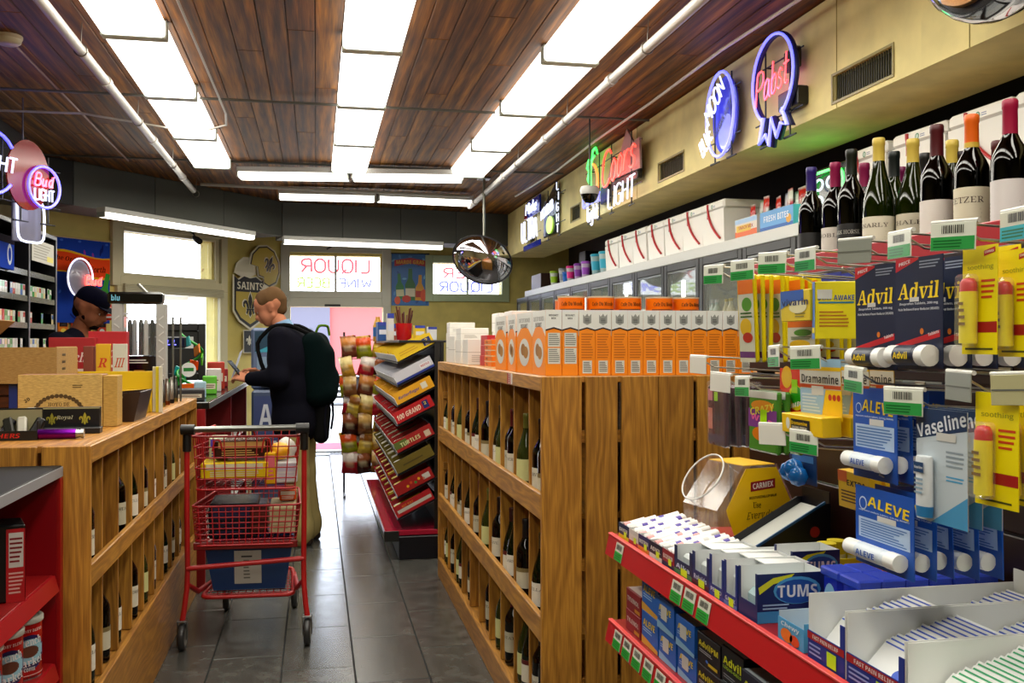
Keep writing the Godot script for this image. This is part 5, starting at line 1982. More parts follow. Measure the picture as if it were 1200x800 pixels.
			b.disc(-w * 0.36, h * 0.13, w * 0.05, h * 0.08, C("d8d8d0"), 0.0004)
			b.home()
			out.append(["carton", b.mesh(M.satin)])
		"jumbo":
			b.col = C("d8300e")
			b.bx(x0, -h, -0.0015, x1, 0, 0.0015, 0.001)
			b.disc(x0 + w * 0.28, -h * 0.18, w * 0.2, w * 0.2, C("e8b41c"), 0.0018)
			b.disc(w * 0.14, -h * 0.6, w * 0.3, h * 0.26, C("e0c81c"), 0.0018)
			b.disc(w * 0.16, -h * 0.56, w * 0.22, h * 0.2, C("2a9a1c"), 0.002)
			b.text("JUMBO", w * 0.1, -h * 0.76, w * 0.6, h * 0.12, C("f0e8d8"), 0.0022, "bold", 0.2, 0.2)
			b.rect(-w * 0.02, -h * 0.5, w * 0.2, -h * 0.22, C("9ad80e"), 0.0024)
			out.append(["sachet", b.mesh(M.shrink)])
		"gum":
			b.col = C("3a1420")
			for k in 3:
				b.col = [C("5a2028"), C("30101a"), C("482030")][k]
				b.bx(x0 + w * (0.02 + 0.33 * k), -h, -0.006, x0 + w * (0.32 + 0.33 * k), -h * 0.06, 0.006, 0.004)
			b.rect(x0 + w * 0.05, -h * 0.3, x0 + w * 0.3, -h * 0.12, C("d07a8a"), 0.0066)
			b.rect(x0 + w * 0.05, -h * 0.75, x0 + w * 0.3, -h * 0.42, C("d8806a"), 0.0066)
			b.rect(x0 + w * 0.4, -h * 0.3, x0 + w * 0.6, -h * 0.16, C("9ad81c"), 0.0066)
			b.rect(x0 + w * 0.05, -h * 0.95, x1 - w * 0.05, -h * 0.82, C("3a3050"), 0.0066)
			out.append(["sticks", b.mesh(M.shrink)])
			b = mb()
			b.bx(x0, -h, -0.008, x1, 0, 0.008, 0.003)
			out.append(["wrap", b.mesh(M.clear)])
		"candy":
			b.col = C("4a8a30")
			b.bx(x0, -h, -0.006, x1, 0, 0.006, 0.004)
			b.rect(x0, -h * 0.12, x1, 0, C("d0d0c8"), 0.0064)
			b.rect(x0, -h * 0.6, x1, -h * 0.3, C("7a3a8a"), 0.0064)
			b.disc(0, -h * 0.24, w * 0.4, h * 0.09, C("e0902a"), 0.0066)
			b.text("CRAZY", 0, -h * 0.3, w * 0.85, h * 0.12, C("e8d84a"), 0.007, "bold", 0.0, 0.15)
			b.text("WILD", 0, -h * 0.47, w * 0.8, h * 0.1, C("e05a9a"), 0.007, "bold", 0.0, -0.15)
			b.disc(0, -h * 0.7, w * 0.35, h * 0.12, C("d8781c"), 0.0066)
			b.disc(0.1 * w, -h * 0.7, w * 0.2, h * 0.07, C("5a2a7a"), 0.0069)
			b.rect(-w * 0.05, -h * 0.5, w * 0.18, -h * 0.3, C("a8e01c"), 0.0074)
			out.append(["sachet", b.mesh(M.shrink)])
		"snack":
			b.col = C("d8c414")
			b.bx(x0, -h, -0.005, x1, 0, 0.005, 0.003)
			b.rect(x0 + w * 0.08, -h, x1, -h * 0.16, C("c9c9b4"), 0.0054)
			b.rect(x0 + w * 0.08, -h * 0.22, x1, -h * 0.06, C("e0701c"), 0.0056)
			b.disc(w * 0.1, -h * 0.34, w * 0.3, h * 0.08, C("4a8a2a"), 0.0058)
			b.disc(0, -h * 0.6, w * 0.35, h * 0.1, C("d8b01c"), 0.0058)
			b.disc(w * 0.1, -h * 0.72, w * 0.3, h * 0.06, C("b02418"), 0.006)
			b.rect(x0 + w * 0.08, -h * 0.95, x1, -h * 0.88, C("5a2a6a"), 0.0058)
			b.print_lines(x0 + w * 0.2, -h * 0.5, x1 - w * 0.1, -h * 0.42, 2, C("2a5a1c"), 0.006)
			out.append(["sachet", b.mesh(M.shrink)])
		"vivarin":
			b.col = C("e4c81a")
			b.bx(x0, -h, -0.012, x1, 0, 0.012, 0.001)
			b.rect(x0, -h * 0.35, x0 + w * 0.8, 0, C("2a5ab0"), 0.0124)
			b.shape([Vector2(x0, -h * 0.6), Vector2(x0 + w * 0.4, -h * 0.35), Vector2(x0, -h * 0.3)], C("4a7ac0"), 0.0126)
			b.disc(w * 0.1, -h * 0.55, w * 0.3, h * 0.2, C("e8e0b0"), 0.0126)
			b.text("vivarin", 0, -h * 0.38, w * 0.9, h * 0.22, C("1c2a5c"), 0.013, "bold")
			b.print_lines(w * 0.0, -h * 0.9, x1 - w * 0.08, -h * 0.72, 2, C("8a7a2a"), 0.0126)
			out.append(["carton", b.mesh(M.card)])
		"awake":
			b.col = C("ecdc10")
			b.bx(x0, -h, -0.014, x1, 0, 0.014, 0.001)
			b.text("STAY AWAKE", 0, -h * 0.28, w * 0.86, h * 0.09, C("1c4a9c"), 0.0148, "bold")
			b.rect(x0 + w * 0.08, -h * 0.38, x1 - w * 0.08, -h * 0.35, C("2a7a9c"), 0.0146)
			b.print_lines(x0 + w * 0.1, -h * 0.8, x1 - w * 0.2, -h * 0.5, 5, C("c07a1c"), 0.0146)
			b.rect(x0 + w * 0.05, -h * 0.3, x0 + w * 0.4, -h * 0.14, C("d0d0c8"), 0.015)
			b.face(Vector3(x0 - 0.0004, 0, 0), Vector3(0, 0, 1), Vector3.UP)
			b.rect(-0.014, -h, 0.014, 0, C("3a74c8"), 0.0)
			b.rect(-0.012, -h * 0.9, 0.012, -h * 0.8, C("ecdc10"), 0.0003)
			b.home()
			out.append(["carton", b.mesh(M.card)])
		"bluecard":
			b.col = C("1c2a8c")
			b.bx(x0, -h, -0.0006, x1, 0, 0.0006)
			b.print_lines(x0 + w * 0.1, -h * 0.6, x1 - w * 0.1, -h * 0.3, 2, C("8a98d8"), 0.0009)
			b.rect(x0, -h, x1, -h * 0.85, C("c9c9d8"), 0.0009)
			out.append(["card", b.mesh(M.satin)])
		"balls":
			b.col = C("1a3a6c")
			b.bx(x0, -h, -0.0006, x1, 0, 0.0006)
			b.rect(x0 + w * 0.1, -h * 0.3, x1 - w * 0.1, -h * 0.08, C("4a88c8"), 0.0009)
			out.append(["card", b.mesh(M.satin)])
			b = mb(C("1c6ab8"))
			for q in [[-0.18, -0.62], [0.16, -0.72], [0.0, -0.5]]:
				var r := w * 0.2
				b.lathe([[0.0, -r], [r * 0.7, -r * 0.7], [r, 0.0], [r * 0.7, r * 0.7], [0.0, r]], 12, Vector3(w * q[0], h * q[1], r))
			out.append(["ball", b.mesh(M.gloss)])
		_:
			b.col = C("e0b414")
			b.bx(x0, -h, -0.012, x1, 0, 0.012, 0.001)
			b.rect(x0, -h * 0.3, x0 + w * 0.3, 0, C("d8641c"), 0.0124)
			b.text("EXTRA", w * 0.1, -h * 0.3, w * 0.6, h * 0.15, C("1c1810"), 0.0128)
			b.print_lines(x0 + w * 0.1, -h * 0.85, x1 - w * 0.1, -h * 0.5, 4, C("5a3a10"), 0.0126)
			out.append(["carton", b.mesh(M.card)])
	return out

func gondola() -> void:
	gondola_frame()
	for q in [[729, 0.905], [797, 0.905], [812, 0.905], [829, 0.905], [727, 0.685], [738, 0.685], [750, 0.685], [763, 0.685], [777, 0.685], [792, 0.685]]:
		shelf_label(q[0], q[1], "green and white price label on the %s red shelf edge" % ("upper" if q[1] > 0.8 else "lower"))
	var tags := [
		[838, 325, "green", "top row, at the rack end"], [872, 320, "green", "top row, second from the rack"], [907, 312, "green", "top row above the yellow sachets"], [946, 308, "green", "top row above the blue card"],
		[1004, 298, "clear", "top row above the first advil card"], [1057, 291, "green", "top row above the second advil card"], [1120, 281, "green", "top row above the carmex cards"], [1196, 268, "teal", "top row past the carmex cards"],
		[820, 430, "white", "second row at the oak rack"], [846, 451, "white", "second row above the gum sticks"], [872, 456, "green", "second row above the candy sachet"], [909, 421, "green", "second row below the yellow sachets"],
		[946, 423, "green", "second row above the orange sachet"], [1003, 449, "green", "second row beside the motion sickness packs"], [1061, 475, "green", "second row above the petroleum jelly packs"], [1126, 457, "clear", "second row beside the lip balm cards"], [1197, 461, "yellow", "second row past the lip balm cards"],
		[907, 512, "white", "third row below the candy sachet"], [944, 522, "green", "third row below the motion sickness packs"],
	]
	for t in tags:
		peg_hook(t[0], t[1], 0.76, t[2], "wire peg hook with %s label plate, %s" % [t[2], t[3]])
	hang("snack_sachet", 866, 322, 884, 424, 0.8, 8, 0.019, "snack", "tall yellow-edged snack sachet", "yellow snack sachets on one hook")
	hang("pill_box", 922, 340, 957, 376, 0.8, 1, 0.02, "vivarin", "blue and yellow vivarin carton on a hook", "")
	hang("snack_sachet", 924, 372, 958, 424, 0.83, 5, 0.02, "snack", "short yellow sachet below the vivarin carton", "yellow sachets below the vivarin carton")
	hang("blister_card", 934, 322, 985, 348, 0.95, 2, 0.03, "bluecard", "dark blue card behind the vivarin carton", "dark blue cards")
	hang("pill_box", 966, 330, 991, 397, 0.82, 1, 0.03, "awake", "yellow Stay Awake carton with blue side", "", 1.2)
	hang("blister_card", 1003, 311, 1050, 432, 0.8, 3, 0.05, "advil", "navy Advil card with vial beside the Stay Awake carton", "navy Advil cards, first hook")
	hang("blister_card", 1050, 301, 1106, 431, 0.8, 6, 0.042, "advil", "navy Advil card with vial beside the Carmex cards", "navy Advil cards, second hook")
	hang("blister_card", 1130, 288, 1169, 415, 0.78, 2, 0.03, "carmex", "yellow Carmex card below the green label plate", "yellow Carmex cards, first hook")
	hang("blister_card", 1169, 292, 1212, 418, 0.8, 2, 0.03, "carmex", "yellow Carmex card below the teal label plate", "yellow Carmex cards, second hook")
	hang("gum_pack", 832, 447, 853, 522, 0.8, 4, 0.022, "gum", "clear pack of dark sticks beside the oak rack", "clear packs of dark sticks")
	hang("candy_sachet", 882, 458, 913, 530, 0.8, 3, 0.02, "candy", "green and purple candy sachet", "green and purple candy sachets")
	hang("candy_sachet", 914, 432, 946, 488, 0.83, 2, 0.02, "jumbo", "orange-red sachet with a green face", "orange-red sachets")
	hang("travel_pill_pack", 937, 421, 985, 508, 0.79, 3, 0.045, "dramamine", "yellow Dramamine pack with carton foot", "yellow Dramamine packs")
	hang("blister_card", 1000, 456, 1051, 562, 0.79, 4, 0.024, "aleve", "blue Aleve card with white vial in the middle row", "blue Aleve cards, middle row")
	hang("blister_card", 1074, 480, 1134, 614, 0.77, 3, 0.022, "vaseline", "white and navy Vaseline card with lip tube", "Vaseline cards")
	hang("blister_card", 1144, 460, 1194, 594, 0.76, 3, 0.03, "carmex", "yellow Carmex card in the middle row", "yellow Carmex cards, middle row")
	hang("blister_card", 1003, 575, 1071, 668, 0.78, 6, 0.03, "aleve", "blue Aleve card with white vial low above the shelf", "blue Aleve cards, low row")
	hang("blister_card", 926, 530, 956, 566, 0.93, 1, 0.02, "balls", "dark blue card with three blue balls", "")
	hang("pill_box", 988, 553, 1026, 597, 0.97, 2, 0.03, "extra", "small yellow and orange carton behind the Aleve cards", "small yellow cartons")
	for t in [[939, 340, "bare", "carrying the vivarin carton"], [985, 330, "bare", "carrying the Stay Awake carton"], [1028, 572, "bare", "low, carrying the lowest Aleve cards"], [941, 529, "bare", "carrying the card with blue balls"]]:
		peg_hook(t[0], t[1] - 4, 0.9 if t[0] == 941 else 0.785, t[2], "bare wire peg hook %s" % t[3])
	top_bottles()
	shelf_goods()

func top_bottles() -> void:
	var Y := 1.5852
	var rows := [
		[951, 197, 1.43, {"capsule": "2a1c66", "kind": 0, "glass": "040304", "label": "1c1618"}, "purple-capped dark bottle beside the green neon"],
		[979, 191, 1.43, {"capsule": "8a1446", "kind": 0, "label": "cfc9be", "text": "NOBLE"}, "magenta-capped bottle with white label"],
		[998, 176, 1.43, {"capsule": "141614", "kind": 0, "glass": "040504", "label": "0d0f0d", "text": "DARK HORSE", "text_color": "b9b9b0"}, "black-capped bottle with black label"],
		[1030, 160, 1.42, {"capsule": "c9b04a", "kind": 1, "glass": "12160a", "label": "cdc8b2", "text": "GNARLY", "capsule_h": 0.06}, "gold-capped bottle with cream label and round shoulders"],
		[1070, 163, 1.47, {"capsule": "c9b04a", "kind": 1, "glass": "12160a", "label": "c4bfa8", "text": "CHALK", "capsule_h": 0.06}, "gold-capped bottle set a little further back"],
		[1098, 146, 1.43, {"capsule": "4a1018", "kind": 0, "label": "d5d0c8", "text": "", "capsule_h": 0.075, "l1": 0.14}, "maroon screw-capped bottle with large white label"],
		[1139, 135, 1.43, {"capsule": "e0640e", "capsule_band": "c9a83a", "kind": 0, "label": "cfcab0", "text": "FETZER", "capsule_h": 0.075, "l1": 0.15}, "orange-capped bottle with cream label"],
		[1184, 118, 1.42, {"capsule": "9a1438", "kind": 0, "label": "cbc9c6", "text": "", "capsule_h": 0.085, "l1": 0.145}, "crimson-capped bottle with pale grey label"],
		[1013, 192, 1.56, {"capsule": "7a1240", "kind": 0}, "magenta-capped bottle in the back row behind the black cap"],
		[1048, 178, 1.56, {"capsule": "141618", "kind": 0, "glass": "141a08"}, "black-capped bottle in the back row between the gold caps"],
		[1056, 195, 1.62, {"capsule": "6a1248", "kind": 0}, "violet-capped bottle in the back row"],
		[1084, 180, 1.58, {"capsule": "161618", "kind": 0}, "black-capped bottle in the back row beside the gold cap"],
		[1116, 165, 1.56, {"capsule": "c9b04a", "kind": 1, "glass": "1a2008"}, "gold-capped bottle in the back row"],
		[1128, 182, 1.58, {"capsule": "1a0c10", "kind": 0}, "dark-capped bottle in the back row behind the orange cap"],
		[1170, 165, 1.58, {"capsule": "4a1018", "kind": 0}, "maroon-capped bottle in the back row"],
	]
	for r in rows:
		var p := on_x(r[0], r[1], r[2])
		var h := clampf(p.y - Y, 0.285, 0.335)
		var op: Dictionary = r[3].duplicate()
		op["h"] = snappedf(h, 0.005)
		op["segs"] = 32
		var o := thing("wine_bottle", r[4] + " on the top shelf", "bottle", Vector3(p.x, Y, p.z), -PI / 2 + 0.5, "wine bottles on the top shelf of the medicine gondola")
		bottle_parts(o, op)

# an open display tray: front looks to -x, width along z; u-cut front when cut > 0
func tray(o: Node3D, w: float, d: float, h: float, outside: Color, inside: Color, front_h: float, cut := 0.0) -> void:
	var b := mb(outside)
	var th := 0.0015
	b.bx(0, 0, -w / 2, th, front_h, w / 2)
	if cut > 0.0:
		b.bx(0, front_h, -w / 2, th, h, -w / 2 + w * cut)
		b.bx(0, front_h, w / 2 - w * cut, th, h, w / 2)
	b.bx(d - th, 0, -w / 2, d, h, w / 2)
	b.bx(th, 0, -w / 2, d - th, h, -w / 2 + th)
	b.bx(th, 0, w / 2 - th, d - th, h, w / 2)
	b.bx(th, 0, -w / 2 + th, d - th, th, w / 2 - th)
	part("carton", b, "card", o)
	b = mb(inside)
	b.bx(th, th, -w / 2 + th, d - th, h + 0.0003, -w / 2 + th * 1.5)
	b.bx(th, th, w / 2 - th * 1.5, d - th, h + 0.0003, w / 2 - th)
	b.bx(d - th * 1.5, th, -w / 2 + th * 1.5, d - th, h + 0.0003, w / 2 - th * 1.5)
	part("lining", b, "card", o)

func shelf_goods() -> void:
	var Y := 0.9055
	var X := 0.748
	var edges := [725, 737, 748, 761, 776, 790]
	var faces := [["1c2448", "d8b41c"], ["c9c4bc", "b02030"], ["2a2a5c", "d8781c"], ["14182c", "c9c9c4"], ["8a1a24", "1c2448"]]
	for k in 5:
		var a := on_x(edges[k], 650, X).z
		var z := on_x(edges[k + 1], 650, X).z
		var w := z - a - 0.002
		var o := thing("vial_tray", "small open carton of white pill vials, %s from the oak rack" % ORD[k], "display carton", Vector3(X, Y, (a + z) / 2), 0.0, "cartons of vials on the upper red shelf")
		tray(o, w, 0.15, 0.036, C(faces[k][0]), C("c9c9c4"), 0.036)
		var b := mb()
		b.t = Transform3D(Basis(Vector3(0, 0, 1), Vector3.UP, Vector3(-1, 0, 0)), Vector3(-0.0003, 0, 0))
		b.rect(-w / 2, 0.0, w / 2, 0.01, C(faces[k][1]))
		b.text(["BAYER", "Tylenol", "MOTRIN", "ADVIL", "EXCEDRIN"][k], 0, 0.022, w * 0.8, 0.009, C("d8d8d0"), 0.0006)
		b.rect(w * 0.05, 0.006, w * 0.3, 0.02, C("c4e81c"), 0.0008)
		part("print", b, "card", o)
		for row in 4:
			for j in 3:
				var q := thing("pill_vial", "white pill vial %s lying in the %s small carton from the oak rack" % [["with pink cap", "with white cap", "with violet band"][(row + j + k) % 3], ORD[k]], "vial", Vector3(X + 0.008 + row * 0.03, Y + 0.026 + 0.004 * row, (a + z) / 2 + (j - 1) * w * 0.31), rng.randf_range(-0.2, 0.2), "pill vials on the upper red shelf")
				q.rotation.z = 0.22
				var m := mb(C("e4e2de"))
				m.t = Transform3D(Basis(Vector3(0, -1, 0), Vector3(1, 0, 0), Vector3(0, 0, 1)), Vector3(0.03, 0.0, 0))
				var cp: Color = [C("d89a98"), C("d8d8d6"), C("c9c7c4")][(row + j + k) % 3]
				m.lathe([[0.0, -0.028], [0.0095, -0.028], [0.0105, -0.025], [0.0105, -0.012], [0.0098, -0.012], [0.0098, 0.028], [0.0, 0.028]], 10, Vector3.ZERO, [cp, cp, cp, cp, C("e4e2de"), C("e4e2de")])
				if (row + j + k) % 3 == 2:
					m.lathe([[0.01, 0.002], [0.01, 0.016]], 10, Vector3.ZERO, [C("4a3a9a")])
				part("vial_body", m, "satin", q)
	var c2 := [[790, 811, 0.058, "15264a", "3a7a4a", "Alka", 0.03], [811, 831, 0.066, "1a2a5c", "4a1c24", "Rolaids", 0.03], [831, 848, 0.078, "1c2f78", "3a4a9a", "PEPTO", 0.022], [848, 864, 0.082, "1c2f78", "5a78b8", "GAS-X", 0.022]]
	for k in 4:
		var q: Array = c2[k]
		var a := on_x(q[0], 690, X).z
		var z := on_x(q[1], 690, X).z
		var w := z - a - 0.002
		var o := thing("display_carton", "navy and white open carton with cut-out front, %s past the vial cartons" % ORD[k], "display carton", Vector3(X, Y, (a + z) / 2), 0.0, "cut-out cartons on the upper red shelf")
		var dep: float = [0.16, 0.24, 0.145, 0.145][k]
		tray(o, w, dep, q[2], C(q[3]), C("e6e9e8"), q[6], 0.14)
		var b := mb()
		b.t = Transform3D(Basis(Vector3(0, 0, 1), Vector3.UP, Vector3(-1, 0, 0)), Vector3(-0.0003, 0, 0))
		b.rect(-w / 2, 0.0, w / 2, q[6] * 0.35, C(q[4]))
		b.text(q[5], 0, q[6] * 0.62, w * 0.75, q[6] * 0.35, C("b9c9e0"), 0.0006)
		b.rect(-w * 0.1, 0.002, w * 0.25, 0.017, C("c4e81c"), 0.0008)
		part("print", b, "card", o)
		for j in int((dep - 0.02) / 0.055):
			b = mb(C(["c4cccc", "9ab4c0", "d0d0cc"][j % 3]))
			b.bx(0.012 + 0.055 * j, 0.002, -w * 0.36, 0.06 + 0.055 * j, q[2] * 0.72, w * 0.36, 0.006)
			part("roll_pack", b, "card", o)
		b = mb(C("e8eae8"))
		b.t = Transform3D(Basis(Vector3(0, 0, 1), -0.04), Vector3(0.06, q[2] * 0.97, 0))
		b.bx(0.0, 0.0, -w / 2 + 0.003, dep - 0.066, 0.0015, w / 2 - 0.003)
		part("flap", b, "card", o)
	for k in 2:
		var p := on_x(902, 745, X) if k == 0 else Vector3(0.93, 0, -1.7)
		var o := thing("antacid_carton", ["navy Tums carton with yellow arc at the shelf edge", "navy Tums carton with yellow arc further back on the shelf"][k], "display carton", Vector3(X if k == 0 else 0.897, Y, p.z - (0.085 if k == 0 else 0.04)), 0.0)
		var w := 0.075
		tray(o, w, 0.13 if k == 0 else 0.1, 0.085, C("14265c"), C("e6e9e8"), 0.03, 0.1)
		var b := mb()
		b.face(Vector3(0, 0, w / 2 + 0.0003), Vector3(1, 0, 0), Vector3.UP)
		b.shape([Vector2(0.002, 0.062), Vector2(0.03, 0.078), Vector2(0.07, 0.084), Vector2(0.06, 0.074), Vector2(0.03, 0.067), Vector2(0.004, 0.05)], C("d8dc1c"), 0.0003)
		b.t.basis.x *= 1.0 if k == 0 else 0.8
		b.disc(0.075, 0.055, 0.045, 0.024, C("4a9ad0"), 0.0004)
		b.disc(0.075, 0.053, 0.04, 0.021, C("1c4a9c"), 0.0006)
		b.text("TUMS", 0.075, 0.054, 0.075, 0.021, C("dde2e6"), 0.0009, "bold")
		b.rect(0.0, 0.0, 0.128 if k == 0 else 0.099, 0.02, C("3a8ac0"), 0.0003)
		b.print_lines(0.01, 0.022, 0.06, 0.034, 2, C("9ab8d8"), 0.0005)
		part("print", b, "card", o)
		for j in (2 if k == 0 else 1):
			b = mb(C("a9c4c9"))
			b.bx(0.01 + 0.06 * j, 0.002, -w * 0.4, 0.06 + 0.06 * j, 0.05, w * 0.4, 0.01)
			part("roll_pack", b, "shrink", o)
	var p := on_x(926, 745, X)
	var o := thing("display_carton", "pale blue carton with orange print in front of the blue pouches", "display carton", Vector3(X, Y, p.z), 0.0)
	tray(o, 0.085, 0.1, 0.045, C("4a9ccc"), C("c4ccd0"), 0.036)
	var b := mb()
	b.t = Transform3D(Basis(Vector3(0, 0, 1), Vector3.UP, Vector3(-1, 0, 0)), Vector3(-0.0003, 0, 0))
	b.disc(-0.012, 0.012, 0.02, 0.011, C("d8701c"))
	b.disc(0.014, 0.01, 0.016, 0.009, C("d0481c"))
	b.text("Chewy", 0, 0.028, 0.06, 0.01, C("d8e4ec"), 0.0006, "bold", 0.2)
	part("print", b, "card", o)
	for k in 8:
		var m := mb(C("1a2aa8"))
		m.bx(-0.018, 0, -0.0275, 0.018, 0.1, 0.0275, 0.007)
		m.col = C("2f49c4")
		m.bx(-0.021, 0.088, -0.03, 0.021, 0.104, 0.03, 0.003)
		m.face(Vector3(0, 0, 0.0278), Vector3(1, 0, 0), Vector3.UP)
		m.disc(0, 0.05, 0.014, 0.03, C("6a9ad8"), 0.0004)
		m.face(Vector3(-0.0183, 0, 0), Vector3(0, 0, 1), Vector3.UP)
		m.disc(0, 0.045, 0.02, 0.034, C("7ab0d8"), 0.0004)
		m.text("tums", 0, 0.05, 0.03, 0.012, C("d0e0ee"), 0.0008)
		m.home()
		solo("clear_flask", m, "gloss", "blue plastic antacid flask behind the pale blue carton, %s from the shelf edge" % ORD[k], "flask", Vector3(0.872 + 0.043 * (k % 6), Y, p.z + (0.0 if k < 6 else -0.062)), 0.0, "blue antacid flasks")
	packet_boxes()
	back_goods()
	lower_shelf()

func packet_boxes() -> void:
	var Y := 0.9055
	var px := [945, 990, 1060, 1190]
	for k in 3:
		var a := on_x(px[k], 740, 0.748).z + 0.004
		var z := on_x(px[k + 1], 740, 0.748).z - 0.002
		var w := z - a
		var o := thing("powder_carton", ["open white carton of headache powders beside the blue flasks", "open white carton of headache powders in the middle", "open white carton of green-printed powders at the shelf end"][k], "display carton", Vector3(0.748, Y, (a + z) / 2), 0.0, "headache powder cartons")
		var blue := C("1c2f86" if k < 2 else "c9ccc4")
		var b := mb(blue)
		b.bx(0, 0, -w / 2, 0.0015, 0.042, w / 2)
		b.bx(0, 0.042, w / 2 - 0.012, 0.0015, 0.075, w / 2)
		part("front", b, "card", o)
		b = mb(C("e6e8e4"))
		for s in [-1, 1]:
			b.bx(0.0015, 0, s * (w / 2 - 0.0008) - 0.0008, 0.365, 0.098, s * (w / 2 - 0.0008) + 0.0008)
		b.bx(0.17, 0, -w / 2 + 0.002, 0.172, 0.085, w / 2 - 0.002)
		b.bx(0.363, 0, -w / 2 + 0.002, 0.365, 0.12, w / 2 - 0.002)
		b.bx(0.0015, 0, -w / 2 + 0.002, 0.363, 0.0015, w / 2 - 0.002)
		part("carton", b, "card", o)
		b = mb()
		b.t = Transform3D(Basis(Vector3(0, 0, 1), Vector3.UP, Vector3(-1, 0, 0)), Vector3(-0.0003, 0, 0))
		b.rect(-w / 2, 0.03, w / 2, 0.041, C("a01820" if k < 2 else "2a8a4a"))
		b.text("FAST PAIN RELIEF", 0, 0.0355, w * 0.7, 0.006, C("d8d0cc"), 0.0006)
		b.print_lines(-w * 0.45, 0.006, -w * 0.05, 0.026, 3, C("8a98d0"), 0.0005)
		b.rect(w * 0.05, 0.004, w * 0.3, 0.026, C("c4e81c"), 0.0008)
		part("print", b, "card", o)
		var lines := C("3a5ac0") if k < 2 else C("3aa06a")
		var pm := mb(C("e6e8e6"))
		pm.t = Transform3D(Basis(Vector3(0, 0, 1), -0.75), Vector3.ZERO)
		pm.bx(-0.002, -0.004, -w * 0.46, 0.002, 0.072, w * 0.46, 0.0008)
		var keep := pm.t
		pm.t = keep * Transform3D(Basis(Vector3(0, 0, 1), Vector3.UP, Vector3(-1, 0, 0)), Vector3(-0.0021, 0, 0))
		pm.rect(-w * 0.44, 0.066, w * 0.44, 0.0685, lines, 0.0003)
		pm.disc(w * 0.1, 0.03, w * 0.14, 0.012, lines, 0.0003)
		pm.t = keep * Transform3D(Basis(Vector3(0, 0, 1), Vector3(-1, 0, 0), Vector3(0, 1, 0)), Vector3(0, 0.0722, 0))
		pm.home()
		var mesh := pm.mesh(M.card)
		for row in 2:
			for j in 12:
				var q := MeshInstance3D.new()
				q.name = numbered("powder_packet")
				q.mesh = mesh
				add_child(q)
				q.position = Vector3(0.748 + 0.012 + 0.176 * row + 0.0102 * j, Y + 0.006 + 0.0026 * j, (a + z) / 2 + rng.randf_range(-0.002, 0.002))
				q.rotation.z = rng.randf_range(-0.04, 0.04)
				tag(q, "white powder packet, %s print, %s row of the %s powder carton" % ["blue" if k < 2 else "green", ["front", "rear"][row], ["first", "middle", "last"][k]], "packet", "powder packets in open cartons")

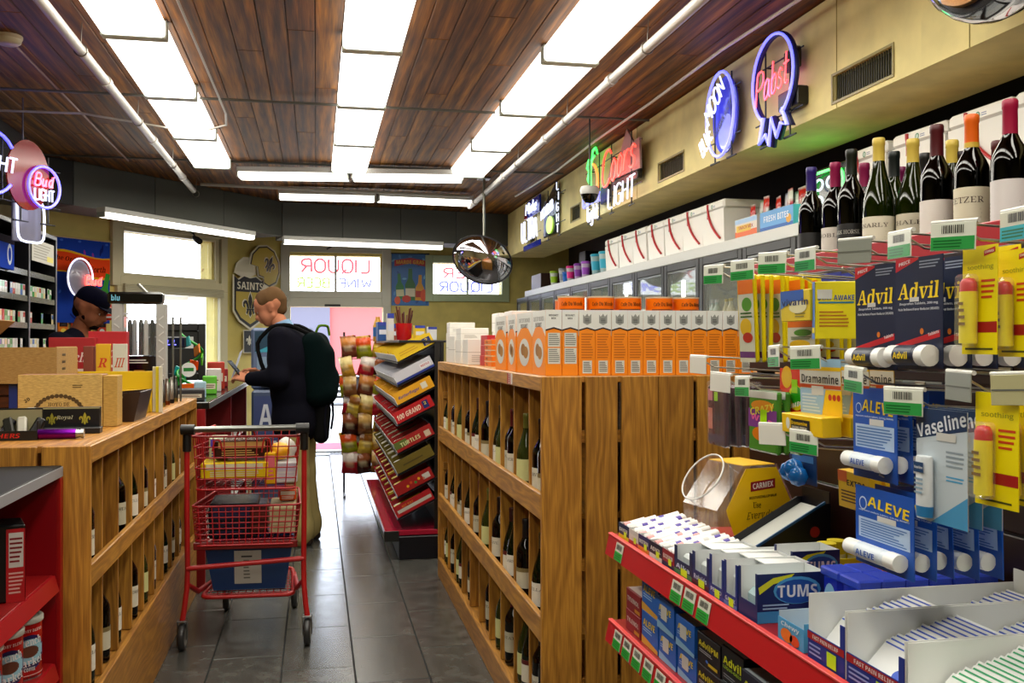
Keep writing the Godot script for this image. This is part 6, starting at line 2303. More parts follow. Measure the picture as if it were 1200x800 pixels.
func back_goods() -> void:
	var Y := 0.9055
	var o := thing("lip_balm_jar", "clear hexagonal plastic jar with slanted mouth and yellow Carmex label", "jar", V(1.0, Y, 2.16), 0.2)
	var hexa := PackedVector2Array()
	for q in [[-0.105, 0.0], [0.055, 0.0], [0.108, 0.1], [0.055, 0.2], [-0.04, 0.2], [-0.115, 0.1]]:
		hexa.append(Vector2(q[0], q[1] + 0.001))
	var b := mb(Color.WHITE)
	b.prism(hexa, -0.07, 0.07)
	part("jar_body", b, "clear", o, "clear plastic walls")
	var small := PackedVector2Array()
	for q in hexa:
		small.append(Vector2((q.x - 0.0) * 0.94, 0.1 + (q.y - 0.1) * 0.94))
	b = mb(C("e8b80e"))
	var lab := PackedVector2Array([Vector2(-0.055, 0.006), Vector2(0.052, 0.006), Vector2(0.1, 0.1), Vector2(0.052, 0.194), Vector2(-0.035, 0.194), Vector2(-0.09, 0.1)])
	b.prism(lab, 0.0708, 0.0718)
	b.t = Transform3D(Basis(), Vector3(0, 0, 0.0719))
	b.shape([Vector2(-0.022, 0.14), Vector2(0.048, 0.146), Vector2(0.048, 0.168), Vector2(-0.022, 0.162)], C("8a1418"), 0.0004)
	b.text("CARMEX", 0.013, 0.154, 0.058, 0.013, C("e8dcd0"), 0.0008, "bold", 0.0, 0.08)
	b.text("MOISTURIZING LIP BALM", 0.013, 0.127, 0.078, 0.006, C("3a2a08"), 0.0006, "bold", 0.0, 0.05)
	b.text("Use", -0.004, 0.108, 0.022, 0.014, C("2a1c06"), 0.0006, "serifbold")
	b.text("Every day", 0.01, 0.083, 0.085, 0.022, C("2a1c06"), 0.0006, "serif", 0.3, 0.04)
	b.text("Kiss able", -0.006, 0.052, 0.055, 0.014, C("2a1c06"), 0.0006, "serifbold")
	b.text("lips", -0.02, 0.032, 0.03, 0.014, C("2a1c06"), 0.0006, "serifbold")
	b.home()
	part("label_card", b, "satin", o, "yellow printed label")
	b = mb(C("b8341c"))
	b.prism(PackedVector2Array([Vector2(-0.095, 0.006), Vector2(0.04, 0.006), Vector2(0.05, 0.03), Vector2(-0.1, 0.04)]), -0.06, 0.06)
	part("lip_balm_tubes", b, "satin", o, "red tubes at the bottom of the jar")
	b = mb(C("dcae14"))
	b.bx(-0.04, 0.1995, -0.068, 0.05, 0.2022, 0.068, 0.0005)
	part("top_label", b, "satin", o)
	b = mb()
	b.t = Transform3D(Basis(Vector3(0, 0, 1), 0.92), Vector3(-0.082, 0.152, 0))
	b.lathe([[0.062, -0.008], [0.062, 0.03]], 28)
	part("mouth", b, "clear", o)
	b = mb(C("cfccc4"))
	b.t = Transform3D(Basis(Vector3(0, 0, 1), 0.92), Vector3(-0.082, 0.152, 0))
	var rp := []
	for k in 28:
		rp.append(Vector3(cos(TAU * k / 28.0) * 0.0635, 0.03, sin(TAU * k / 28.0) * 0.0635))
	b.tube(rp, 0.0022, 6, true)
	part("rim", b, "gloss", o)
	o = thing("display_box", "black and blue display carton with white slanted inside", "display carton", V(1.0, Y, 1.97), 0.08)
	b = mb(C("0c0c0e"))
	var prof := PackedVector2Array([Vector2(-0.08, 0), Vector2(0.1, 0), Vector2(0.1, 0.135), Vector2(0.085, 0.135), Vector2(-0.08, 0.05)])
	for s in [-0.055, 0.053]:
		b.prism(prof, s, s + 0.002)
	b.bx(-0.08, 0.0, -0.053, -0.078, 0.05, 0.053)
	b.bx(0.098, 0.0, -0.053, 0.1, 0.16, 0.053)
	b.bx(-0.078, 0.0, -0.053, 0.098, 0.002, 0.053)
	b.face(Vector3(0, 0, 0.0553), Vector3(1, 0, 0), Vector3.UP)
	b.text("ExtenZe", 0.0, 0.028, 0.11, 0.024, C("8a8a88"), 0.0004, "regular")
	b.disc(0.06, 0.075, 0.012, 0.012, C("8a1c18"), 0.0004)
	b.face(Vector3(-0.0803, 0, 0), Vector3(0, 0, 1), Vector3.UP)
	b.text("ExtenZe", 0.0, 0.026, 0.085, 0.022, C("8a8a88"), 0.0004, "regular")
	b.home()
	part("carton", b, "satin", o)
	b = mb(C("b9bab4"))
	b.t = Transform3D(Basis(Vector3(0, 0, 1), 0.47), Vector3(-0.074, 0.034, 0))
	b.bx(0.0, 0.0, -0.052, 0.19, 0.0015, 0.052)
	part("lining", b, "card", o)
	b = mb(C("1c4a78"))
	b.t = Transform3D(Basis(Vector3(0, 0, 1), 0.475), Vector3(-0.082, 0.05, 0))
	b.bx(0.0, -0.001, 0.053, 0.19, 0.004, 0.0565)
	part("edge_band", b, "card", o)
	o = thing("display_carton", "yellow Carmex tray behind the Tums cartons", "display carton", V(1.003, Y, 1.8), 0.0)
	tray(o, 0.1, 0.115, 0.055, C("ddd41a"), C("c9b414"), 0.04, 0.1)
	b = mb()
	b.face(Vector3(0, 0, 0.0503), Vector3(1, 0, 0), Vector3.UP)
	b.rect(0.05, 0.02, 0.1, 0.04, C("8a1418"))
	b.text("CARMEX", 0.075, 0.03, 0.042, 0.011, C("e8dcd0"), 0.0007)
	part("print", b, "card", o)
	for k in 3:
		b = mb()
		b.lathe([[0.0, 0.0], [0.018, 0.0], [0.0185, 0.003], [0.0185, 0.05], [0.0195, 0.05], [0.0195, 0.076], [0.0, 0.077]], 18, Vector3.ZERO, [C("d8d4c0"), C("d8d4c0"), C("d8d4c0"), C("c9b41c"), C("c9b41c"), C("d8c42a")])
		solo("balm_jar", b, "satin", "small white lip balm jar with yellow lid, %s in the yellow tray" % ORD[k], "jar", V(1.024 + 0.034 * k, Y + 0.0018, 1.8 + 0.02 * (k % 2)), 0.0, "lip balm jars")
	b = mb(C("e08a1c"))
	b.box(Vector3(0, 0.05, 0), Vector3(0.03, 0.1, 0.07), 0.001)
	b.face(Vector3(-0.0153, 0, 0), Vector3(0, 0, 1), Vector3.UP)
	b.rect(-0.03, 0.07, 0.03, 0.09, C("2a3a7a"))
	b.disc(0.0, 0.03, 0.022, 0.018, C("d8481c"))
	b.face(Vector3(0, 0, 0.0353), Vector3(1, 0, 0), Vector3.UP)
	b.rect(-0.013, 0.07, 0.013, 0.09, C("2a3a7a"))
	b.disc(0.0, 0.03, 0.011, 0.012, C("d8481c"))
	b.home()
	solo("pill_box", b, "card", "orange carton with small blue patch beside the blue flasks", "carton", V(1.06, Y, 1.62), 0.1)

func med_box(kind: String, w: float, h: float, d: float) -> Mesh:
	var b := mb()
	b.col = C({"tylenol": "8a1420", "aleve": "1c62c0", "aleve2": "1c62c0", "advilpm": "10121c", "liqui": "0c1418", "advil": "141c30", "white": "c9c6be"}[kind])
	b.bx(0, 0, -w / 2, d, h, w / 2, 0.0008)
	b.t = Transform3D(Basis(Vector3(0, 0, 1), Vector3.UP, Vector3(-1, 0, 0)), Vector3(-0.0003, 0, 0))
	match kind:
		"tylenol":
			b.text("TYLENOL", 0, h * 0.55, w * 0.8, h * 0.22, C("d8c8c0"), 0.0006)
			b.rect(w * 0.1, h * 0.08, w * 0.45, h * 0.25, C("c98a2a"))
		"aleve", "aleve2":
			b.text("ALEVE", -w * 0.02, h * 0.68, w * 0.72, h * 0.2, C("e8cc1c"), 0.0006, "bold", 0.1)
			b.print_lines(-w * 0.4, h * 0.4, w * 0.3, h * 0.54, 2, C("a8c8e8"), 0.0006)
			b.shape([Vector2(-w / 2, 0), Vector2(w / 2, 0), Vector2(w / 2, h * 0.12), Vector2(-w / 2, h * 0.25)], C("d8a03a" if kind == "aleve" else "8ab8dc"), 0.0004)
			if kind == "aleve2":
				b.rect(-w * 0.25, h * 0.35, w * 0.1, h * 0.8, C("c9c9c4"), 0.0009)
		"advilpm":
			b.text("AdvilPM", 0, h * 0.7, w * 0.85, h * 0.2, C("d8c81c"), 0.0006)
			b.print_lines(-w * 0.4, h * 0.4, w * 0.3, h * 0.52, 2, C("a8a8b0"), 0.0006)
			b.rect(w * 0.0, h * 0.12, w * 0.4, h * 0.22, C("d8b41c"), 0.0006)
			b.disc(-w * 0.05, h * 0.22, w * 0.06, h * 0.05, C("3a6ac8"), 0.0008)
		"liqui", "advil":
			b.text("Advil", 0, h * 0.64, w * 0.82, h * 0.24, C("d8dc1c"), 0.0006)
			b.text("LIQUI-GELS", 0, h * 0.42, w * 0.82, h * 0.1, C("a8d01c"), 0.0006)
			b.print_lines(-w * 0.4, h * 0.12, w * 0.2, h * 0.26, 2, C("8a9098"), 0.0006)
		_:
			b.rect(-w / 2, 0, w / 2, h * 0.5, C("6a1420"))
			b.rect(-w * 0.1, h * 0.3, w * 0.25, h * 0.55, C("c9a83a"), 0.0008)
	b.home()
	b.face(Vector3(0, h + 0.0003, 0), Vector3(1, 0, 0), Vector3(0, 0, -1))
	b.rect(0.004, -w / 2 + 0.003, d - 0.004, w / 2 - 0.003, C("b9c4c8") if kind != "tylenol" else C("c9b8b0"), 0.0)
	b.home()
	return b.mesh(M.card)

func lower_shelf() -> void:
	var Y := 0.6855
	var X := 0.75
	var list := [[731, 748, "tylenol", 0.05, 2, "dark red Tylenol carton"], [749, 768, "aleve", 0.078, 2, "blue Aleve carton with gold foot"], [769, 789, "aleve2", 0.07, 2, "blue Aleve carton with white sticker"], [790, 812, "aleve2", 0.064, 2, "blue Aleve carton with pale foot"], [813, 840, "advilpm", 0.062, 2, "black AdvilPM carton"], [841, 867, "liqui", 0.066, 2, "black Advil liqui-gels carton"], [868, 902, "advil", 0.06, 2, "navy Advil carton"], [903, 940, "advil", 0.06, 2, "navy Advil carton by the shelf middle"], [941, 985, "liqui", 0.066, 2, "black Advil carton by the shelf middle"], [988, 1060, "aleve", 0.07, 1, "wide blue Aleve carton"]]
	for q in list:
		var a := on_x(q[0], 730, X).z
		var z := on_x(q[1], 730, X).z
		var w := z - a - 0.003
		var mesh := med_box(q[2], w, q[3], 0.13)
		for k in q[4]:
			var o := MeshInstance3D.new()
			o.name = numbered("medicine_carton")
			o.mesh = mesh
			add_child(o)
			o.position = Vector3(X + rng.randf_range(0, 0.008), Y + (q[3] + 0.0007) * k, (a + z) / 2)
			tag(o, "%s on the lower red shelf, %s" % [q[5], ["bottom of its stack", "top of its stack"][k]], "carton", "medicine cartons on the lower red shelf")
	var list3 := [[732, 752, "white", 0.075, "white and maroon carton at the oak rack end"], [753, 780, "white", 0.07, "white and maroon carton, second from the rack"], [781, 815, "advil", 0.07, "navy carton below the Aleve stacks"]]
	for q in list3:
		var a := on_x(q[0], 780, X).z
		var z := on_x(q[1], 780, X).z
		var o := MeshInstance3D.new()
		o.name = numbered("medicine_carton")
		o.mesh = med_box(q[2], z - a - 0.003, q[3], 0.14)
		add_child(o)
		o.position = Vector3(X, 0.4405, (a + z) / 2)
		tag(o, q[4] + " on the third shelf", "carton")

# ---------------------------------------------------------------- posters, signs and the cash machine at the front
func fleur(b: MB, x: float, y: float, s: float, cl: Color, z: float, rim := Color(0, 0, 0, 0)) -> void:
	if rim.a > 0.0:
		fleur(b, x, y, s * 1.14, rim, z - 0.0004)
	var mid := [Vector2(0, 1.0), Vector2(0.16, 0.66), Vector2(0.2, 0.4), Vector2(0.1, 0.12), Vector2(0.08, -0.05), Vector2(-0.08, -0.05), Vector2(-0.1, 0.12), Vector2(-0.2, 0.4), Vector2(-0.16, 0.66)]
	b.shape(mid.map(func(p): return Vector2(x, y) + p * s), cl, z)
	for k in [-1.0, 1.0]:
		var side := [Vector2(0.12, -0.05), Vector2(0.16, 0.2), Vector2(0.32, 0.48), Vector2(0.52, 0.5), Vector2(0.68, 0.34), Vector2(0.68, 0.1), Vector2(0.56, 0.0), Vector2(0.5, 0.08), Vector2(0.56, 0.2), Vector2(0.48, 0.3), Vector2(0.38, 0.2), Vector2(0.3, -0.05)]
		b.shape(side.map(func(p): return Vector2(x + p.x * s * k, y + p.y * s)), cl, z)
	b.rect(x - s * 0.36, y - s * 0.16, x + s * 0.36, y - s * 0.06, cl, z)
	b.shape([Vector2(x - s * 0.1, y - s * 0.16), Vector2(x + s * 0.1, y - s * 0.16), Vector2(x + s * 0.14, y - s * 0.42), Vector2(x, y - s * 0.62), Vector2(x - s * 0.14, y - s * 0.42)], cl, z)
	for k in [-1.0, 1.0]:
		b.shape([Vector2(x + k * s * 0.14, y - s * 0.16), Vector2(x + k * s * 0.32, y - s * 0.16), Vector2(x + k * s * 0.4, y - s * 0.36), Vector2(x + k * s * 0.28, y - s * 0.44)], cl, z)

func beer_bottle_print(b: MB, x: float, y: float, s: float, cl: Color, lab: Color, z: float, turn := 0.0) -> void:
	var o := [Vector2(-0.16, 0), Vector2(0.16, 0), Vector2(0.16, 0.5), Vector2(0.07, 0.68), Vector2(0.06, 1.0), Vector2(-0.06, 1.0), Vector2(-0.07, 0.68), Vector2(-0.16, 0.5)]
	b.shape(o.map(func(p): return Vector2(x, y) + p.rotated(turn) * s), cl, z)
	var l := [Vector2(-0.15, 0.12), Vector2(0.15, 0.12), Vector2(0.15, 0.38), Vector2(-0.15, 0.38)]
	b.shape(l.map(func(p): return Vector2(x, y) + p.rotated(turn) * s), lab, z + 0.0006)

# frame on the angled wall: x to the viewer's right, y up, z into the room; a is the distance from the corner
func on_angle(a: float, h: float, off: float) -> Transform3D:
	return Transform3D(Basis(-ANG.basis.x, Vector3.UP, -ANG.basis.z), ANG * Vector3(a, h, -off))

func front_end() -> void:
	var gold := C("b09a3a")
	var blk := C("121110")
	var ivory := C("cfc9b0")
	var o := thing("wall_sign", "black and gold Saints shield sign with fleur-de-lis and gold helmet", "sign")
	o.transform = on_angle(0.5, 2.0, 0.06)
	var b := mb(ivory)
	var sh := [Vector2(-0.42, 0.22), Vector2(-0.34, 0.17), Vector2(-0.24, 0.22), Vector2(-0.13, 0.2), Vector2(-0.02, 0.22), Vector2(0.08, 0.17), Vector2(0.16, 0.22), Vector2(0.16, -0.22), Vector2(0.06, -0.34), Vector2(-0.13, -0.44), Vector2(-0.32, -0.34), Vector2(-0.42, -0.22)]
	b.prism(PackedVector2Array(sh), 0.0, 0.012)
	var inner: Array = sh.map(func(p): return Vector2(-0.13 + (p.x + 0.13) * 0.93, p.y * 0.94))
	b.shape(inner, blk, 0.0126)
	b.shape([Vector2(-0.37, 0.02), Vector2(0.11, 0.02), Vector2(0.11, -0.19), Vector2(0.03, -0.29), Vector2(-0.13, -0.37), Vector2(-0.29, -0.29), Vector2(-0.37, -0.19)], gold, 0.0132)
	b.text("SAINTS", -0.13, 0.095, 0.44, 0.09, ivory, 0.0136, "bold")
	fleur(b, -0.13, -0.17, 0.18, blk, 0.0146, ivory)
	part("shield", b, "satin", o)
	b = mb(ivory)
	var hel := [Vector2(-0.16, 0.36), Vector2(-0.12, 0.5), Vector2(0.0, 0.6), Vector2(0.16, 0.62), Vector2(0.3, 0.56), Vector2(0.39, 0.42), Vector2(0.4, 0.28), Vector2(0.34, 0.14), Vector2(0.2, 0.08), Vector2(0.1, 0.12), Vector2(0.1, 0.2), Vector2(0.0, 0.22), Vector2(-0.02, 0.34)]
	b.prism(PackedVector2Array(hel), 0.004, 0.02)
	b.shape(hel.map(func(p): return Vector2(0.13 + (p.x - 0.13) * 0.93, 0.36 + (p.y - 0.36) * 0.93)), blk, 0.0206)
	b.shape(hel.map(func(p): return Vector2(0.135 + (p.x - 0.135) * 0.86, 0.365 + (p.y - 0.365) * 0.86)), gold, 0.0212)
	b.t = Transform3D(Basis(Vector3(0, 0, 1), -0.5), Vector3(0.19, 0.36, 0))
	fleur(b, 0, 0, 0.14, blk, 0.0226, C("cfc9b0"))
	b.home()
	b.rect(0.08, 0.06, 0.16, 0.12, ivory, 0.021)
	b.rect(0.2, 0.06, 0.26, 0.1, blk, 0.021)
	part("helmet", b, "satin", o, "gold helmet panel")
	b = mb(ivory)
	b.prism(PackedVector2Array([Vector2(-0.4, 0.24), Vector2(-0.36, 0.36), Vector2(-0.24, 0.44), Vector2(-0.14, 0.44), Vector2(-0.04, 0.34), Vector2(-0.03, 0.24), Vector2(-0.13, 0.2), Vector2(-0.28, 0.2)]), 0.0, 0.01)
	b.shape([Vector2(-0.37, 0.26), Vector2(-0.34, 0.35), Vector2(-0.23, 0.41), Vector2(-0.15, 0.41), Vector2(-0.07, 0.33), Vector2(-0.07, 0.26)], C("c4bea2"), 0.0106)
	part("backing", b, "satin", o)
	o = thing("wall_sign", "black plate with small white fleur-de-lis and red word below the shield sign", "sign")
	o.transform = on_angle(0.42, 1.42, 0.06)
	b = mb(ivory)
	b.bx(-0.32, -0.14, 0.0, 0.2, 0.14, 0.008, 0.002)
	b.rect(-0.31, -0.13, 0.19, 0.13, blk, 0.0086)
	fleur(b, -0.22, 0.0, 0.08, ivory, 0.0096)
	b.text("NEWS", 0.03, 0.05, 0.2, 0.05, C("a01c24"), 0.0092)
	part("plate", b, "satin", o)
	o = thing("beer_banner", "blue fabric banner with orange ribbon lettering and green bottles beside the shop window", "banner")
	o.transform = on_angle(3.02, 2.02, 0.05)
	b = mb(C("1f3f9c"))
	var W := 0.36
	b.bx(-W, -0.42, 0.0, W, 0.42, 0.003)
	for k in 26:
		var q := Vector2(sin(k * 12.99) * 0.33, cos(k * 78.2) * 0.39)
		b.disc(q.x, q.y, 0.02 + 0.012 * (k % 3), 0.012, [C("3a64c8"), C("8a3a9a"), C("16286c")][k % 3], 0.0034, 8, k * 0.7)
	var ribbon := []
	for k in 9:
		var u := k / 8.0
		ribbon.append(Vector2(-W + 2 * W * u, 0.27 + 0.03 * sin(u * 5.0 + 0.5)))
	for k in range(8, -1, -1):
		var u := k / 8.0
		ribbon.append(Vector2(-W + 2 * W * u, 0.05 + 0.03 * sin(u * 5.0 + 0.5)))
	b.shape(ribbon, C("d8a81c"), 0.0038)
	b.shape(ribbon.map(func(p): return Vector2(p.x, 0.16 + (p.y - 0.16) * 0.84)), C("d8441a"), 0.0044)
	b.text("The Original", -0.1, 0.2, 0.42, 0.06, C("2a1208"), 0.005, "serifbold", 0.2, -0.08)
	b.text("Sails North", 0.12, 0.12, 0.38, 0.06, C("2a1208"), 0.005, "serifbold", 0.2, 0.05)
	beer_bottle_print(b, 0.08, -0.36, 0.48, C("2a7a2a"), C("c9c49a"), 0.005, 0.05)
	beer_bottle_print(b, 0.24, -0.34, 0.44, C("3a8a34"), C("b9c4a0"), 0.005, -0.22)
	part("cloth", b, "cloth", o)
	b = mb(C("c9b27a"))
	b.tube([Vector3(-W - 0.02, 0.42, 0.002), Vector3(W + 0.02, 0.42, 0.002)], 0.008, 6)
	part("rod", b, "satin", o)
	var p0 := on_d(459, 297, 12.55)
	var p1 := on_d(503, 358, 12.55)
	var w := p1.x - p0.x
	var h := p0.y - p1.y
	o = thing("beer_poster", "blue poster of green beer bottles below a red Mardi Gras ribbon", "poster", Vector3((p0.x + p1.x) / 2, p1.y, -12.595))
	b = mb(C("2a6ab0"))
	b.bx(-w / 2, 0, 0, w / 2, h, 0.004)
	for k in 22:
		b.disc(sin(k * 12.99) * w * 0.45, h * (0.5 + 0.45 * cos(k * 78.2)), 0.03, 0.014, [C("4a90d0"), C("1c4a8a"), C("6ab0d8")][k % 3], 0.0044, 8, k * 0.9)
	b.shape([Vector2(-w * 0.42, h * 0.76), Vector2(0, h * 0.82), Vector2(w * 0.42, h * 0.76), Vector2(w * 0.42, h * 0.88), Vector2(0, h * 0.93), Vector2(-w * 0.42, h * 0.88)], C("b81c20"), 0.005)
	b.text("MARDI GRAS", 0, h * 0.845, w * 0.74, h * 0.07, C("e8b81c"), 0.0056, "bold")
	beer_bottle_print(b, -w * 0.26, h * 0.12, h * 0.5, C("1c7a3a"), C("c9c9a0"), 0.0052, 0.06)
	beer_bottle_print(b, 0.0, h * 0.1, h * 0.62, C("16682c"), C("d0c8b0"), 0.0054)
	beer_bottle_print(b, w * 0.24, h * 0.1, h * 0.5, C("d89a1c"), C("b02a1c"), 0.0056, -0.04)
	b.disc(-w * 0.1, h * 0.13, w * 0.12, h * 0.07, C("c02a1c"), 0.0064)
	b.disc(w * 0.36, h * 0.2, w * 0.09, h * 0.12, C("d0481c"), 0.0064)
	b.disc(-w * 0.34, h * 0.1, w * 0.08, h * 0.08, C("d8501c"), 0.0064)
	part("print", b, "satin", o)
	b = mb(C("1c1c1c"))
	b.bx(-w / 2 - 0.01, h, -0.001, w / 2 + 0.01, h + 0.015, 0.008, 0.002)
	part("hanging_strip", b, "satin", o)
	b = mb(C("3a3632"))
	b.tube([V(-0.33, 2.66, 12.55), V(0.0, 2.69, 12.54), V(0.2, 2.67, 12.54), V(0.42, 2.66, 12.54), V(0.95, 2.65, 12.54)], 0.006, 6)
	solo("cable", b, "satin", "dark cable looped along the entrance transom", "cable")
	b = mb(C("a8a598"))
	b.box(Vector3(0, 0, 0), Vector3(0.14, 0.07, 0.05), 0.01)
	b.col = C("4a4844")
	b.tube([Vector3(-0.03, -0.02, 0.02), Vector3(-0.09, -0.06, 0.06)], 0.012, 8)
	solo("door_sensor", b, "satin", "small grey door sensor above the entrance transom", "sensor", V(0.22, 2.66, 12.52))
	b = mb(C("b9b6a8"))
	b.bx(-0.09, -0.04, 0, 0.09, 0.04, 0.06, 0.01)
	solo("alarm_box", b, "satin", "cream alarm box on the corner beside the entrance", "alarm box", V(-0.44, 1.98, 12.55))
	o = thing("spot_lamp", "small dark clip lamp over the shop window", "lamp")
	o.transform = on_angle(1.62, 2.63, 0.1)
	b = mb(C("1c1a18"))
	b.tube([Vector3(0, 0.05, -0.05), Vector3(0.02, 0.0, 0.03), Vector3(0.0, -0.06, 0.09)], 0.01, 6)
	part("arm", b, "satin", o)
	b = mb(C("161514"))
	b.t = Transform3D(Basis(Vector3(0, 0, 1), 1.1), Vector3(0.0, -0.07, 0.1))
	b.lathe([[0.0, 0.05], [0.02, 0.05], [0.035, 0.0], [0.036, -0.06], [0.0, -0.05]], 14)
	part("shade", b, "satin", o)
	cash_machine()
	counter()

func cash_machine() -> void:
	var o := thing("cash_machine", "blue grey ATM with lit header behind the man", "cash machine", V(-0.3, 0, 8.6))
	var b := mb(C("44506a"))
	b.bx(-0.24, 0, -0.25, 0.26, 1.0, 0.22, 0.02)
	part("cabinet", b, "satin", o)
	b = mb(C("5a6a88"))
	b.bx(-0.25, 1.0, -0.25, 0.27, 1.53, 0.1, 0.02)
	part("head", b, "satin", o)
	b = mb(C("3a6a90"))
	b.face(Vector3(0, 0, 0.1012), Vector3(1, 0, 0), Vector3.UP)
	b.rect(-0.22, 1.32, 0.24, 1.5, C("16384e"), 0.0)
	b.shape([Vector2(-0.22, 1.32), Vector2(0.0, 1.42), Vector2(0.24, 1.36), Vector2(0.24, 1.32)], C("3a9ab0"), 0.0006)
	b.text("ATM", 0.03, 1.39, 0.24, 0.08, C("c9d4da"), 0.0012)
	b.rect(-0.2, 1.06, 0.2, 1.28, C("7a90a8"), 0.0)
	b.face(Vector3(0, 0, 0.2212), Vector3(1, 0, 0), Vector3.UP)
	b.rect(-0.22, 0.15, 0.24, 0.95, C("3a4670"), 0.0)
	b.text("ATM", 0.0, 0.78, 0.36, 0.2, C("c4c8d0"), 0.0012)
	b.text("CASH", 0.0, 0.5, 0.36, 0.14, C("c4c8d0"), 0.0012)
	b.home()
	part("print", b, "satin", o)
	b = mb(C("20242c"))
	b.t = Transform3D(Basis(Vector3(1, 0, 0), -0.9), Vector3(0, 1.05, 0.14))
	b.bx(-0.16, -0.06, 0, 0.16, 0.06, 0.02, 0.004)
	for k in 12:
		b.col = C("8a909a")
		b.bx(-0.05 + 0.035 * (k % 3), -0.05 + 0.024 * (k / 3), 0.02, -0.025 + 0.035 * (k % 3), -0.034 + 0.024 * (k / 3), 0.025, 0.002)
	part("keypad", b, "satin", o)

# the sales counter past the low rack
func counter() -> void:
	var o := thing("sales_counter", "dark topped sales counter with red ends and an open magazine shelf", "counter", V(-0.62, 0, 7.3))
	var n := 1.6
	var f := -1.7
	var b := mb(C("18181a"))
	b.bx(-0.62, 1.02, f, 0.02, 1.06, n, 0.004)
	part("counter_top", b, "gloss", o)
	b = mb(C("b9b9b4"))
	b.bx(0.0205, 1.022, f, 0.026, 1.058, n, 0.002)
	part("edge_strip", b, "metal", o)
	for z in [n - 0.03, f, -0.1]:
		b = mb(C("8a1018"))
		b.bx(-0.6, 0, z, 0.0, 1.02, z + 0.03, 0.002)
		part("end_panel", b, "satin", o)
	b = mb(C("4a0a10"))
	b.bx(-0.6, 0, f + 0.03, -0.56, 1.02, n - 0.03)
	part("back_panel", b, "satin", o)
	for h in [0.18, 0.62]:
		b = mb(C("c4c2ba"))
		b.bx(-0.55, h, f + 0.031, -0.01, h + 0.02, n - 0.031, 0.002)
		part("shelf", b, "satin", o)
	for k in 8:
		var m := mb(C(["9a2a24", "c9c4b0", "3a5a6a", "b86a2a", "8a8c88", "2a2a2c", "c9b08a", "6a1c2a"][k]))
		m.bx(-0.11, 0, -0.14, 0.11, 0.012, 0.14, 0.002)
		m.face(Vector3(0, 0.0123, 0), Vector3(0, 0, -1), Vector3(-1, 0, 0))
		m.rect(-0.12, 0.05, 0.12, 0.09, C(["d8d0c0", "a01c1c", "d8c83a", "d8d8d8"][k % 4]), 0.0)
		m.disc(0, -0.03, 0.07, 0.05, C(["3a4a5a", "8a5a3a", "c9a48a", "5a6a3a"][k % 4]), 0.0003)
		m.home()
		solo("magazine", m, "gloss", "%s magazine lying on the counter shelf" % ["red", "cream", "slate blue", "orange", "grey", "black", "tan", "wine red"][k], "magazine", V(-0.75, 0.6405 + 0.0126 * (k % 2), 5.95 + 0.4 * (k / 2)), 0.1 * (k % 3) - 0.1, "magazines on the counter shelf")
	o = thing("pole_display", "black pole display with blue digits on the counter", "display", V(-0.9, 1.0605, 6.05), 0.15)
	b = mb(C("101113"))
	b.bx(-0.08, 0, -0.08, 0.08, 0.025, 0.08, 0.006)
	b.bx(-0.03, 0.025, -0.02, 0.03, 0.31, 0.02, 0.008)
	part("pole", b, "satin", o)
	b = mb(C("101216"))
	b.bx(-0.13, 0.305, -0.03, 0.13, 0.375, 0.03, 0.008)
	part("housing", b, "satin", o)
	b = mb(C("0c1430"))
	b.bx(-0.12, 0.315, 0.0295, 0.12, 0.365, 0.031)
	part("window", b, "gloss", o)
	b = mb()
	neon_text(b, "H I L L", 0.02, 0.34, 0.11, 0.028, 0.0025, 0.15, 0.0, 0.3, 0.032)
	part("display_digits", b, "neon_blue", o, "glowing blue digits")
	o = thing("register_screen", "black framed register screen standing on the counter", "screen", V(-0.95, 1.0605, 6.9), 0.1)
	b = mb(C("0d0d0e"))
	frame_rect(b, -0.2, 0.2, 0.08, 0.47, 0.05, -0.02, 0.02, 0.004)
	b.bx(-0.15, 0.13, -0.018, 0.15, 0.42, -0.005)
	b.bx(-0.1, 0, -0.08, 0.1, 0.02, 0.08, 0.005)
	b.bx(-0.03, 0.02, -0.03, 0.03, 0.1, 0.0, 0.004)
	part("frame", b, "satin", o)
	b = mb(C("c9ccc8"))
	b.bx(-0.02, 0.3, -0.004, 0.12, 0.38, 0.001)
	part("notice", b, "card", o)
	o = thing("spiral_stand", "green spiral wire stand with coloured sachets on the counter", "display stand", V(-0.78, 1.0605, 6.35))
	b = mb(C("1c8a2a"))
	var pts := []
	for k in 25:
		var u := k / 24.0
		pts.append(Vector3(0.09 * cos(u * 9.0) * (1 - u * 0.3), 0.02 + 0.38 * u, 0.09 * sin(u * 9.0) * (1 - u * 0.3)))
	b.tube(pts, 0.009, 8)
	b.lathe([[0.0, 0.0], [0.09, 0.0], [0.09, 0.012], [0.0, 0.02]], 18)
	part("wire", b, "satin", o)
	for k in 7:
		var q: Vector3 = pts[4 + k * 3]
		b = mb(C(["e0601c", "2a9a3a", "1c8a8a", "d8481c", "5ab81c", "e07a1c", "3aa0a0"][k]))
		b.t = Transform3D(Basis(Vector3(0, 1, 0), 0.4 * k) * Basis(Vector3(0, 0, 1), 0.5 * sin(k * 2.0)), q + Vector3(0, -0.03, 0.01))
		b.bx(-0.05, -0.03, -0.005, 0.05, 0.03, 0.005, 0.004)
		part("sachet", b, "shrink", o)
	b = mb(C("d8d8d4"))
	b.t = Transform3D(Basis(Vector3(0, 1, 0), 0.2), Vector3(0.0, 0.17, 0.1))
	b.prism(PackedVector2Array(ring(0, 0, 0.045, 0.045, 0, 0, TAU, 16).map(func(p): return Vector2(p.x, p.y))), 0.0, 0.006)
	b.rect(-0.03, -0.01, 0.03, 0.012, C("1c7a2a"), 0.0064)
	part("badge", b, "satin", o)
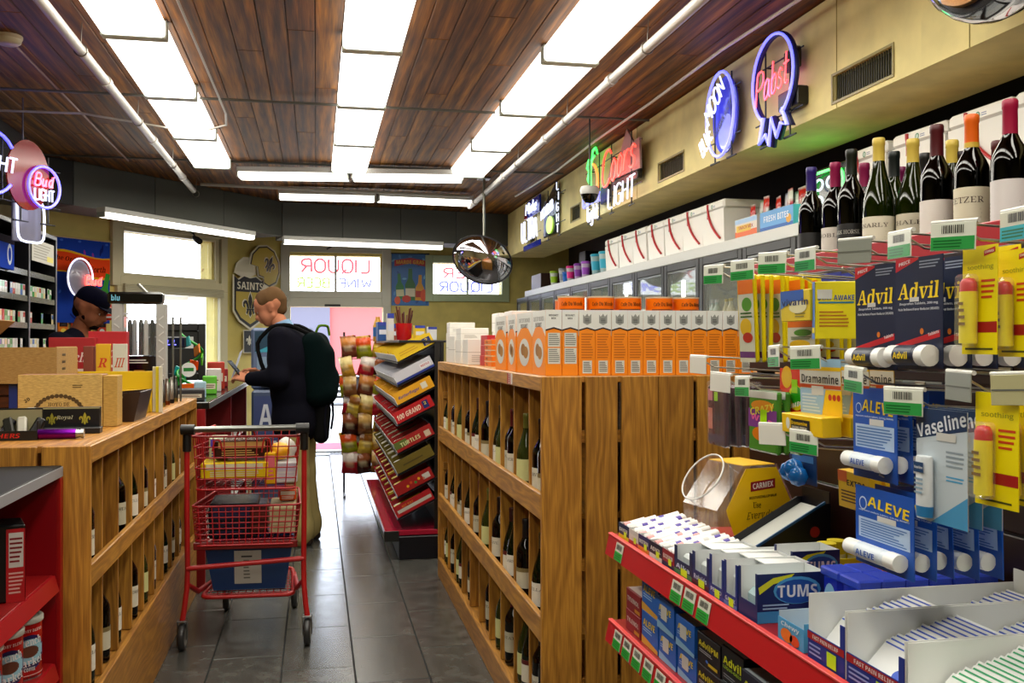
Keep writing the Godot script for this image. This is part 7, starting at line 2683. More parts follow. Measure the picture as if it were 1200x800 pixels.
	var goods := [
		[-0.72, 5.85, 0.16, 0.07, "2a2a2c", "black lidded tub on the counter beside the pole display"],
		[-0.7, 6.15, 0.07, 0.1, "9ab8c8", "pale blue pack of wipes on the counter"],
		[-0.69, 6.6, 0.09, 0.12, "5ab02a", "green snack pouch on the counter"],
		[-0.7, 6.95, 0.1, 0.16, "c9c4bc", "white carton with red stripe on the counter"],
		[-0.72, 7.3, 0.12, 0.2, "b0301c", "red carton on the counter near the cash machine"],
		[-0.72, 7.7, 0.1, 0.14, "8a1c20", "dark red pack on the counter near the cash machine"],
		[-1.05, 6.4, 0.14, 0.2, "8a2a1c", "brick red carton behind the pole display"],
		[-1.1, 7.4, 0.2, 0.16, "3a1c18", "brown display carton behind the green stand"],
	]
	for g in goods:
		b = mb(C(g[4]))
		b.box(Vector3(0, g[3] / 2, 0), Vector3(g[2], g[3], g[2]), 0.006)
		b.face(Vector3(0, 0, g[2] / 2 + 0.0004), Vector3(1, 0, 0), Vector3.UP)
		b.rect(-g[2] * 0.4, g[3] * 0.3, g[2] * 0.4, g[3] * 0.6, C("d0c8b0"))
		b.print_lines(-g[2] * 0.35, g[3] * 0.35, g[2] * 0.35, g[3] * 0.55, 2, C("5a1c1c"), 0.0008)
		b.home()
		solo("counter_pack", b, "card", g[5], "pack", V(g[0], 1.0605, g[1]), 0.1)
	o = thing("ice_bucket", "black bucket with domed lid behind the display case", "bucket", V(-1.12, 1.0605, 5.95))
	b = mb(C("121214"))
	b.lathe([[0.0, 0.0], [0.06, 0.0], [0.065, 0.01], [0.085, 0.2], [0.0, 0.2]], 20)
	part("pail", b, "satin", o)
	b = mb(C("1c1c20"))
	b.lathe([[0.09, 0.2], [0.09, 0.22], [0.06, 0.25], [0.0, 0.262]], 20)
	part("lid", b, "gloss", o)

# ---------------------------------------------------------------- counter side
func cigar_stamp(b: MB, x: float, y: float, r: float, cl: Color, z: float) -> void:
	for k in 18:
		var a := PI * (0.0 + k / 17.0)
		b.disc(x + cos(a) * r, y + sin(a) * r * 0.8, r * 0.1, r * 0.1, cl, z, 8)
	b.text("HOYO DE", x, y + r * 0.42, r * 0.9, r * 0.16, cl, z, "serifbold")
	b.text("FIRST CLASS", x, y + r * 0.18, r * 1.3, r * 0.14, cl, z, "serifbold")
	b.text("JOSE GENER", x, y - r * 0.05, r * 1.4, r * 0.16, cl, z, "serifbold")

func left_side() -> void:
	var T := 1.0905
	var o := thing("cigar_box", "pale cedar cigar box with oval stamp standing on the low rack", "cigar box", V(-0.88, T, 3.72), 0.03)
	var b := mb(C("cfa85c"))
	b.bx(-0.16, 0, -0.09, 0.12, 0.19, 0.02, 0.002)
	part("box", b, "oak", o)
	b = mb(C("d8b468"))
	b.bx(-0.16, 0.0, 0.021, 0.12, 0.19, 0.026, 0.001)
	b.face(Vector3(-0.02, 0, 0.0263), Vector3(1, 0, 0), Vector3.UP)
	cigar_stamp(b, -0.005, 0.05, 0.08, C("5a4420"), 0.0004)
	b.print_lines(0.04, 0.14, 0.08, 0.155, 2, C("6a5428"), 0.0004)
	b.text("20", -0.11, 0.1, 0.02, 0.012, C("4a3818"), 0.0004, "bold", 0.0, 0.6)
	b.home()
	part("lid", b, "cardboard", o, "lid with a brown oval stamp")
	b = mb(C("c9a04e"))
	b.bx(0.121, 0.0, -0.09, 0.17, 0.185, 0.02, 0.002)
	part("end_panel", b, "cardboard", o)
	for x in [-0.13, -0.02, 0.08]:
		b = mb(C("8a7a50"))
		b.box(Vector3(x, 0.066, 0.03), Vector3(0.018, 0.012, 0.008), 0.002)
		part("clasp", b, "metal", o)
	o = thing("cigar_carton", "low black carton with golden fleur-de-lis in front of the cedar box", "carton", V(-0.8, T, 3.5), 0.04)
	b = mb(C("15140f"))
	b.bx(-0.13, 0.012, -0.02, 0.075, 0.085, 0.015, 0.001)
	b.bx(-0.13, 0.0, 0.015, 0.085, 0.02, 0.07, 0.002)
	b.face(Vector3(0, 0, 0.0153), Vector3(1, 0, 0), Vector3.UP)
	fleur(b, -0.075, 0.042, 0.026, C("8a8228"), 0.0008)
	fleur(b, 0.028, 0.042, 0.026, C("a89a2c"), 0.0008)
	b.text("Royal", -0.035, 0.05, 0.05, 0.016, C("c9c4a0"), 0.0008, "serif", 0.3)
	b.rect(-0.13, 0.08, 0.075, 0.0845, C("9a9468"), 0.0006)
	b.home()
	part("carton", b, "satin", o)
	b = mb(C("b9b6ac"))
	b.bx(-0.155, 0.0, -0.02, -0.131, 0.085, 0.02, 0.001)
	part("side_card", b, "card", o)
	o = thing("lighter_tray", "open black tray of wrapped cigarillos with red print", "display carton", V(-0.92, T, 3.27), 0.05)
	b = mb(C("100f0e"))
	b.bx(-0.13, 0, 0.04, 0.065, 0.03, 0.045)
	b.bx(-0.13, 0, -0.05, 0.065, 0.003, 0.04)
	b.bx(0.062, 0.003, -0.05, 0.065, 0.06, 0.04)
	b.bx(-0.13, 0.003, -0.05, 0.062, 0.095, -0.046)
	b.face(Vector3(0, 0, 0.0453), Vector3(1, 0, 0), Vector3.UP)
	b.text("SWISHERS", -0.05, 0.015, 0.13, 0.014, C("b81c18"), 0.0004, "bold", 0.2)
	b.home()
	part("tray", b, "satin", o)
	b = mb(C("8a8260"))
	b.bx(-0.128, 0.004, -0.0455, 0.06, 0.09, -0.044)
	part("lining", b, "card", o)
	for k in 6:
		b = mb(C(["1a1a1a", "c4c0b4", "141416", "2a2826", "b9b4a6", "161616"][k]))
		b.t = Transform3D(Basis(Vector3(0, 0, 1), 0.5 * sin(k * 2.3)) * Basis(Vector3(1, 0, 0), -0.5), Vector3(-0.11 + 0.03 * k, 0.01, -0.005 + 0.012 * (k % 2)))
		b.bx(-0.014, 0, -0.01, 0.014, 0.065, 0.01, 0.005)
		part("wrapped_pack", b, "shrink", o)
	o = thing("lighter", "purple metallic cylinder lighter lying on the low rack", "lighter", V(-0.79, T + 0.0165, 3.25), 0.06)
	b = mb(C("7a1c9a"))
	b.t = Transform3D(Basis(Vector3(0, -1, 0), Vector3(1, 0, 0), Vector3(0, 0, 1)), Vector3.ZERO)
	b.lathe([[0.0, -0.065], [0.015, -0.065], [0.0162, -0.062], [0.0162, 0.045], [0.0, 0.045]], 20)
	part("barrel", b, "metal", o)
	b = mb(C("a8a8a4"))
	b.t = Transform3D(Basis(Vector3(0, -1, 0), Vector3(1, 0, 0), Vector3(0, 0, 1)), Vector3.ZERO)
	b.lathe([[0.0145, 0.045], [0.0145, 0.053], [0.013, 0.053], [0.013, 0.06], [0.015, 0.06], [0.015, 0.068], [0.0, 0.068]], 20)
	part("cap", b, "metal", o, "steel end cap")
	o = thing("wooden_crate", "dark brown wooden crate under the open cardboard carton", "crate", V(-1.2, T, 4.25), 0.02)
	for k in 3:
		b = mb(C("6a4424"))
		b.bx(-0.3, 0.003 + 0.048 * k, 0.17, 0.14, 0.046 + 0.048 * k, 0.185, 0.002)
		part("slat", b, "oak", o)
	b = mb(C("4a2f18"))
	b.bx(-0.3, 0.0, -0.2, 0.14, 0.144, 0.169, 0.002)
	part("crate_body", b, "oak", o)
	b = mb(C("1c2f78"))
	b.bx(0.02, 0.0, 0.186, 0.05, 0.144, 0.19, 0.001)
	part("blue_tape", b, "satin", o, "blue upright tape")
	o = thing("cardboard_carton", "open brown cardboard carton with raised flaps on the counter side", "carton", V(-1.2, T + 0.1455, 4.2), 0.02)
	var cb := C("b08a4c")
	b = mb(cb)
	b.bx(-0.3, 0, 0.16, 0.2, 0.14, 0.165)
	b.bx(-0.3, 0, -0.2, 0.2, 0.14, -0.195)
	b.bx(0.195, 0, -0.195, 0.2, 0.14, 0.16)
	b.bx(-0.3, 0, -0.195, -0.295, 0.14, 0.16)
	b.bx(-0.295, 0, -0.195, 0.195, 0.004, 0.16)
	part("tub", b, "cardboard", o)
	b = mb(C("c29c5c"))
	b.t = Transform3D(Basis(Vector3(0, 0, 1), 0.35) , Vector3(0.2, 0.14, 0))
	b.bx(-0.15, 0, -0.19, 0.0, 0.004, 0.16)
	b.home()
	part("flap", b, "cardboard", o)
	b = mb(C("a88448"))
	b.t = Transform3D(Basis(Vector3(0, 0, 1), 0.75), Vector3(-0.16, 0.14, 0))
	b.bx(0.0, 0, -0.19, 0.16, 0.004, 0.1)
	b.home()
	part("flap", b, "cardboard", o)
	b = mb(C("4a3a20"))
	b.face(Vector3(0.2003, 0, 0), Vector3(0, 0, -1), Vector3.UP)
	for k in 3:
		b.rect(-0.08, 0.05 + 0.028 * k, -0.02, 0.06 + 0.028 * k, C("4a3a20"))
	b.home()
	part("print", b, "card", o)
	var packs := [
		[-1.12, 4.85, 0.2, 0.33, 0.12, "a01820", "d8c8c0", "red tobacco carton with white script behind the cardboard carton", "Dutch"],
		[-0.98, 4.92, 0.17, 0.36, 0.1, "b01c24", "d8ccc4", "red tobacco carton with white script beside the yellow card", "Dutch"],
		[-0.995, 4.6, 0.04, 0.29, 0.12, "7a3a2a", "8a4a3a", "slanting brown card in front of the red cartons", ""],
		[-0.935, 4.58, 0.06, 0.3, 0.03, "d8a81c", "c8381c", "yellow carton with red stamp in front of the display case", "R"],
		[-0.865, 4.58, 0.06, 0.3, 0.03, "c9c8ba", "b8481c", "white carton with orange letters in front of the display case", "III"],
		[-1.06, 4.6, 0.14, 0.1, 0.1, "8a1418", "c9b4a8", "low dark red carton behind the cedar box", ""],
	]
	for q in packs:
		b = mb(C(q[5]))
		b.box(Vector3(0, q[3] / 2, 0), Vector3(q[2], q[3], q[4]), 0.0015)
		b.face(Vector3(0, 0, q[4] / 2 + 0.0004), Vector3(1, 0, 0), Vector3.UP)
		if q[8] != "":
			b.text(q[8], 0, q[3] * 0.72, q[2] * 0.6, q[3] * 0.14, C(q[6]), 0.0004, "serifbold", 0.25)
			b.print_lines(-q[2] * 0.3, q[3] * 0.5, q[2] * 0.3, q[3] * 0.58, 1, C(q[6]), 0.0004)
		b.home()
		solo("tobacco_carton", b, "card", q[7], "carton", V(q[0], T, q[1]), 0.06)
	o = thing("cigar_box", "open yellow-lined cigar box with raised lid beside the display case", "cigar box", V(-0.82, T, 4.36), 0.0)
	b = mb(C("d8b41c"))
	b.bx(-0.2, 0.1, -0.12, 0.11, 0.18, -0.115, 0.001)
	b.bx(-0.2, 0, -0.115, 0.11, 0.1, -0.1, 0.001)
	part("lid", b, "satin", o, "yellow lid")
	b = mb(C("c9c2a8"))
	for k in 3:
		b.bx(0.112 + 0.016 * k, 0, -0.12 + 0.02 * k, 0.126 + 0.016 * k, 0.2, -0.1 + 0.02 * k, 0.001)
		b.col = [C("d8c81c"), C("c9c4b0"), C("d8b81c")][k]
	part("upright_packs", b, "card", o)
	b = mb(C("c9a41c"))
	b.bx(-0.2, 0, -0.1, 0.1, 0.05, 0.1, 0.001)
	part("box", b, "satin", o)
	o = thing("cigar_box", "dark brown cigar box with slanted lid at the aisle edge", "cigar box", V(-0.78, T, 4.02), 0.0)
	b = mb(C("2c1812"))
	var prof := PackedVector2Array([Vector2(-0.1, 0.0), Vector2(0.09, 0.0), Vector2(0.115, 0.115), Vector2(-0.09, 0.1)])
	b.prism(prof, -0.16, -0.155)
	b.prism(prof, 0.1, 0.106)
	b.bx(-0.1, 0, -0.155, 0.09, 0.006, 0.1)
	b.t = Transform3D(Basis(Vector3(0, 0, 1), -0.215), Vector3(0.09, 0.0, 0))
	b.bx(-0.006, 0, -0.155, 0.0, 0.116, 0.1)
	b.home()
	part("box", b, "satin", o)
	b = mb(C("b0a890"))
	b.lathe([[0.0, 0.0], [0.006, 0.0], [0.006, 0.003], [0.0, 0.004]], 10, Vector3(0.0, 0.0, 0))
	for k in b.v.size():
		b.v[k] = Vector3(0.045 + b.v[k].x, 0.095 + b.v[k].z, 0.1065 + b.v[k].y)
	part("clasp", b, "metal", o)
	for k in 6:
		b = mb(C(["9a9890", "b0aea6", "6a6864"][k % 3]))
		b.lathe([[0.0, 0.0], [0.012, 0.0], [0.0125, 0.004], [0.0125, 0.1], [0.008, 0.11], [0.008, 0.13], [0.0, 0.132]], 12)
		b.col = C(["8a4a2a", "3a3a3c", "a89a5a"][k % 3])
		b.lathe([[0.013, 0.0], [0.013, 0.02]], 12)
		solo("steel_tube", b, "metal", "upright steel cigar tube beside the display case, %s along the edge" % ORD[k], "tube", V(-0.72, T, 4.55 + 0.14 * k), 0.0, "steel tubes on the low rack")
	display_case()
	red_unit()
	cigarettes()
	left_neon()

func display_case() -> void:
	var o := thing("display_case", "tall acrylic e-cigarette display case with diamond plate posts", "display case", V(-0.87, 1.0905, 5.1), 0.0)
	for s in [-1, 1]:
		var b := mb(C("a8aaa6"))
		b.bx(s * 0.105 - 0.025, 0, -0.025, s * 0.105 + 0.025, 0.5, 0.025, 0.003)
		part("post", b, "satin", o)
		b = mb(C("c9cbc6"))
		for k in 11:
			b.t = Transform3D(Basis(Vector3(0, 0, 1), 0.7 if k % 2 == 0 else -0.7), Vector3(s * 0.105, 0.03 + 0.04 * k, 0.0255))
			b.bx(-0.016, -0.003, 0, 0.016, 0.003, 0.002, 0.0008)
		part("plate_rib", b, "satin", o)
	var b := mb(C("0c0c0d"))
	b.bx(-0.08, 0, -0.12, 0.08, 0.24, 0.015, 0.003)
	b.face(Vector3(0, 0, 0.0153), Vector3(1, 0, 0), Vector3.UP)
	b.print_lines(-0.05, 0.2, 0.05, 0.225, 2, C("c9c9c4"), 0.0004)
	b.rect(-0.025, 0.09, 0.025, 0.17, C("8a5a1c"), 0.0004)
	b.rect(-0.02, 0.1, 0.02, 0.16, C("2a3a5a"), 0.0008)
	b.disc(0, 0.06, 0.035, 0.027, C("d8d41c"), 0.0006)
	b.disc(0, 0.06, 0.028, 0.021, C("0c0c0d"), 0.001)
	b.text("G", 0, 0.06, 0.036, 0.034, C("d8d41c"), 0.0014)
	b.home()
	part("base_panel", b, "gloss", o)
	b = mb()
	b.bx(-0.08, 0.241, -0.1, 0.08, 0.44, 0.01, 0.002)
	part("case_glass", b, "glass", o)
	for k in 5:
		b = mb(C(["1c1c1e", "8a8c90", "2a2a2e", "b9bab8", "16161a"][k]))
		b.lathe([[0.0, 0.242], [0.012, 0.242], [0.012, 0.4], [0.008, 0.42], [0.0, 0.425]], 10, Vector3(-0.055 + 0.027 * k, 0, -0.04 + 0.02 * (k % 2)))
		part("device", b, "gloss", o)
	b = mb(C("0d0e10"))
	b.bx(-0.15, 0.5, -0.06, 0.11, 0.56, 0.03, 0.01)
	b.face(Vector3(0, 0, 0.0303), Vector3(1, 0, 0), Vector3.UP)
	b.text("blu", -0.11, 0.53, 0.04, 0.03, C("7ac4e0"), 0.0004, "bold")
	b.home()
	part("header", b, "gloss", o, "black header with pale blue word")
	b = mb(C("a8a8a0"))
	b.t = Transform3D(Basis(Vector3(0, 0, 1), 0.75), Vector3(0.12, 0.46, 0))
	b.bx(-0.005, 0, -0.03, 0.008, 0.19, 0.02, 0.002)
	part("prop", b, "metal", o)
	b = mb(C("8f918c"))
	b.bx(0.14, 0, -0.1, 0.15, 0.44, -0.09, 0.002)
	b.bx(0.17, 0, -0.16, 0.18, 0.44, -0.15, 0.002)
	part("side_rail", b, "metal", o)

# the red end unit with a black top in the near corner
func red_unit() -> void:
	var o := thing("end_shelf_unit", "red metal shelf unit with a black laminate top against the low rack", "shelf unit", V(-0.73, 0, 2.6))
	var n := 0.55
	var f := -0.42
	var b := mb(C("16171b"))
	b.bx(-0.5, 1.0, f, 0.0, 1.035, n, 0.003)
	part("top_board", b, "laminate", o)
	b = mb(C("8f9094"))
	b.bx(0.0002, 1.003, f, 0.0025, 1.032, n, 0.0008)
	part("edge_band", b, "satin", o)
	b = mb(C("8a0c12"))
	b.bx(-0.5, 0.0, f, -0.01, 1.0, f + 0.02, 0.002)
	part("end_panel", b, "satin", o)
	b = mb(C("7a0c12"))
	b.bx(-0.5, 0.0, f + 0.02, -0.48, 1.0, n)
	part("back_panel", b, "satin", o)
	b = mb(C("9a0e14"))
	b.bx(-0.012, 0.0, f - 0.012, 0.0, 0.999, f + 0.02, 0.002)
	part("post", b, "satin", o)
	for h in [0.72, 0.465, 0.15]:
		b = mb(C("8a0e13"))
		b.bx(-0.48, h - 0.018, f + 0.021, -0.02, h, n, 0.002)
		var sh := part("shelf", b, "satin", o)
		b = mb(C("a0141a"))
		b.prism(PackedVector2Array([Vector2(-0.02, h), Vector2(-0.012, h), Vector2(0.0, h - 0.045), Vector2(-0.008, h - 0.047), Vector2(-0.019, h - 0.012)]), f + 0.03, n)
		part("lip", b, "satin", sh)
	var q := thing("drink_carton", "black carton with red and white label strip on the red shelf", "carton", V(-0.835, 0.7205, 2.74), 0.35)
	b = mb(C("0c0b0b"))
	b.bx(-0.09, 0, -0.06, 0.075, 0.2, 0.06, 0.004)
	part("carton", b, "satin", q)
	b = mb(C("b01820"))
	b.face(Vector3(0.0754, 0, 0), Vector3(0, 0, -1), Vector3.UP)
	b.rect(-0.058, 0.0, 0.03, 0.19, C("b01820"), 0.0)
	b.rect(-0.05, 0.09, 0.022, 0.18, C("c9c4bc"), 0.0004)
	b.text("CDM", -0.014, 0.15, 0.05, 0.022, C("7a1418"), 0.0008)
	b.print_lines(-0.045, 0.1, 0.018, 0.13, 3, C("7a1418"), 0.0008)
	b.print_lines(-0.045, 0.02, 0.02, 0.08, 6, C("d8a8a0"), 0.0006)
	b.face(Vector3(0, 0, 0.0604), Vector3(1, 0, 0), Vector3.UP)
	b.rect(0.03, 0.0, 0.074, 0.19, C("b01820"), 0.0)
	b.rect(0.036, 0.09, 0.07, 0.18, C("c9c4bc"), 0.0004)
	b.print_lines(0.038, 0.1, 0.068, 0.17, 6, C("7a1418"), 0.0008)
	b.print_lines(0.036, 0.02, 0.07, 0.08, 6, C("d8a8a0"), 0.0006)
	b.home()
	part("label", b, "satin", q, "red and white label")
	for k in 3:
		var t := thing("coffee_tin", "red French Market coffee tin with white lid, %s from the far panel" % ORD[k], "tin", V(-0.815 - 0.012 * k, 0.4655, 2.9 - 0.135 * k), 0.0, "red coffee tins on the lower shelf")
		b = mb()
		b.lathe([[0.0, 0.0], [0.06, 0.0], [0.061, 0.004], [0.061, 0.155], [0.0605, 0.158]], 28, Vector3.ZERO, [C("8a8a84"), C("8a8a84"), C("a5161c"), C("8a8a84")])
		part("can_body", b, "gloss", t)
		b = mb(C("c9c7bc"))
		b.lathe([[0.063, 0.152], [0.064, 0.154], [0.064, 0.166], [0.06, 0.169], [0.052, 0.167], [0.05, 0.164], [0.0, 0.164]], 28)
		part("lid", b, "satin", t, "white plastic lid")
		b = mb()
		b.bdisc(0.0, 0.075, 0.052, 0.048, C("241a4a"), 0.0006)
		b.bdisc(0.0, 0.078, 0.046, 0.034, C("8ab4c4"), 0.001)
		b.bdisc(0.0, 0.078, 0.028, 0.016, C("5a3424"), 0.0014)
		b.text("French", 0, 0.105, 0.075, 0.022, C("d8d4d0"), 0.0018, "serifbold", 0.0, 0.1)
		b.text("Market", 0, 0.05, 0.085, 0.022, C("d8d4d0"), 0.0018, "serifbold", 0.0, 0.1)
		b.text("COFFEE", 0, 0.03, 0.03, 0.01, C("d8d4d0"), 0.0018, "bold")
		b.strip(-0.08, 0.012, 0.08, 0.014, C("d8a8a0"), 0.0006)
		b.text("CHICORY BLEND", 0, 0.135, 0.085, 0.008, C("d8a8a0"), 0.0008)
		b.text("Dark Roast", 0, 0.007, 0.05, 0.008, C("1c0c0c"), 0.0008)
		b.bend(0.0612)
		part("label", b, "satin", t, "printed round emblem")
		t.rotation.y = 0.75

func cigarettes() -> void:
	var X := -2.0
	var o := thing("cigarette_shelving", "tall black cigarette shelving with rows of packs behind the till", "shelving", V(X, 0.0, 7.05))
	var n := 1.2
	var f := -1.06
	var b := mb(C("0b0b0c"))
	b.bx(-0.4, 0, f, -0.38, 2.2, n)
	part("back_panel", b, "satin", o)
	for z in [f, f + 0.72, f + 1.5, n - 0.03]:
		b = mb(C("0d0d0e"))
		b.bx(-0.38, 0, z, 0.0, 2.2, z + 0.035, 0.003)
		part("upright", b, "satin", o)
	b = mb(C("0d0d0e"))
	b.bx(-0.4, 2.2, f, 0.0, 2.23, n, 0.003)
	part("top_board", b, "satin", o)
	var hs := [0.75, 0.95, 1.15, 1.34, 1.53, 1.72, 1.9]
	for i in hs.size():
		b = mb(C("101011"))
		b.bx(-0.375, hs[i] - 0.015, f + 0.036, -0.01, hs[i], n - 0.031, 0.002)
		part("shelf", b, "satin", o)
		b = mb(C("5a5c58"))
		b.bx(-0.009, hs[i] - 0.028, f + 0.036, -0.006, hs[i] + 0.012, n - 0.031)
		part("shelf_edge", b, "gloss", o)
	var pk := mb()
	var cols := [C("c4c4bc"), C("c9c8c2"), C("b9bcb4"), C("a83a34"), C("3a8a4a"), C("4a6aa0"), C("c9b88a"), C("7ab48a"), C("cfcfc9")]
	for i in hs.size() - 1:
		var z := f + 0.05
		while z < n - 0.1:
			var blocked := false
			for u in [f + 0.72, f + 1.5]:
				if z + 0.06 > u and z < u + 0.035:
					blocked = true
			if not blocked:
				for layer in 1 + int(rng.randf() < 0.3):
					var c: Color = cols[rng.randi() % 9]
					pk.col = c
					pk.bx(-0.09, hs[i] + 0.001 + 0.06 * layer * 0.0, z, -0.015, hs[i] + 0.09, z + 0.052)
					pk.col = cols[rng.randi() % 9]
					pk.bx(-0.0148, hs[i] + 0.05, z + 0.004, -0.0142, hs[i] + 0.085, z + 0.048)
			z += 0.057
	var st := MeshInstance3D.new()
	st.name = numbered("cigarette_packs")
	st.mesh = pk.mesh(M.gloss)
	add_child(st)
	st.position = V(X, 0, 7.05)
	tag(st, "rows of small white and coloured cigarette packs on the black shelving", "packs", "", "stuff")
	b = mb(C("b9b4a2"))
	b.bx(0.001, 0.0, -0.29, 0.006, 0.16, 0.29, 0.001)
	b.t = Transform3D(Basis(Vector3(0, 0, -1), Vector3.UP, Vector3(1, 0, 0)), Vector3(0.0062, 0, 0))
	b.print_lines(-0.25, 0.02, 0.2, 0.14, 6, C("8a8674"), 0.0003)
	b.rect(0.1, 0.02, 0.27, 0.06, C("d8c83a"), 0.0005)
	solo("price_sheet", b, "card", "pale price sheet with yellow slip on the cigarette shelving", "notice", V(X, 1.99, 7.7))
	b = mb(C("16389c"))
	b.bx(0.002, 0, -0.2, 0.02, 0.22, 0.2, 0.004)
	b.t = Transform3D(Basis(Vector3(0, 0, -1), Vector3.UP, Vector3(1, 0, 0)), Vector3(0.0202, 0, 0))
	b.disc(0.1, 0.1, 0.05, 0.07, C("c4ccd8"), 0.0004)
	b.disc(0.1, 0.1, 0.03, 0.045, C("16389c"), 0.0008)
	b.rect(-0.2, 0.17, 0.2, 0.22, C("1a1420"), 0.0006)
	b.home()
	solo("team_pennant", b, "cloth", "royal blue cloth pennant with white emblem on the cigarette shelving", "pennant", V(X, 1.88, 6.75))

func left_neon() -> void:
	var o := thing("neon_beer_sign", "red disc neon sign with blue oval and white script over the till", "neon sign", V(-1.72, 2.386, 6.53), PI / 2 - 0.5)
	sign_frame(o, 0.4, 0.4)
	var b := mb(C("8a1410"))
	b.prism(PackedVector2Array(ring(-0.06, 0.06, 0.17, 0.22).map(func(p): return Vector2(p.x, p.y))), -0.03, -0.02)
	part("panel", b, "gloss", o, "red oval panel")
	b = mb()
	b.tube(ring(0.05, 0.0, 0.13, 0.13), 0.009, 8, true)
	part("neon_tube", b, "neon_blue", o, "glowing blue ring")
	b = mb()
	neon_text(b, "Bud", 0.05, 0.045, 0.15, 0.08, 0.007, 0.2)
	part("neon_tube", b, "neon_red", o, "glowing red word")
	b = mb()
	neon_text(b, "LIGHT", 0.05, -0.05, 0.16, 0.07, 0.006)
	part("neon_tube", b, "neon_white", o, "glowing white word")
	sign_light(o, Color(0.5, 0.4, 1.0), 0.03)
	o = thing("neon_beer_sign", "white neon can-shaped sign below the red disc sign", "neon sign", V(-1.82, 2.25, 6.72), PI / 2 - 0.5)
	b = mb(C("6a6874"))
	b.bx(-0.11, -0.2, -0.05, 0.13, 0.12, -0.03, 0.01)
	b.tube([Vector3(0, 0.12, -0.04), Vector3(0, 0.45, -0.06), Vector3(0, 0.78, -0.06)], 0.006, 6)
	part("panel", b, "gloss", o)
	b = mb()
	b.tube(smooth_line([Vector3(-0.1, -0.2, 0), Vector3(0.12, -0.2, 0), Vector3(0.12, 0.04, 0), Vector3(0.04, 0.12, 0), Vector3(0.0, 0.26, 0), Vector3(-0.08, 0.26, 0), Vector3(-0.11, 0.12, 0), Vector3(-0.11, 0.02, 0)], true, 4), 0.008, 8, true)
	part("neon_tube", b, "neon_white", o, "glowing white outline")
	sign_light(o, Color(0.9, 0.9, 1.0), 0.03)
	o = thing("neon_beer_sign", "blue neon sign reading LIGHT inside a crescent over the till", "neon sign", V(-1.9, 2.48, 6.22), PI / 2 - 0.5)
	sign_frame(o, 0.4, 0.36)
	b = mb()
	b.tube(ring(0, 0, 0.19, 0.19, 0.0, 0.6, 5.6, 22), 0.01, 8)
	part("neon_tube", b, "neon_blue", o, "glowing blue crescent")
	b = mb()
	neon_text(b, "LIGHT", 0.04, 0.0, 0.3, 0.09, 0.007, 0.15)
	part("neon_tube", b, "neon_white", o, "glowing white word")
	sign_light(o, Color(0.4, 0.4, 1.0), 0.03)
	o = thing("security_camera", "small white security camera on a drop rod over the till", "camera", V(-1.9, 2.56, 5.85), 0.6)
	b = mb(C("c9c8c2"))
	b.bx(-0.04, -0.035, -0.07, 0.04, 0.035, 0.07, 0.01)
	part("housing", b, "satin", o)
	b = mb(C("101012"))
	b.lathe([[0.0, 0.0], [0.025, 0.0], [0.025, 0.03], [0.0, 0.03]], 14)
	for k in b.v.size():
		b.v[k] = Vector3(b.v[k].x, b.v[k].z, 0.07 + b.v[k].y)
		b.n[k] = Vector3(b.n[k].x, b.n[k].z, b.n[k].y)
	part("lens", b, "gloss", o)
	b = mb(C("2a2826"))
	b.tube([Vector3(0, 0.035, 0), Vector3(0, 0.42, 0)], 0.008, 6)
	part("rod", b, "satin", o)
	o = thing("neon_football_sign", "neon football sign with red and white tube word before the blue banner", "neon sign")
	o.transform = on_angle(3.12, 2.03, 0.24)
	b = mb(C("8f8c98"))
	b.lathe([[0.0, -0.03], [0.1, -0.02], [0.135, 0.0], [0.1, 0.035], [0.0, 0.05]], 24, Vector3.ZERO, [], 1.0, 1.35)
	for k in b.v.size():
		var q := b.v[k]
		b.v[k] = Vector3(q.x - 0.06, -q.z, q.y)
		var m := b.n[k]
		b.n[k] = Vector3(m.x, -m.z, m.y)
	part("ball", b, "gloss", o, "grey plastic football")
	b = mb()
	b.tube(ring(-0.06, 0.0, 0.14, 0.19, 0.03), 0.008, 8, true)
	part("neon_tube", b, "neon_white", o, "glowing white outline")
	b = mb()
	neon_text(b, "Bud", 0.06, -0.02, 0.18, 0.09, 0.011, 0.1, 0.0, 0.2, 0.07)
	part("neon_tube", b, "neon_red", o, "glowing red word")
	sign_light(o, Color(1.0, 0.6, 0.6), 0.02)
	o = thing("team_helmet", "orange and white football helmet hung below the neon football", "helmet")
	o.transform = on_angle(2.92, 1.72, 0.3)
	b = mb(C("b8301c"))
	b.lathe([[0.14, -0.09], [0.15, 0.0], [0.13, 0.08], [0.07, 0.13], [0.0, 0.145]], 24)
	part("shell", b, "gloss", o)
	b = mb(C("c9c6c4"))
	b.tube([Vector3(0, 0.0, 0.153), Vector3(0, 0.085, 0.13), Vector3(0, 0.135, 0.07), Vector3(0, 0.15, 0)], 0.012, 6)
	part("stripe", b, "gloss", o)
	b = mb(C("bdbbb8"))
	for y in [-0.03, -0.07]:
		b.tube([Vector3(0.14, y, 0.04), Vector3(0.1, y, 0.2), Vector3(-0.1, y, 0.2), Vector3(-0.14, y, 0.04)], 0.008, 6)
	b.tube([Vector3(0, 0.13, -0.03), Vector3(0, 0.2, -0.28)], 0.006, 6)
	part("face_guard", b, "satin", o)
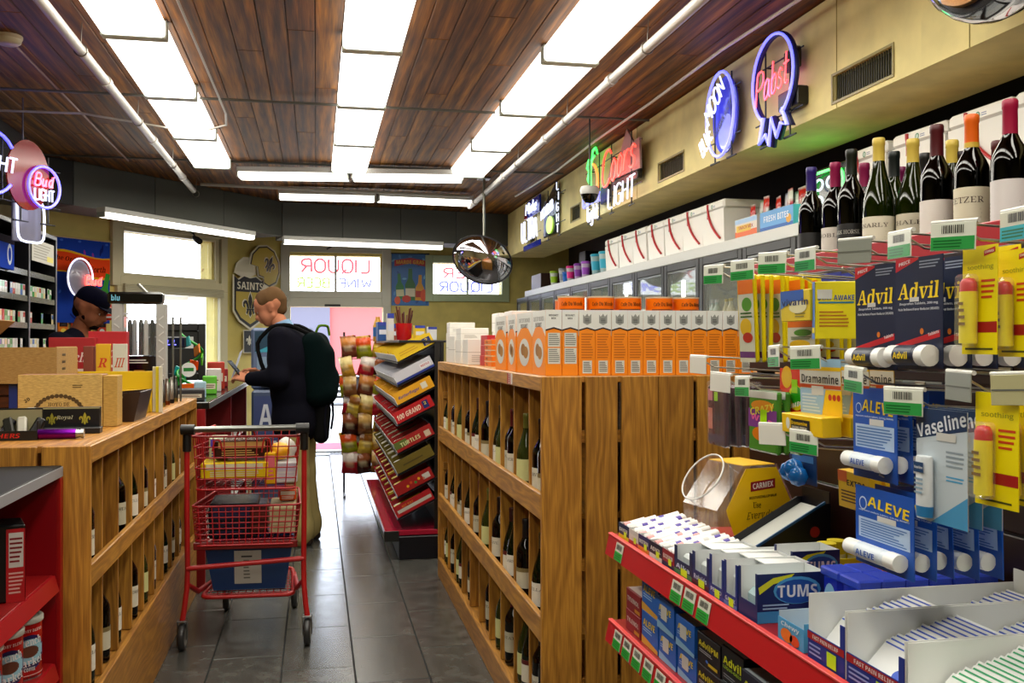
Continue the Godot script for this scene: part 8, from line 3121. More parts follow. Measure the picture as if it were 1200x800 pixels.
	for k in 8:
		b = mb(C(["d8701c", "c84a1c", "d89a2a", "b83a1c"][k % 4]))
		b.bx(-0.055, -0.16, -0.008, 0.055, 0.0, 0.008, 0.004)
		b.rect(-0.045, -0.06, 0.045, -0.02, C("2a1c14"), 0.0086)
		b.disc(0, -0.1, 0.03, 0.025, C(["e0c84a", "d8d8d0"][k % 2]), 0.0088)
		var m := solo("snack_pack", b, "shrink", "orange snack pack hanging below the banner, %s row" % ["upper", "lower"][k / 4], "pack", Vector3.ZERO, 0.0, "orange snack packs below the banner")
		m.transform = on_angle(3.2 - 0.15 * (k % 4), 1.62 - 0.2 * (k / 4), 0.04)

# ---------------------------------------------------------------- candy rack
func candy_rack() -> void:
	var o := thing("candy_rack", "black slanted candy rack with red base beside the tall wine rack", "rack", V(0.5, 0, 7.4))
	var n := 1.2
	var f := -1.2
	var b := mb(C("0c0c0d"))
	b.bx(0.02, 0, f, 0.36, 0.15, n, 0.004)
	part("plinth", b, "satin", o)
	b = mb(C("a01a34"))
	b.bx(-0.07, 0.155, f, 0.3, 0.19, n - 0.01, 0.004)
	part("base_deck", b, "gloss", o, "glossy red base deck")
	b = mb(C("16161a"))
	b.bx(-0.075, 0.12, n - 0.009, 0.02, 0.188, n, 0.002)
	part("deck_end", b, "satin", o)
	b = mb(C("0b0b0c"))
	b.bx(0.29, 0.19, f, 0.31, 1.4, n)
	part("back_panel", b, "satin", o)
	for z in [f + 0.01, n - 0.03]:
		b = mb(C("0d0d0e"))
		b.bx(0.25, 0.19, z, 0.289, 1.4, z + 0.02, 0.002)
		part("upright", b, "satin", o)
	b = mb(C("1a1a1c"))
	b.bx(0.02, 1.4, f, 0.34, 1.415, n, 0.002)
	part("top_shelf", b, "satin", o)
	var tiers := [1.275, 1.125, 0.995, 0.87, 0.685, 0.55, 0.405, 0.265]
	var sides := [["e0bc10", "1c2a5c", ""], ["c4c4cc", "1c2f86", "BABY RUTH"], ["e0a010", "1c3a8a", "Butterfinger"], ["b81418", "f0d8c0", "100 GRAND"], ["a01c1c", "e0d8b0", "TURTLES"], ["6a5a18", "8a7a30", "Twix"], ["9a1014", "d8a01c", ""], ["a81416", "c9c4b4", ""]]
	var names := ["yellow", "white and blue", "orange yellow", "red 100 Grand", "red Turtles", "olive gold", "red spotted", "red and white striped"]
	var ang := 0.47
	for t in 8:
		var sh := mb(C("141416"))
		sh.t = Transform3D(Basis(Vector3(0, 0, 1), ang), Vector3(0.012, tiers[t] - 0.013, 0))
		sh.bx(0, 0, f + 0.01, 0.3, 0.006, n - 0.005)
		part("tier", sh, "satin", o)
		var L := 0.27
		var near := mb(C("e4e4e0"))
		near.bx(0, 0.001, -0.115, 0.002, 0.05, 0.115)
		near.col = C(sides[t][0])
		near.bx(0.002, 0.001, 0.113, L, 0.078, 0.115)
		near.bx(0.002, 0.001, -0.115, L, 0.078, -0.113)
		near.bx(L - 0.002, 0.001, -0.113, L, 0.075, 0.113)
		near.bx(0.002, 0.001, -0.113, L - 0.002, 0.003, 0.113)
		near.face(Vector3(0, 0, 0.1153), Vector3(1, 0, 0), Vector3.UP)
		match t:
			0:
				near.rect(0.2, 0.012, 0.255, 0.06, C("1c2a6c"))
				near.text("2", 0.228, 0.044, 0.018, 0.022, C("e0c81c"), 0.0008)
				near.text("for", 0.228, 0.022, 0.03, 0.014, C("d8d8d8"), 0.0008)
				near.print_lines(0.03, 0.02, 0.17, 0.05, 2, C("c89810"), 0.0006)
			1:
				near.rect(0.0, 0.001, L, 0.016, C("1c2f86"))
				near.rect(0.18, 0.024, 0.255, 0.055, C("d8d8dc"))
				near.text("NESTLE", 0.218, 0.04, 0.06, 0.014, C("b01c24"), 0.0008)
			2:
				near.text("Butterfinger", 0.1, 0.034, 0.15, 0.026, C("1c3a8a"), 0.0008, "bold", 0.3)
				near.rect(0.19, 0.02, 0.23, 0.06, C("d8d4c4"), 0.0008)
			3:
				near.text("100 GRAND", 0.1, 0.036, 0.17, 0.032, C("f0e0c8"), 0.0008, "bold", 0.2)
				near.rect(0.2, 0.012, 0.24, 0.062, C("1c2a6c"))
				near.text("2", 0.22, 0.045, 0.016, 0.02, C("e0c81c"), 0.0008)
			4:
				near.rect(0.0, 0.02, 0.09, 0.066, C("5a6a2a"))
				near.text("TURTLES", 0.11, 0.036, 0.14, 0.026, C("d8e0a0"), 0.0008, "bold", 0.1)
				near.rect(0.21, 0.01, 0.25, 0.05, C("c9b8a0"))
			5:
				near.print_lines(0.06, 0.025, 0.2, 0.045, 1, C("4a3e10"), 0.0006)
			6:
				for j in 5:
					near.disc(0.09 + 0.028 * j, 0.03 + 0.012 * (j % 2), 0.009, 0.009, [C("d8a81c"), C("c84a1c"), C("3a8a3a")][j % 3])
				near.rect(0.2, 0.02, 0.25, 0.055, C("c9c8c0"))
			7:
				near.rect(0.02, 0.022, 0.26, 0.044, C("c4c2b4"))
				near.text("KIT KAT", 0.1, 0.056, 0.08, 0.014, C("d87a2a"), 0.0008)
		near.home()
		var cm := near.mesh(M.card)
		var bars := []
		for j in 3:
			var bar := mb(C([["d8b81c", "c9c4b8", "b81c1c"], ["b9b4ac", "3a6a9a", "c9c9c4"], ["3a3430", "c4c0b4", "d89a1c"], ["8a8c88", "b01c1c", "4a4a4c"], ["6a5a40", "3a3a30", "8a8468"], ["c9b41c", "4a5a2a", "b9b4a4"], ["2a5a2a", "3a2a20", "c8a41c"], ["c9c9c4", "3a3a3a", "c8a41c"]][t][j]))
			bar.bx(0, 0, -0.019, 0.2, 0.045, 0.019, 0.006)
			bars.append(bar.mesh(M.shrink))
		for k in 9:
			var q := thing("candy_carton", "%s open carton of candy bars, %s from the wine rack" % [names[t], ORD[k]], "candy carton", V(0.512, tiers[t], 6.325 + 0.235 * k), 0.0, "candy cartons on the slanted rack")
			q.rotation.z = ang
			part_mesh("carton", cm, q)
			for j in 5:
				part_mesh("bar", bars[(j + k) % 3], q, Vector3(0.012 + 0.006 * (j % 2), 0.004 + 0.014 * ((j * 7 + k) % 3) * 0.6, -0.086 + 0.043 * j))
	var cup := thing("jerky_cup", "red cup full of brown snack sticks on the candy rack", "cup", V(0.6, 1.4152, 6.75))
	b = mb(C("b81c20"))
	b.lathe([[0.0, 0.0], [0.05, 0.0], [0.052, 0.004], [0.06, 0.12]], 18)
	part("cup", b, "gloss", cup)
	for k in 11:
		b = mb(C(["5a2a1c", "6a3a24", "4a2018"][k % 3]))
		var a := k * 2.4
		b.tube([Vector3(cos(a) * 0.02, 0.02, sin(a) * 0.02), Vector3(cos(a) * 0.06, 0.21 + 0.03 * sin(k * 3.0), sin(a) * 0.06)], 0.006, 6)
		part("stick", b, "satin", cup)
	var tops := [
		[0.53, 7.1, 0.05, 0.2, 0.05, "d0ccc4", "white slim carton beside the red cup"], [0.68, 6.5, 0.07, 0.1, 0.07, "d8b41c", "yellow tub with blue lid on the candy rack"], [0.76, 6.45, 0.06, 0.09, 0.06, "c9cdd4", "pale jar with blue lid on the candy rack"],
		[0.6, 7.5, 0.1, 0.12, 0.1, "8a3a2a", "brown snack carton on the candy rack"], [0.64, 7.9, 0.1, 0.14, 0.14, "b8483a", "red and white snack carton on the candy rack"], [0.56, 8.2, 0.12, 0.16, 0.1, "1c4a8a", "blue snack carton at the far end of the candy rack"],
	]
	for q in tops:
		b = mb(C(q[5]))
		b.box(Vector3(0, q[3] / 2, 0), Vector3(q[2], q[3], q[4]), 0.004)
		b.face(Vector3(0, 0, q[4] / 2 + 0.0004), Vector3(1, 0, 0), Vector3.UP)
		b.rect(-q[2] * 0.4, q[3] * 0.35, q[2] * 0.4, q[3] * 0.6, C("c8ccd4"))
		b.rect(-q[2] * 0.5, q[3] * 0.82, q[2] * 0.5, q[3], C("2a3a9a"))
		b.home()
		solo("snack_tub", b, "card", q[6], "pack", V(q[0], 1.4152, q[1]), 0.1)
	cup = thing("sauce_bottle", "mustard coloured bottle with blue label at the far end of the candy rack", "bottle", V(0.52, 1.4152, 8.4))
	b = mb(C("b8862a"))
	b.lathe([[0.0, 0.0], [0.04, 0.0], [0.042, 0.006], [0.042, 0.13], [0.03, 0.17], [0.02, 0.19], [0.02, 0.21], [0.0, 0.212]], 18)
	part("bottle", b, "satin", cup)
	b = mb(C("2a5a9a"))
	b.lathe([[0.0425, 0.04], [0.0425, 0.12]], 18)
	part("label", b, "satin", cup)
	snack_rack()

func snack_rack() -> void:
	var o := thing("snack_bag_rack", "black wire rack hung with brown snack bags at the far end of the candy rack", "rack", V(0.43, 0, 8.95))
	var b := mb(C("1c1c1e"))
	for x in [-0.18, 0.18]:
		b.tube([Vector3(x, 0.0, -0.08), Vector3(x, 1.5, -0.08)], 0.01, 8)
	b.tube([Vector3(-0.18, 0.012, -0.08), Vector3(-0.18, 0.012, 0.16)], 0.01, 8)
	b.tube([Vector3(0.18, 0.012, -0.08), Vector3(0.18, 0.012, 0.16)], 0.01, 8)
	for k in 7:
		b.tube([Vector3(-0.18, 0.38 + 0.175 * k, -0.08), Vector3(0.18, 0.38 + 0.175 * k, -0.08)], 0.005, 6)
	part("frame", b, "satin", o)
	var kinds := [["7a4a24", "c8a05a"], ["a01c24", "d8ccc0"], ["c9a83a", "7a4a1c"], ["6a3420", "b8763a"], ["3a1c14", "8a4a2a"], ["b9862a", "e0cc8a"], ["8a8a1c", "c8481c"]]
	var words := ["brown nut", "red and white", "golden corn", "chocolate brown", "dark brown", "amber", "olive and red"]
	var meshes := []
	for q in kinds:
		meshes.append(bag_mesh(0.15, 0.2, 0.075, C(q[0]), C(q[1]), C(q[0]).lerp(C("e0d0a0"), 0.35)))
	for r in 7:
		for c2 in 3:
			for layer in 2:
				var i := (r * 5 + c2 * 3 + layer) % 7
				var m := MeshInstance3D.new()
				m.name = numbered("snack_bag")
				m.mesh = meshes[i]
				add_child(m)
				m.position = V(0.43 - 0.13 + 0.13 * c2 + rng.randf_range(-0.01, 0.01), 0.215 + 0.175 * r, 8.95 - 0.03 - 0.075 * layer)
				m.rotation = Vector3(rng.randf_range(-0.08, 0.08), rng.randf_range(-0.6, 0.6) - 0.2, rng.randf_range(-0.25, 0.25))
				tag(m, "%s snack bag on the wire rack, %s row from the floor, %s" % [words[i], ORD[r], ["rear", "front"][layer]], "snack bag", "snack bags on the wire rack")

# ---------------------------------------------------------------- shopping cart
func wire_basket(y0: float, y1: float, n0: float, n1: float, w0: float, w1: float, nv: int, nh: int, r := 0.0028) -> MB:
	var b := mb(C("9a1418"))
	var at := func(u: float, v: float) -> Vector3:
		var w := lerpf(w0, w1, v)
		var n := lerpf(n0, n1, v)
		var near := lerpf(0.02, 0.0, v)
		var y := lerpf(y0, y1, v)
		var k := int(u) % 4
		var t := u - int(u)
		var c := [Vector3(-w, y, near), Vector3(w, y, near), Vector3(w * 0.82, y, -n), Vector3(-w * 0.82, y, -n)]
		return c[k].lerp(c[(k + 1) % 4], t)
	for v in [0.0, 1.0]:
		var pts := []
		for k in 4:
			pts.append(at.call(float(k), v))
		b.tube(smooth_round(pts, 0.035), 0.005, 8, true)
	for j in range(1, nh):
		var pts := []
		for k in 4:
			pts.append(at.call(float(k), float(j) / nh))
		b.tube(smooth_round(pts, 0.03), r, 5, true)
	for side in 4:
		var m: int = nv if side % 2 == 0 else nv + 2
		for j in range(1, m):
			var u := side + float(j) / m
			b.tube([at.call(u, 1.0), at.call(u, 0.0)], r, 5)
	for j in range(1, nv):
		var t := float(j) / nv
		b.tube([at.call(t, 0.0), at.call(3.0 - t, 0.0)], r, 5)
	for j in range(1, 6):
		var t := j / 6.0
		b.tube([at.call(1.0 + t, 0.0), at.call(4.0 - t - 0.0001, 0.0)], r, 5)
	return b

func smooth_round(p: Array, rad: float) -> Array:
	var o := []
	var m := p.size()
	for k in m:
		var a: Vector3 = p[(k - 1 + m) % m]
		var q: Vector3 = p[k]
		var c2: Vector3 = p[(k + 1) % m]
		var s := q + (a - q).normalized() * rad
		var e := q + (c2 - q).normalized() * rad
		for j in 4:
			var t := j / 3.0
			o.append(s.lerp(q, t).lerp(q.lerp(e, t), t))
	return o

func cart() -> void:
	var at := V(-0.318, 0, 4.58)
	var turn := -0.05
	var o := thing("shopping_cart", "small red two-basket shopping cart with black handle grips in the aisle", "shopping cart", at, turn)
	var red := C("a3161a")
	var b := mb(red)
	for s in [-1, 1]:
		var x: float = s * 0.262
		b.tube([Vector3(x, 1.0, 0.0), Vector3(x, 0.6, 0.0), Vector3(x * 0.99, 0.36, -0.005), Vector3(x * 1.0, 0.27, 0.0), Vector3(x * 1.03, 0.19, 0.015), Vector3(x * 1.06, 0.135, 0.02)], 0.0125, 10)
		b.tube([Vector3(x * 0.985, 0.29, -0.005), Vector3(x * 0.86, 0.24, -0.08), Vector3(x * 0.75, 0.225, -0.35), Vector3(x * 0.66, 0.19, -0.6), Vector3(x * 0.66, 0.13, -0.63)], 0.0115, 10)
		b.tube([Vector3(x, 0.965, -0.01), Vector3(x * 0.82, 0.975, -0.5)], 0.007, 8)
	part("side_frame", b, "satin", o)
	b = mb(red)
	b.tube([Vector3(-0.262, 0.365, 0.0), Vector3(0.262, 0.395, 0.0)], 0.012, 10)
	part("cross_bar", b, "satin", o)
	b = mb(C("7d7f7c"))
	b.tube([Vector3(-0.235, 1.0, 0.015), Vector3(0.235, 1.005, 0.015)], 0.014, 14)
	part("handle", b, "metal", o, "grey steel handle")
	for s in [-1, 1]:
		b = mb(C("0d0d0e"))
		b.tube([Vector3(s * 0.225, 1.0, 0.015), Vector3(s * 0.285, 1.0, 0.01)], 0.024, 12)
		b.tube([Vector3(s * 0.262, 1.02, 0.0), Vector3(s * 0.262, 0.9, 0.0)], 0.019, 12)
		part("grip", b, "satin", o, "black plastic corner grip")
	part("basket", wire_basket(0.725, 0.965, 0.42, 0.46, 0.222, 0.245, 10, 5), "satin", o)
	part("basket", wire_basket(0.47, 0.645, 0.5, 0.54, 0.225, 0.245, 16, 7), "satin", o)
	b = mb(C("6a1014"))
	b.bx(-0.232, 0.45, -0.005, 0.232, 0.485, 0.018, 0.004)
	part("band", b, "satin", o)
	b = mb(red)
	b.tube(smooth_line([Vector3(-0.04, 0.97, 0.0), Vector3(-0.03, 1.0, 0.0), Vector3(0.03, 1.0, 0.0), Vector3(0.04, 0.97, 0.0)]), 0.005, 6)
	b.tube(smooth_line([Vector3(-0.15, 0.9, 0.004), Vector3(-0.14, 0.95, 0.006), Vector3(-0.115, 0.95, 0.006), Vector3(-0.105, 0.9, 0.004)]), 0.004, 6)
	b.tube(smooth_line([Vector3(0.07, 0.89, 0.004), Vector3(0.08, 0.955, 0.006), Vector3(0.105, 0.955, 0.006), Vector3(0.115, 0.89, 0.004)]), 0.004, 6)
	part("loop", b, "satin", o)
	b = mb(red)
	var ring_ := [Vector3(-0.21, 0.215, -0.06), Vector3(0.21, 0.215, -0.06), Vector3(0.17, 0.225, -0.56), Vector3(-0.17, 0.225, -0.56)]
	b.tube(smooth_round(ring_, 0.05), 0.0105, 10, true)
	for k in 12:
		var x := -0.18 + 0.36 * k / 11.0
		b.tube([Vector3(x, 0.218, -0.06), Vector3(x * 0.84, 0.226, -0.56)], 0.0025, 5)
	for k in 9:
		var z := -0.1 - 0.05 * k
		b.tube([Vector3(-0.2 + 0.004 * k, 0.22, z), Vector3(0.2 - 0.004 * k, 0.22, z)], 0.0025, 5)
	part("bottom_tray", b, "satin", o)
	for w in [[-0.278, 0.02, 1.0], [0.278, 0.02, 1.0], [-0.173, -0.64, 1.0], [0.173, -0.64, 1.0]]:
		b = mb(C("8a8a86"))
		b.bx(w[0] - 0.022, 0.05, w[1] - 0.014, w[0] - 0.018, 0.135, w[1] + 0.014, 0.002)
		b.bx(w[0] + 0.018, 0.05, w[1] - 0.014, w[0] + 0.022, 0.135, w[1] + 0.014, 0.002)
		b.bx(w[0] - 0.022, 0.13, w[1] - 0.02, w[0] + 0.022, 0.137, w[1] + 0.02, 0.002)
		var fork := part("fork", b, "metal", o)
		b = mb()
		b.t = Transform3D(Basis(Vector3(0, -1, 0), Vector3(1, 0, 0), Vector3(0, 0, 1)), Vector3(w[0], 0.0615, w[1]))
		b.lathe([[0.0, -0.01], [0.03, -0.01], [0.04, -0.015], [0.055, -0.015], [0.061, -0.009], [0.061, 0.009], [0.055, 0.015], [0.04, 0.015], [0.03, 0.01], [0.0, 0.01]], 24, Vector3.ZERO, [C("9a9890"), C("9a9890"), C("3a3a3a"), C("2a2a2a"), C("2a2a2a"), C("2a2a2a"), C("3a3a3a"), C("9a9890"), C("9a9890")])
		part("wheel", b, "satin", fork)
	var place := func(x: float, y: float, z: float) -> Vector3:
		return at + Vector3(x, y, z).rotated(Vector3.UP, turn)
	var t := thing("storage_tote", "dark blue plastic tote with white paper label under the cart", "tote", place.call(0.0, 0.2285, -0.28), turn)
	b = mb(C("16386a"))
	var lo := [Vector3(-0.165, 0, 0.15), Vector3(0.165, 0, 0.15), Vector3(0.135, 0, -0.22), Vector3(-0.135, 0, -0.22)]
	var hi := [Vector3(-0.2, 0.205, 0.175), Vector3(0.2, 0.205, 0.175), Vector3(0.165, 0.205, -0.25), Vector3(-0.165, 0.205, -0.25)]
	for k in 4:
		var j := (k + 1) % 4
		b.quad(lo[k], lo[j], hi[j], hi[k])
		b.quad(lo[j] * 0.97, lo[k] * 0.97, hi[k] * 0.97 + Vector3(0, 0.006, 0), hi[j] * 0.97 + Vector3(0, 0.006, 0))
	b.quad(lo[3], lo[2], lo[1], lo[0])
	part("bin", b, "satin", t)
	b = mb(C("1a4078"))
	b.tube(smooth_round([Vector3(-0.203, 0.205, 0.178), Vector3(0.203, 0.205, 0.178), Vector3(0.167, 0.205, -0.253), Vector3(-0.167, 0.205, -0.253)], 0.02), 0.008, 8, true)
	part("rim", b, "satin", t)
	b = mb(C("b9b7ac"))
	b.t = Transform3D(Basis(Vector3(1, 0, 0), 0.121), Vector3(-0.005, 0.03, 0.1555))
	b.bx(-0.062, 0, 0, 0.062, 0.16, 0.0012)
	b.print_lines(-0.02, 0.02, 0.01, 0.12, 6, C("6a6860"), 0.0016)
	b.rect(-0.03, 0.128, 0.02, 0.136, C("3a3a38"), 0.0016)
	part("paper_label", b, "card", t, "white paper label")
	var goods := [
		[-0.03, 0.86, -0.14, 0.25, 0.085, 0.2, "3a1c14", "c9a05c", "black and tan fruit carton in the upper basket"],
		[-0.06, 0.77, -0.13, 0.3, 0.075, 0.24, "d8b81c", "c9c4a4", "yellow printed carton in the upper basket"],
		[0.1, 0.735, -0.1, 0.05, 0.15, 0.12, "d8a41c", "d86a7a", "yellow and pink box in the upper basket"],
		[0.17, 0.735, -0.16, 0.1, 0.1, 0.16, "c9c9c8", "b9b4c4", "white net of bulbs in the upper basket"],
		[-0.15, 0.84, -0.2, 0.08, 0.11, 0.12, "c4c8a8", "5a4ab0", "pale carton with violet print in the upper basket"],
		[-0.075, 0.485, -0.22, 0.22, 0.16, 0.3, "141626", "2a2a44", "dark blue bundled bag in the lower basket"],
		[0.04, 0.5, -0.2, 0.08, 0.13, 0.26, "3a1c1c", "5a2a24", "brown packet in the lower basket"],
		[0.15, 0.5, -0.2, 0.12, 0.13, 0.26, "c4b890", "a89a70", "cream carton in the lower basket"],
		[0.17, 0.636, -0.24, 0.08, 0.05, 0.12, "c8481c", "d8d0c4", "orange packet on the cream carton"],
	]
	for g in goods:
		b = mb(C(g[6]))
		b.box(Vector3(0, g[4] / 2, 0), Vector3(g[3], g[4] - 0.001, g[5]), 0.006)
		b.face(Vector3(0, 0, g[5] / 2 + 0.0004), Vector3(1, 0, 0), Vector3.UP)
		b.rect(-g[3] * 0.42, g[4] * 0.55, g[3] * 0.42, g[4] * 0.9, C(g[7]))
		b.print_lines(-g[3] * 0.36, g[4] * 0.12, g[3] * 0.36, g[4] * 0.48, 3, C(g[7]), 0.0008)
		b.home()
		solo("cart_goods", b, "shrink", g[8], "goods", place.call(g[0], g[1], g[2]), turn + 0.06)
	b = mb(C("e0a01c"))
	b.lathe([[0.0, 0.0], [0.03, 0.006], [0.045, 0.03], [0.045, 0.05], [0.03, 0.078], [0.0, 0.086]], 18)
	solo("orange", b, "satin", "round orange fruit on top of the white net", "fruit", place.call(0.14, 0.838, -0.14))
	b = mb(C("c9c6bc"))
	b.lathe([[0.0, 0.0], [0.04, 0.008], [0.055, 0.04], [0.04, 0.075], [0.015, 0.095], [0.0, 0.1]], 14, Vector3.ZERO, [], 1.0, 0.8)
	solo("plastic_bag", b, "shrink", "white knotted plastic bag behind the orange", "bag", place.call(0.16, 0.838, -0.24))

# ---------------------------------------------------------------- people
# bones: [a, b, ra, rb]; joined smoothly and meshed on a grid
func blob(bones: Array, cell: float, k: float, mb_: MB) -> void:
	var lo := Vector3(1e9, 1e9, 1e9)
	var hi := -lo
	for q in bones:
		var r: float = maxf(q[2], q[3]) + k + cell * 2.0
		lo = lo.min(q[0] - Vector3.ONE * r).min(q[1] - Vector3.ONE * r)
		hi = hi.max(q[0] + Vector3.ONE * r).max(q[1] + Vector3.ONE * r)
	var nx := int((hi.x - lo.x) / cell) + 2
	var ny := int((hi.y - lo.y) / cell) + 2
	var nz := int((hi.z - lo.z) / cell) + 2
	var fld := PackedFloat32Array()
	fld.resize(nx * ny * nz)
	fld.fill(1.0)
	for q in bones:
		var a: Vector3 = q[0]
		var b: Vector3 = q[1]
		var ra: float = q[2]
		var rb: float = q[3]
		var pad := maxf(ra, rb) + k + cell * 2.0
		var c0 := ((a.min(b) - Vector3.ONE * pad - lo) / cell).floor()
		var c1 := ((a.max(b) + Vector3.ONE * pad - lo) / cell).ceil()
		var ab := b - a
		var l2 := maxf(ab.length_squared(), 1e-9)
		for i in range(maxi(0, int(c0.x)), mini(nx, int(c1.x) + 1)):
			for j in range(maxi(0, int(c0.y)), mini(ny, int(c1.y) + 1)):
				for m in range(maxi(0, int(c0.z)), mini(nz, int(c1.z) + 1)):
					var p := lo + Vector3(i, j, m) * cell
					var t := clampf((p - a).dot(ab) / l2, 0.0, 1.0)
					var d := p.distance_to(a + ab * t) - lerpf(ra, rb, t)
					var id := (i * ny + j) * nz + m
					var o := fld[id]
					var h := maxf(k - absf(o - d), 0.0) / k
					fld[id] = minf(o, d) - h * h * k * 0.25
	var vert := {}
	var base := mb_.v.size()
	var sx := ny * nz
	var sy := nz
	for i in nx - 1:
		for j in ny - 1:
			for m in nz - 1:
				var id := (i * ny + j) * nz + m
				var f := [fld[id], fld[id + sx], fld[id + sy], fld[id + sx + sy], fld[id + 1], fld[id + sx + 1], fld[id + sy + 1], fld[id + sx + sy + 1]]
				var neg := 0
				for e in 8:
					if f[e] < 0.0:
						neg += 1
				if neg == 0 or neg == 8:
					continue
				var sum := Vector3.ZERO
				var cnt := 0
				for e in [[0, 1], [2, 3], [4, 5], [6, 7], [0, 2], [1, 3], [4, 6], [5, 7], [0, 4], [1, 5], [2, 6], [3, 7]]:
					var f0: float = f[e[0]]
					var f1: float = f[e[1]]
					if (f0 < 0.0) != (f1 < 0.0):
						var t := f0 / (f0 - f1)
						var p0 := Vector3(e[0] & 1, (e[0] >> 1) & 1, (e[0] >> 2) & 1)
						var p1 := Vector3(e[1] & 1, (e[1] >> 1) & 1, (e[1] >> 2) & 1)
						sum += p0.lerp(p1, t)
						cnt += 1
				var g := Vector3(f[1] + f[3] + f[5] + f[7] - f[0] - f[2] - f[4] - f[6], f[2] + f[3] + f[6] + f[7] - f[0] - f[1] - f[4] - f[5], f[4] + f[5] + f[6] + f[7] - f[0] - f[1] - f[2] - f[3])
				vert[id] = mb_.vt(lo + (Vector3(i, j, m) + sum / cnt) * cell, g.normalized())
	for i in range(1, nx - 1):
		for j in range(1, ny - 1):
			for m in range(1, nz - 1):
				var id := (i * ny + j) * nz + m
				var s0 := fld[id] < 0.0
				for ax in 3:
					var st: int = [sx, sy, 1][ax]
					var s1 := fld[id + st] < 0.0
					if s0 == s1:
						continue
					var u: int = [sy, 1, sx][ax]
					var w: int = [1, sx, sy][ax]
					var q := [id, id - u, id - u - w, id - w]
					if not (vert.has(q[0]) and vert.has(q[1]) and vert.has(q[2]) and vert.has(q[3])):
						continue
					var v0: int = vert[q[0]]
					var v1: int = vert[q[1]]
					var v2: int = vert[q[2]]
					var v3: int = vert[q[3]]
					if s0:
						mb_.ix.append_array([v0, v2, v1, v0, v3, v2])
					else:
						mb_.ix.append_array([v0, v1, v2, v0, v2, v3])

func cap(a: Vector3, b: Vector3, ra: float, rb: float) -> Array:
	return [a, b, ra, rb]

# a hand at the end of a wrist: dir along the palm, up the back of the hand, side the thumb's side; curl bends the fingers
func hand_bones(wrist: Vector3, dir: Vector3, back: Vector3, thumb: Vector3, curl: float) -> Array:
	var o := []
	for s in [-0.028, -0.009, 0.009, 0.028]:
		o.append(cap(wrist + thumb * s * 0.7, wrist + dir * 0.085 + thumb * s, 0.015, 0.0125))
	var lens := [0.062, 0.075, 0.08, 0.07]
	for k in 4:
		var s: float = [-0.03, -0.01, 0.01, 0.03][k]
		var p := wrist + dir * 0.088 + thumb * s
		var d := dir
		for j in 3:
			var ax := d.cross(back).normalized()
			d = d.rotated(ax, -curl * (0.55 + 0.2 * j))
			var e: Vector3 = p + d * lens[k] * [0.45, 0.32, 0.26][j]
			o.append(cap(p, e, 0.0092 - 0.0008 * j, 0.0086 - 0.0008 * j))
			p = e
	var q := wrist + dir * 0.02 + thumb * 0.028
	var e1 := q + (dir * 0.5 + thumb * 0.85 - back * 0.25).normalized() * 0.045
	var e2 := e1 + (dir * 0.85 + thumb * 0.25 - back * 0.4).normalized() * 0.034
	var e3 := e2 + (dir * 0.9 - thumb * 0.1 - back * 0.45).normalized() * 0.026
	o.append(cap(q, e1, 0.0135, 0.0115))
	o.append(cap(e1, e2, 0.011, 0.0098))
	o.append(cap(e2, e3, 0.0096, 0.0085))
	return o

# head round a centre c, looking along f with up u; returns bones of the skin
func head_bones(c: Vector3, f: Vector3, u: Vector3) -> Array:
	var s := f.cross(u).normalized()
	var o := [
		cap(c + u * 0.035 - f * 0.03, c + u * 0.04 + f * 0.025, 0.088, 0.08),     # skull
		cap(c - u * 0.01 + f * 0.01, c - u * 0.015 + f * 0.035, 0.07, 0.062),
		cap(c - u * 0.045 + f * 0.045 + s * 0.02, c - u * 0.045 + f * 0.045 - s * 0.02, 0.05, 0.05),  # cheeks
		cap(c - u * 0.085 + f * 0.065 + s * 0.012, c - u * 0.085 + f * 0.065 - s * 0.012, 0.027, 0.027),  # chin
		cap(c - u * 0.06 - f * 0.0 + s * 0.045, c - u * 0.085 + f * 0.05 + s * 0.02, 0.025, 0.022),     # jaw
		cap(c - u * 0.06 - f * 0.0 - s * 0.045, c - u * 0.085 + f * 0.05 - s * 0.02, 0.025, 0.022),
		cap(c + u * 0.02 + f * 0.098 + s * 0.02, c + u * 0.02 + f * 0.098 - s * 0.02, 0.012, 0.012),    # brow
		cap(c + u * 0.01 + f * 0.1, c - u * 0.026 + f * 0.121, 0.008, 0.0125),    # nose
		cap(c - u * 0.029 + f * 0.11 + s * 0.01, c - u * 0.029 + f * 0.11 - s * 0.01, 0.008, 0.008),
		cap(c - u * 0.052 + f * 0.101 + s * 0.014, c - u * 0.052 + f * 0.101 - s * 0.014, 0.0075, 0.0075),  # lips
		cap(c - u * 0.064 + f * 0.098 + s * 0.011, c - u * 0.064 + f * 0.098 - s * 0.011, 0.0075, 0.0075),
	]
	for k in [-1.0, 1.0]:
		o.append(cap(c + u * 0.014 - f * 0.014 + s * 0.078 * k, c - u * 0.026 - f * 0.008 + s * 0.076 * k, 0.012, 0.009))   # ear
		o.append(cap(c + u * 0.018 - f * 0.026 + s * 0.083 * k, c - u * 0.01 - f * 0.026 + s * 0.081 * k, 0.006, 0.006))
	return o

func eyes(o: Node3D, c: Vector3, f: Vector3, u: Vector3, iris: Color) -> void:
	var s := f.cross(u).normalized()
	for k in [-1.0, 1.0]:
		var b := mb(C("c9c2b8"))
		var p: Vector3 = c + u * 0.004 + f * 0.086 + s * 0.031 * k
		b.t = Transform3D(Basis(s, f, u), p)
		b.lathe([[0.0, -0.012], [0.0085, -0.0085], [0.012, 0.0], [0.0085, 0.0085], [0.006, 0.0104], [0.0, 0.012]], 14, Vector3.ZERO, [C("c9c2b8"), C("c9c2b8"), C("c9c2b8"), iris, C("0a0806")])
		part("eye", b, "gloss", o)

func people() -> void:
	customer()
	cashier()

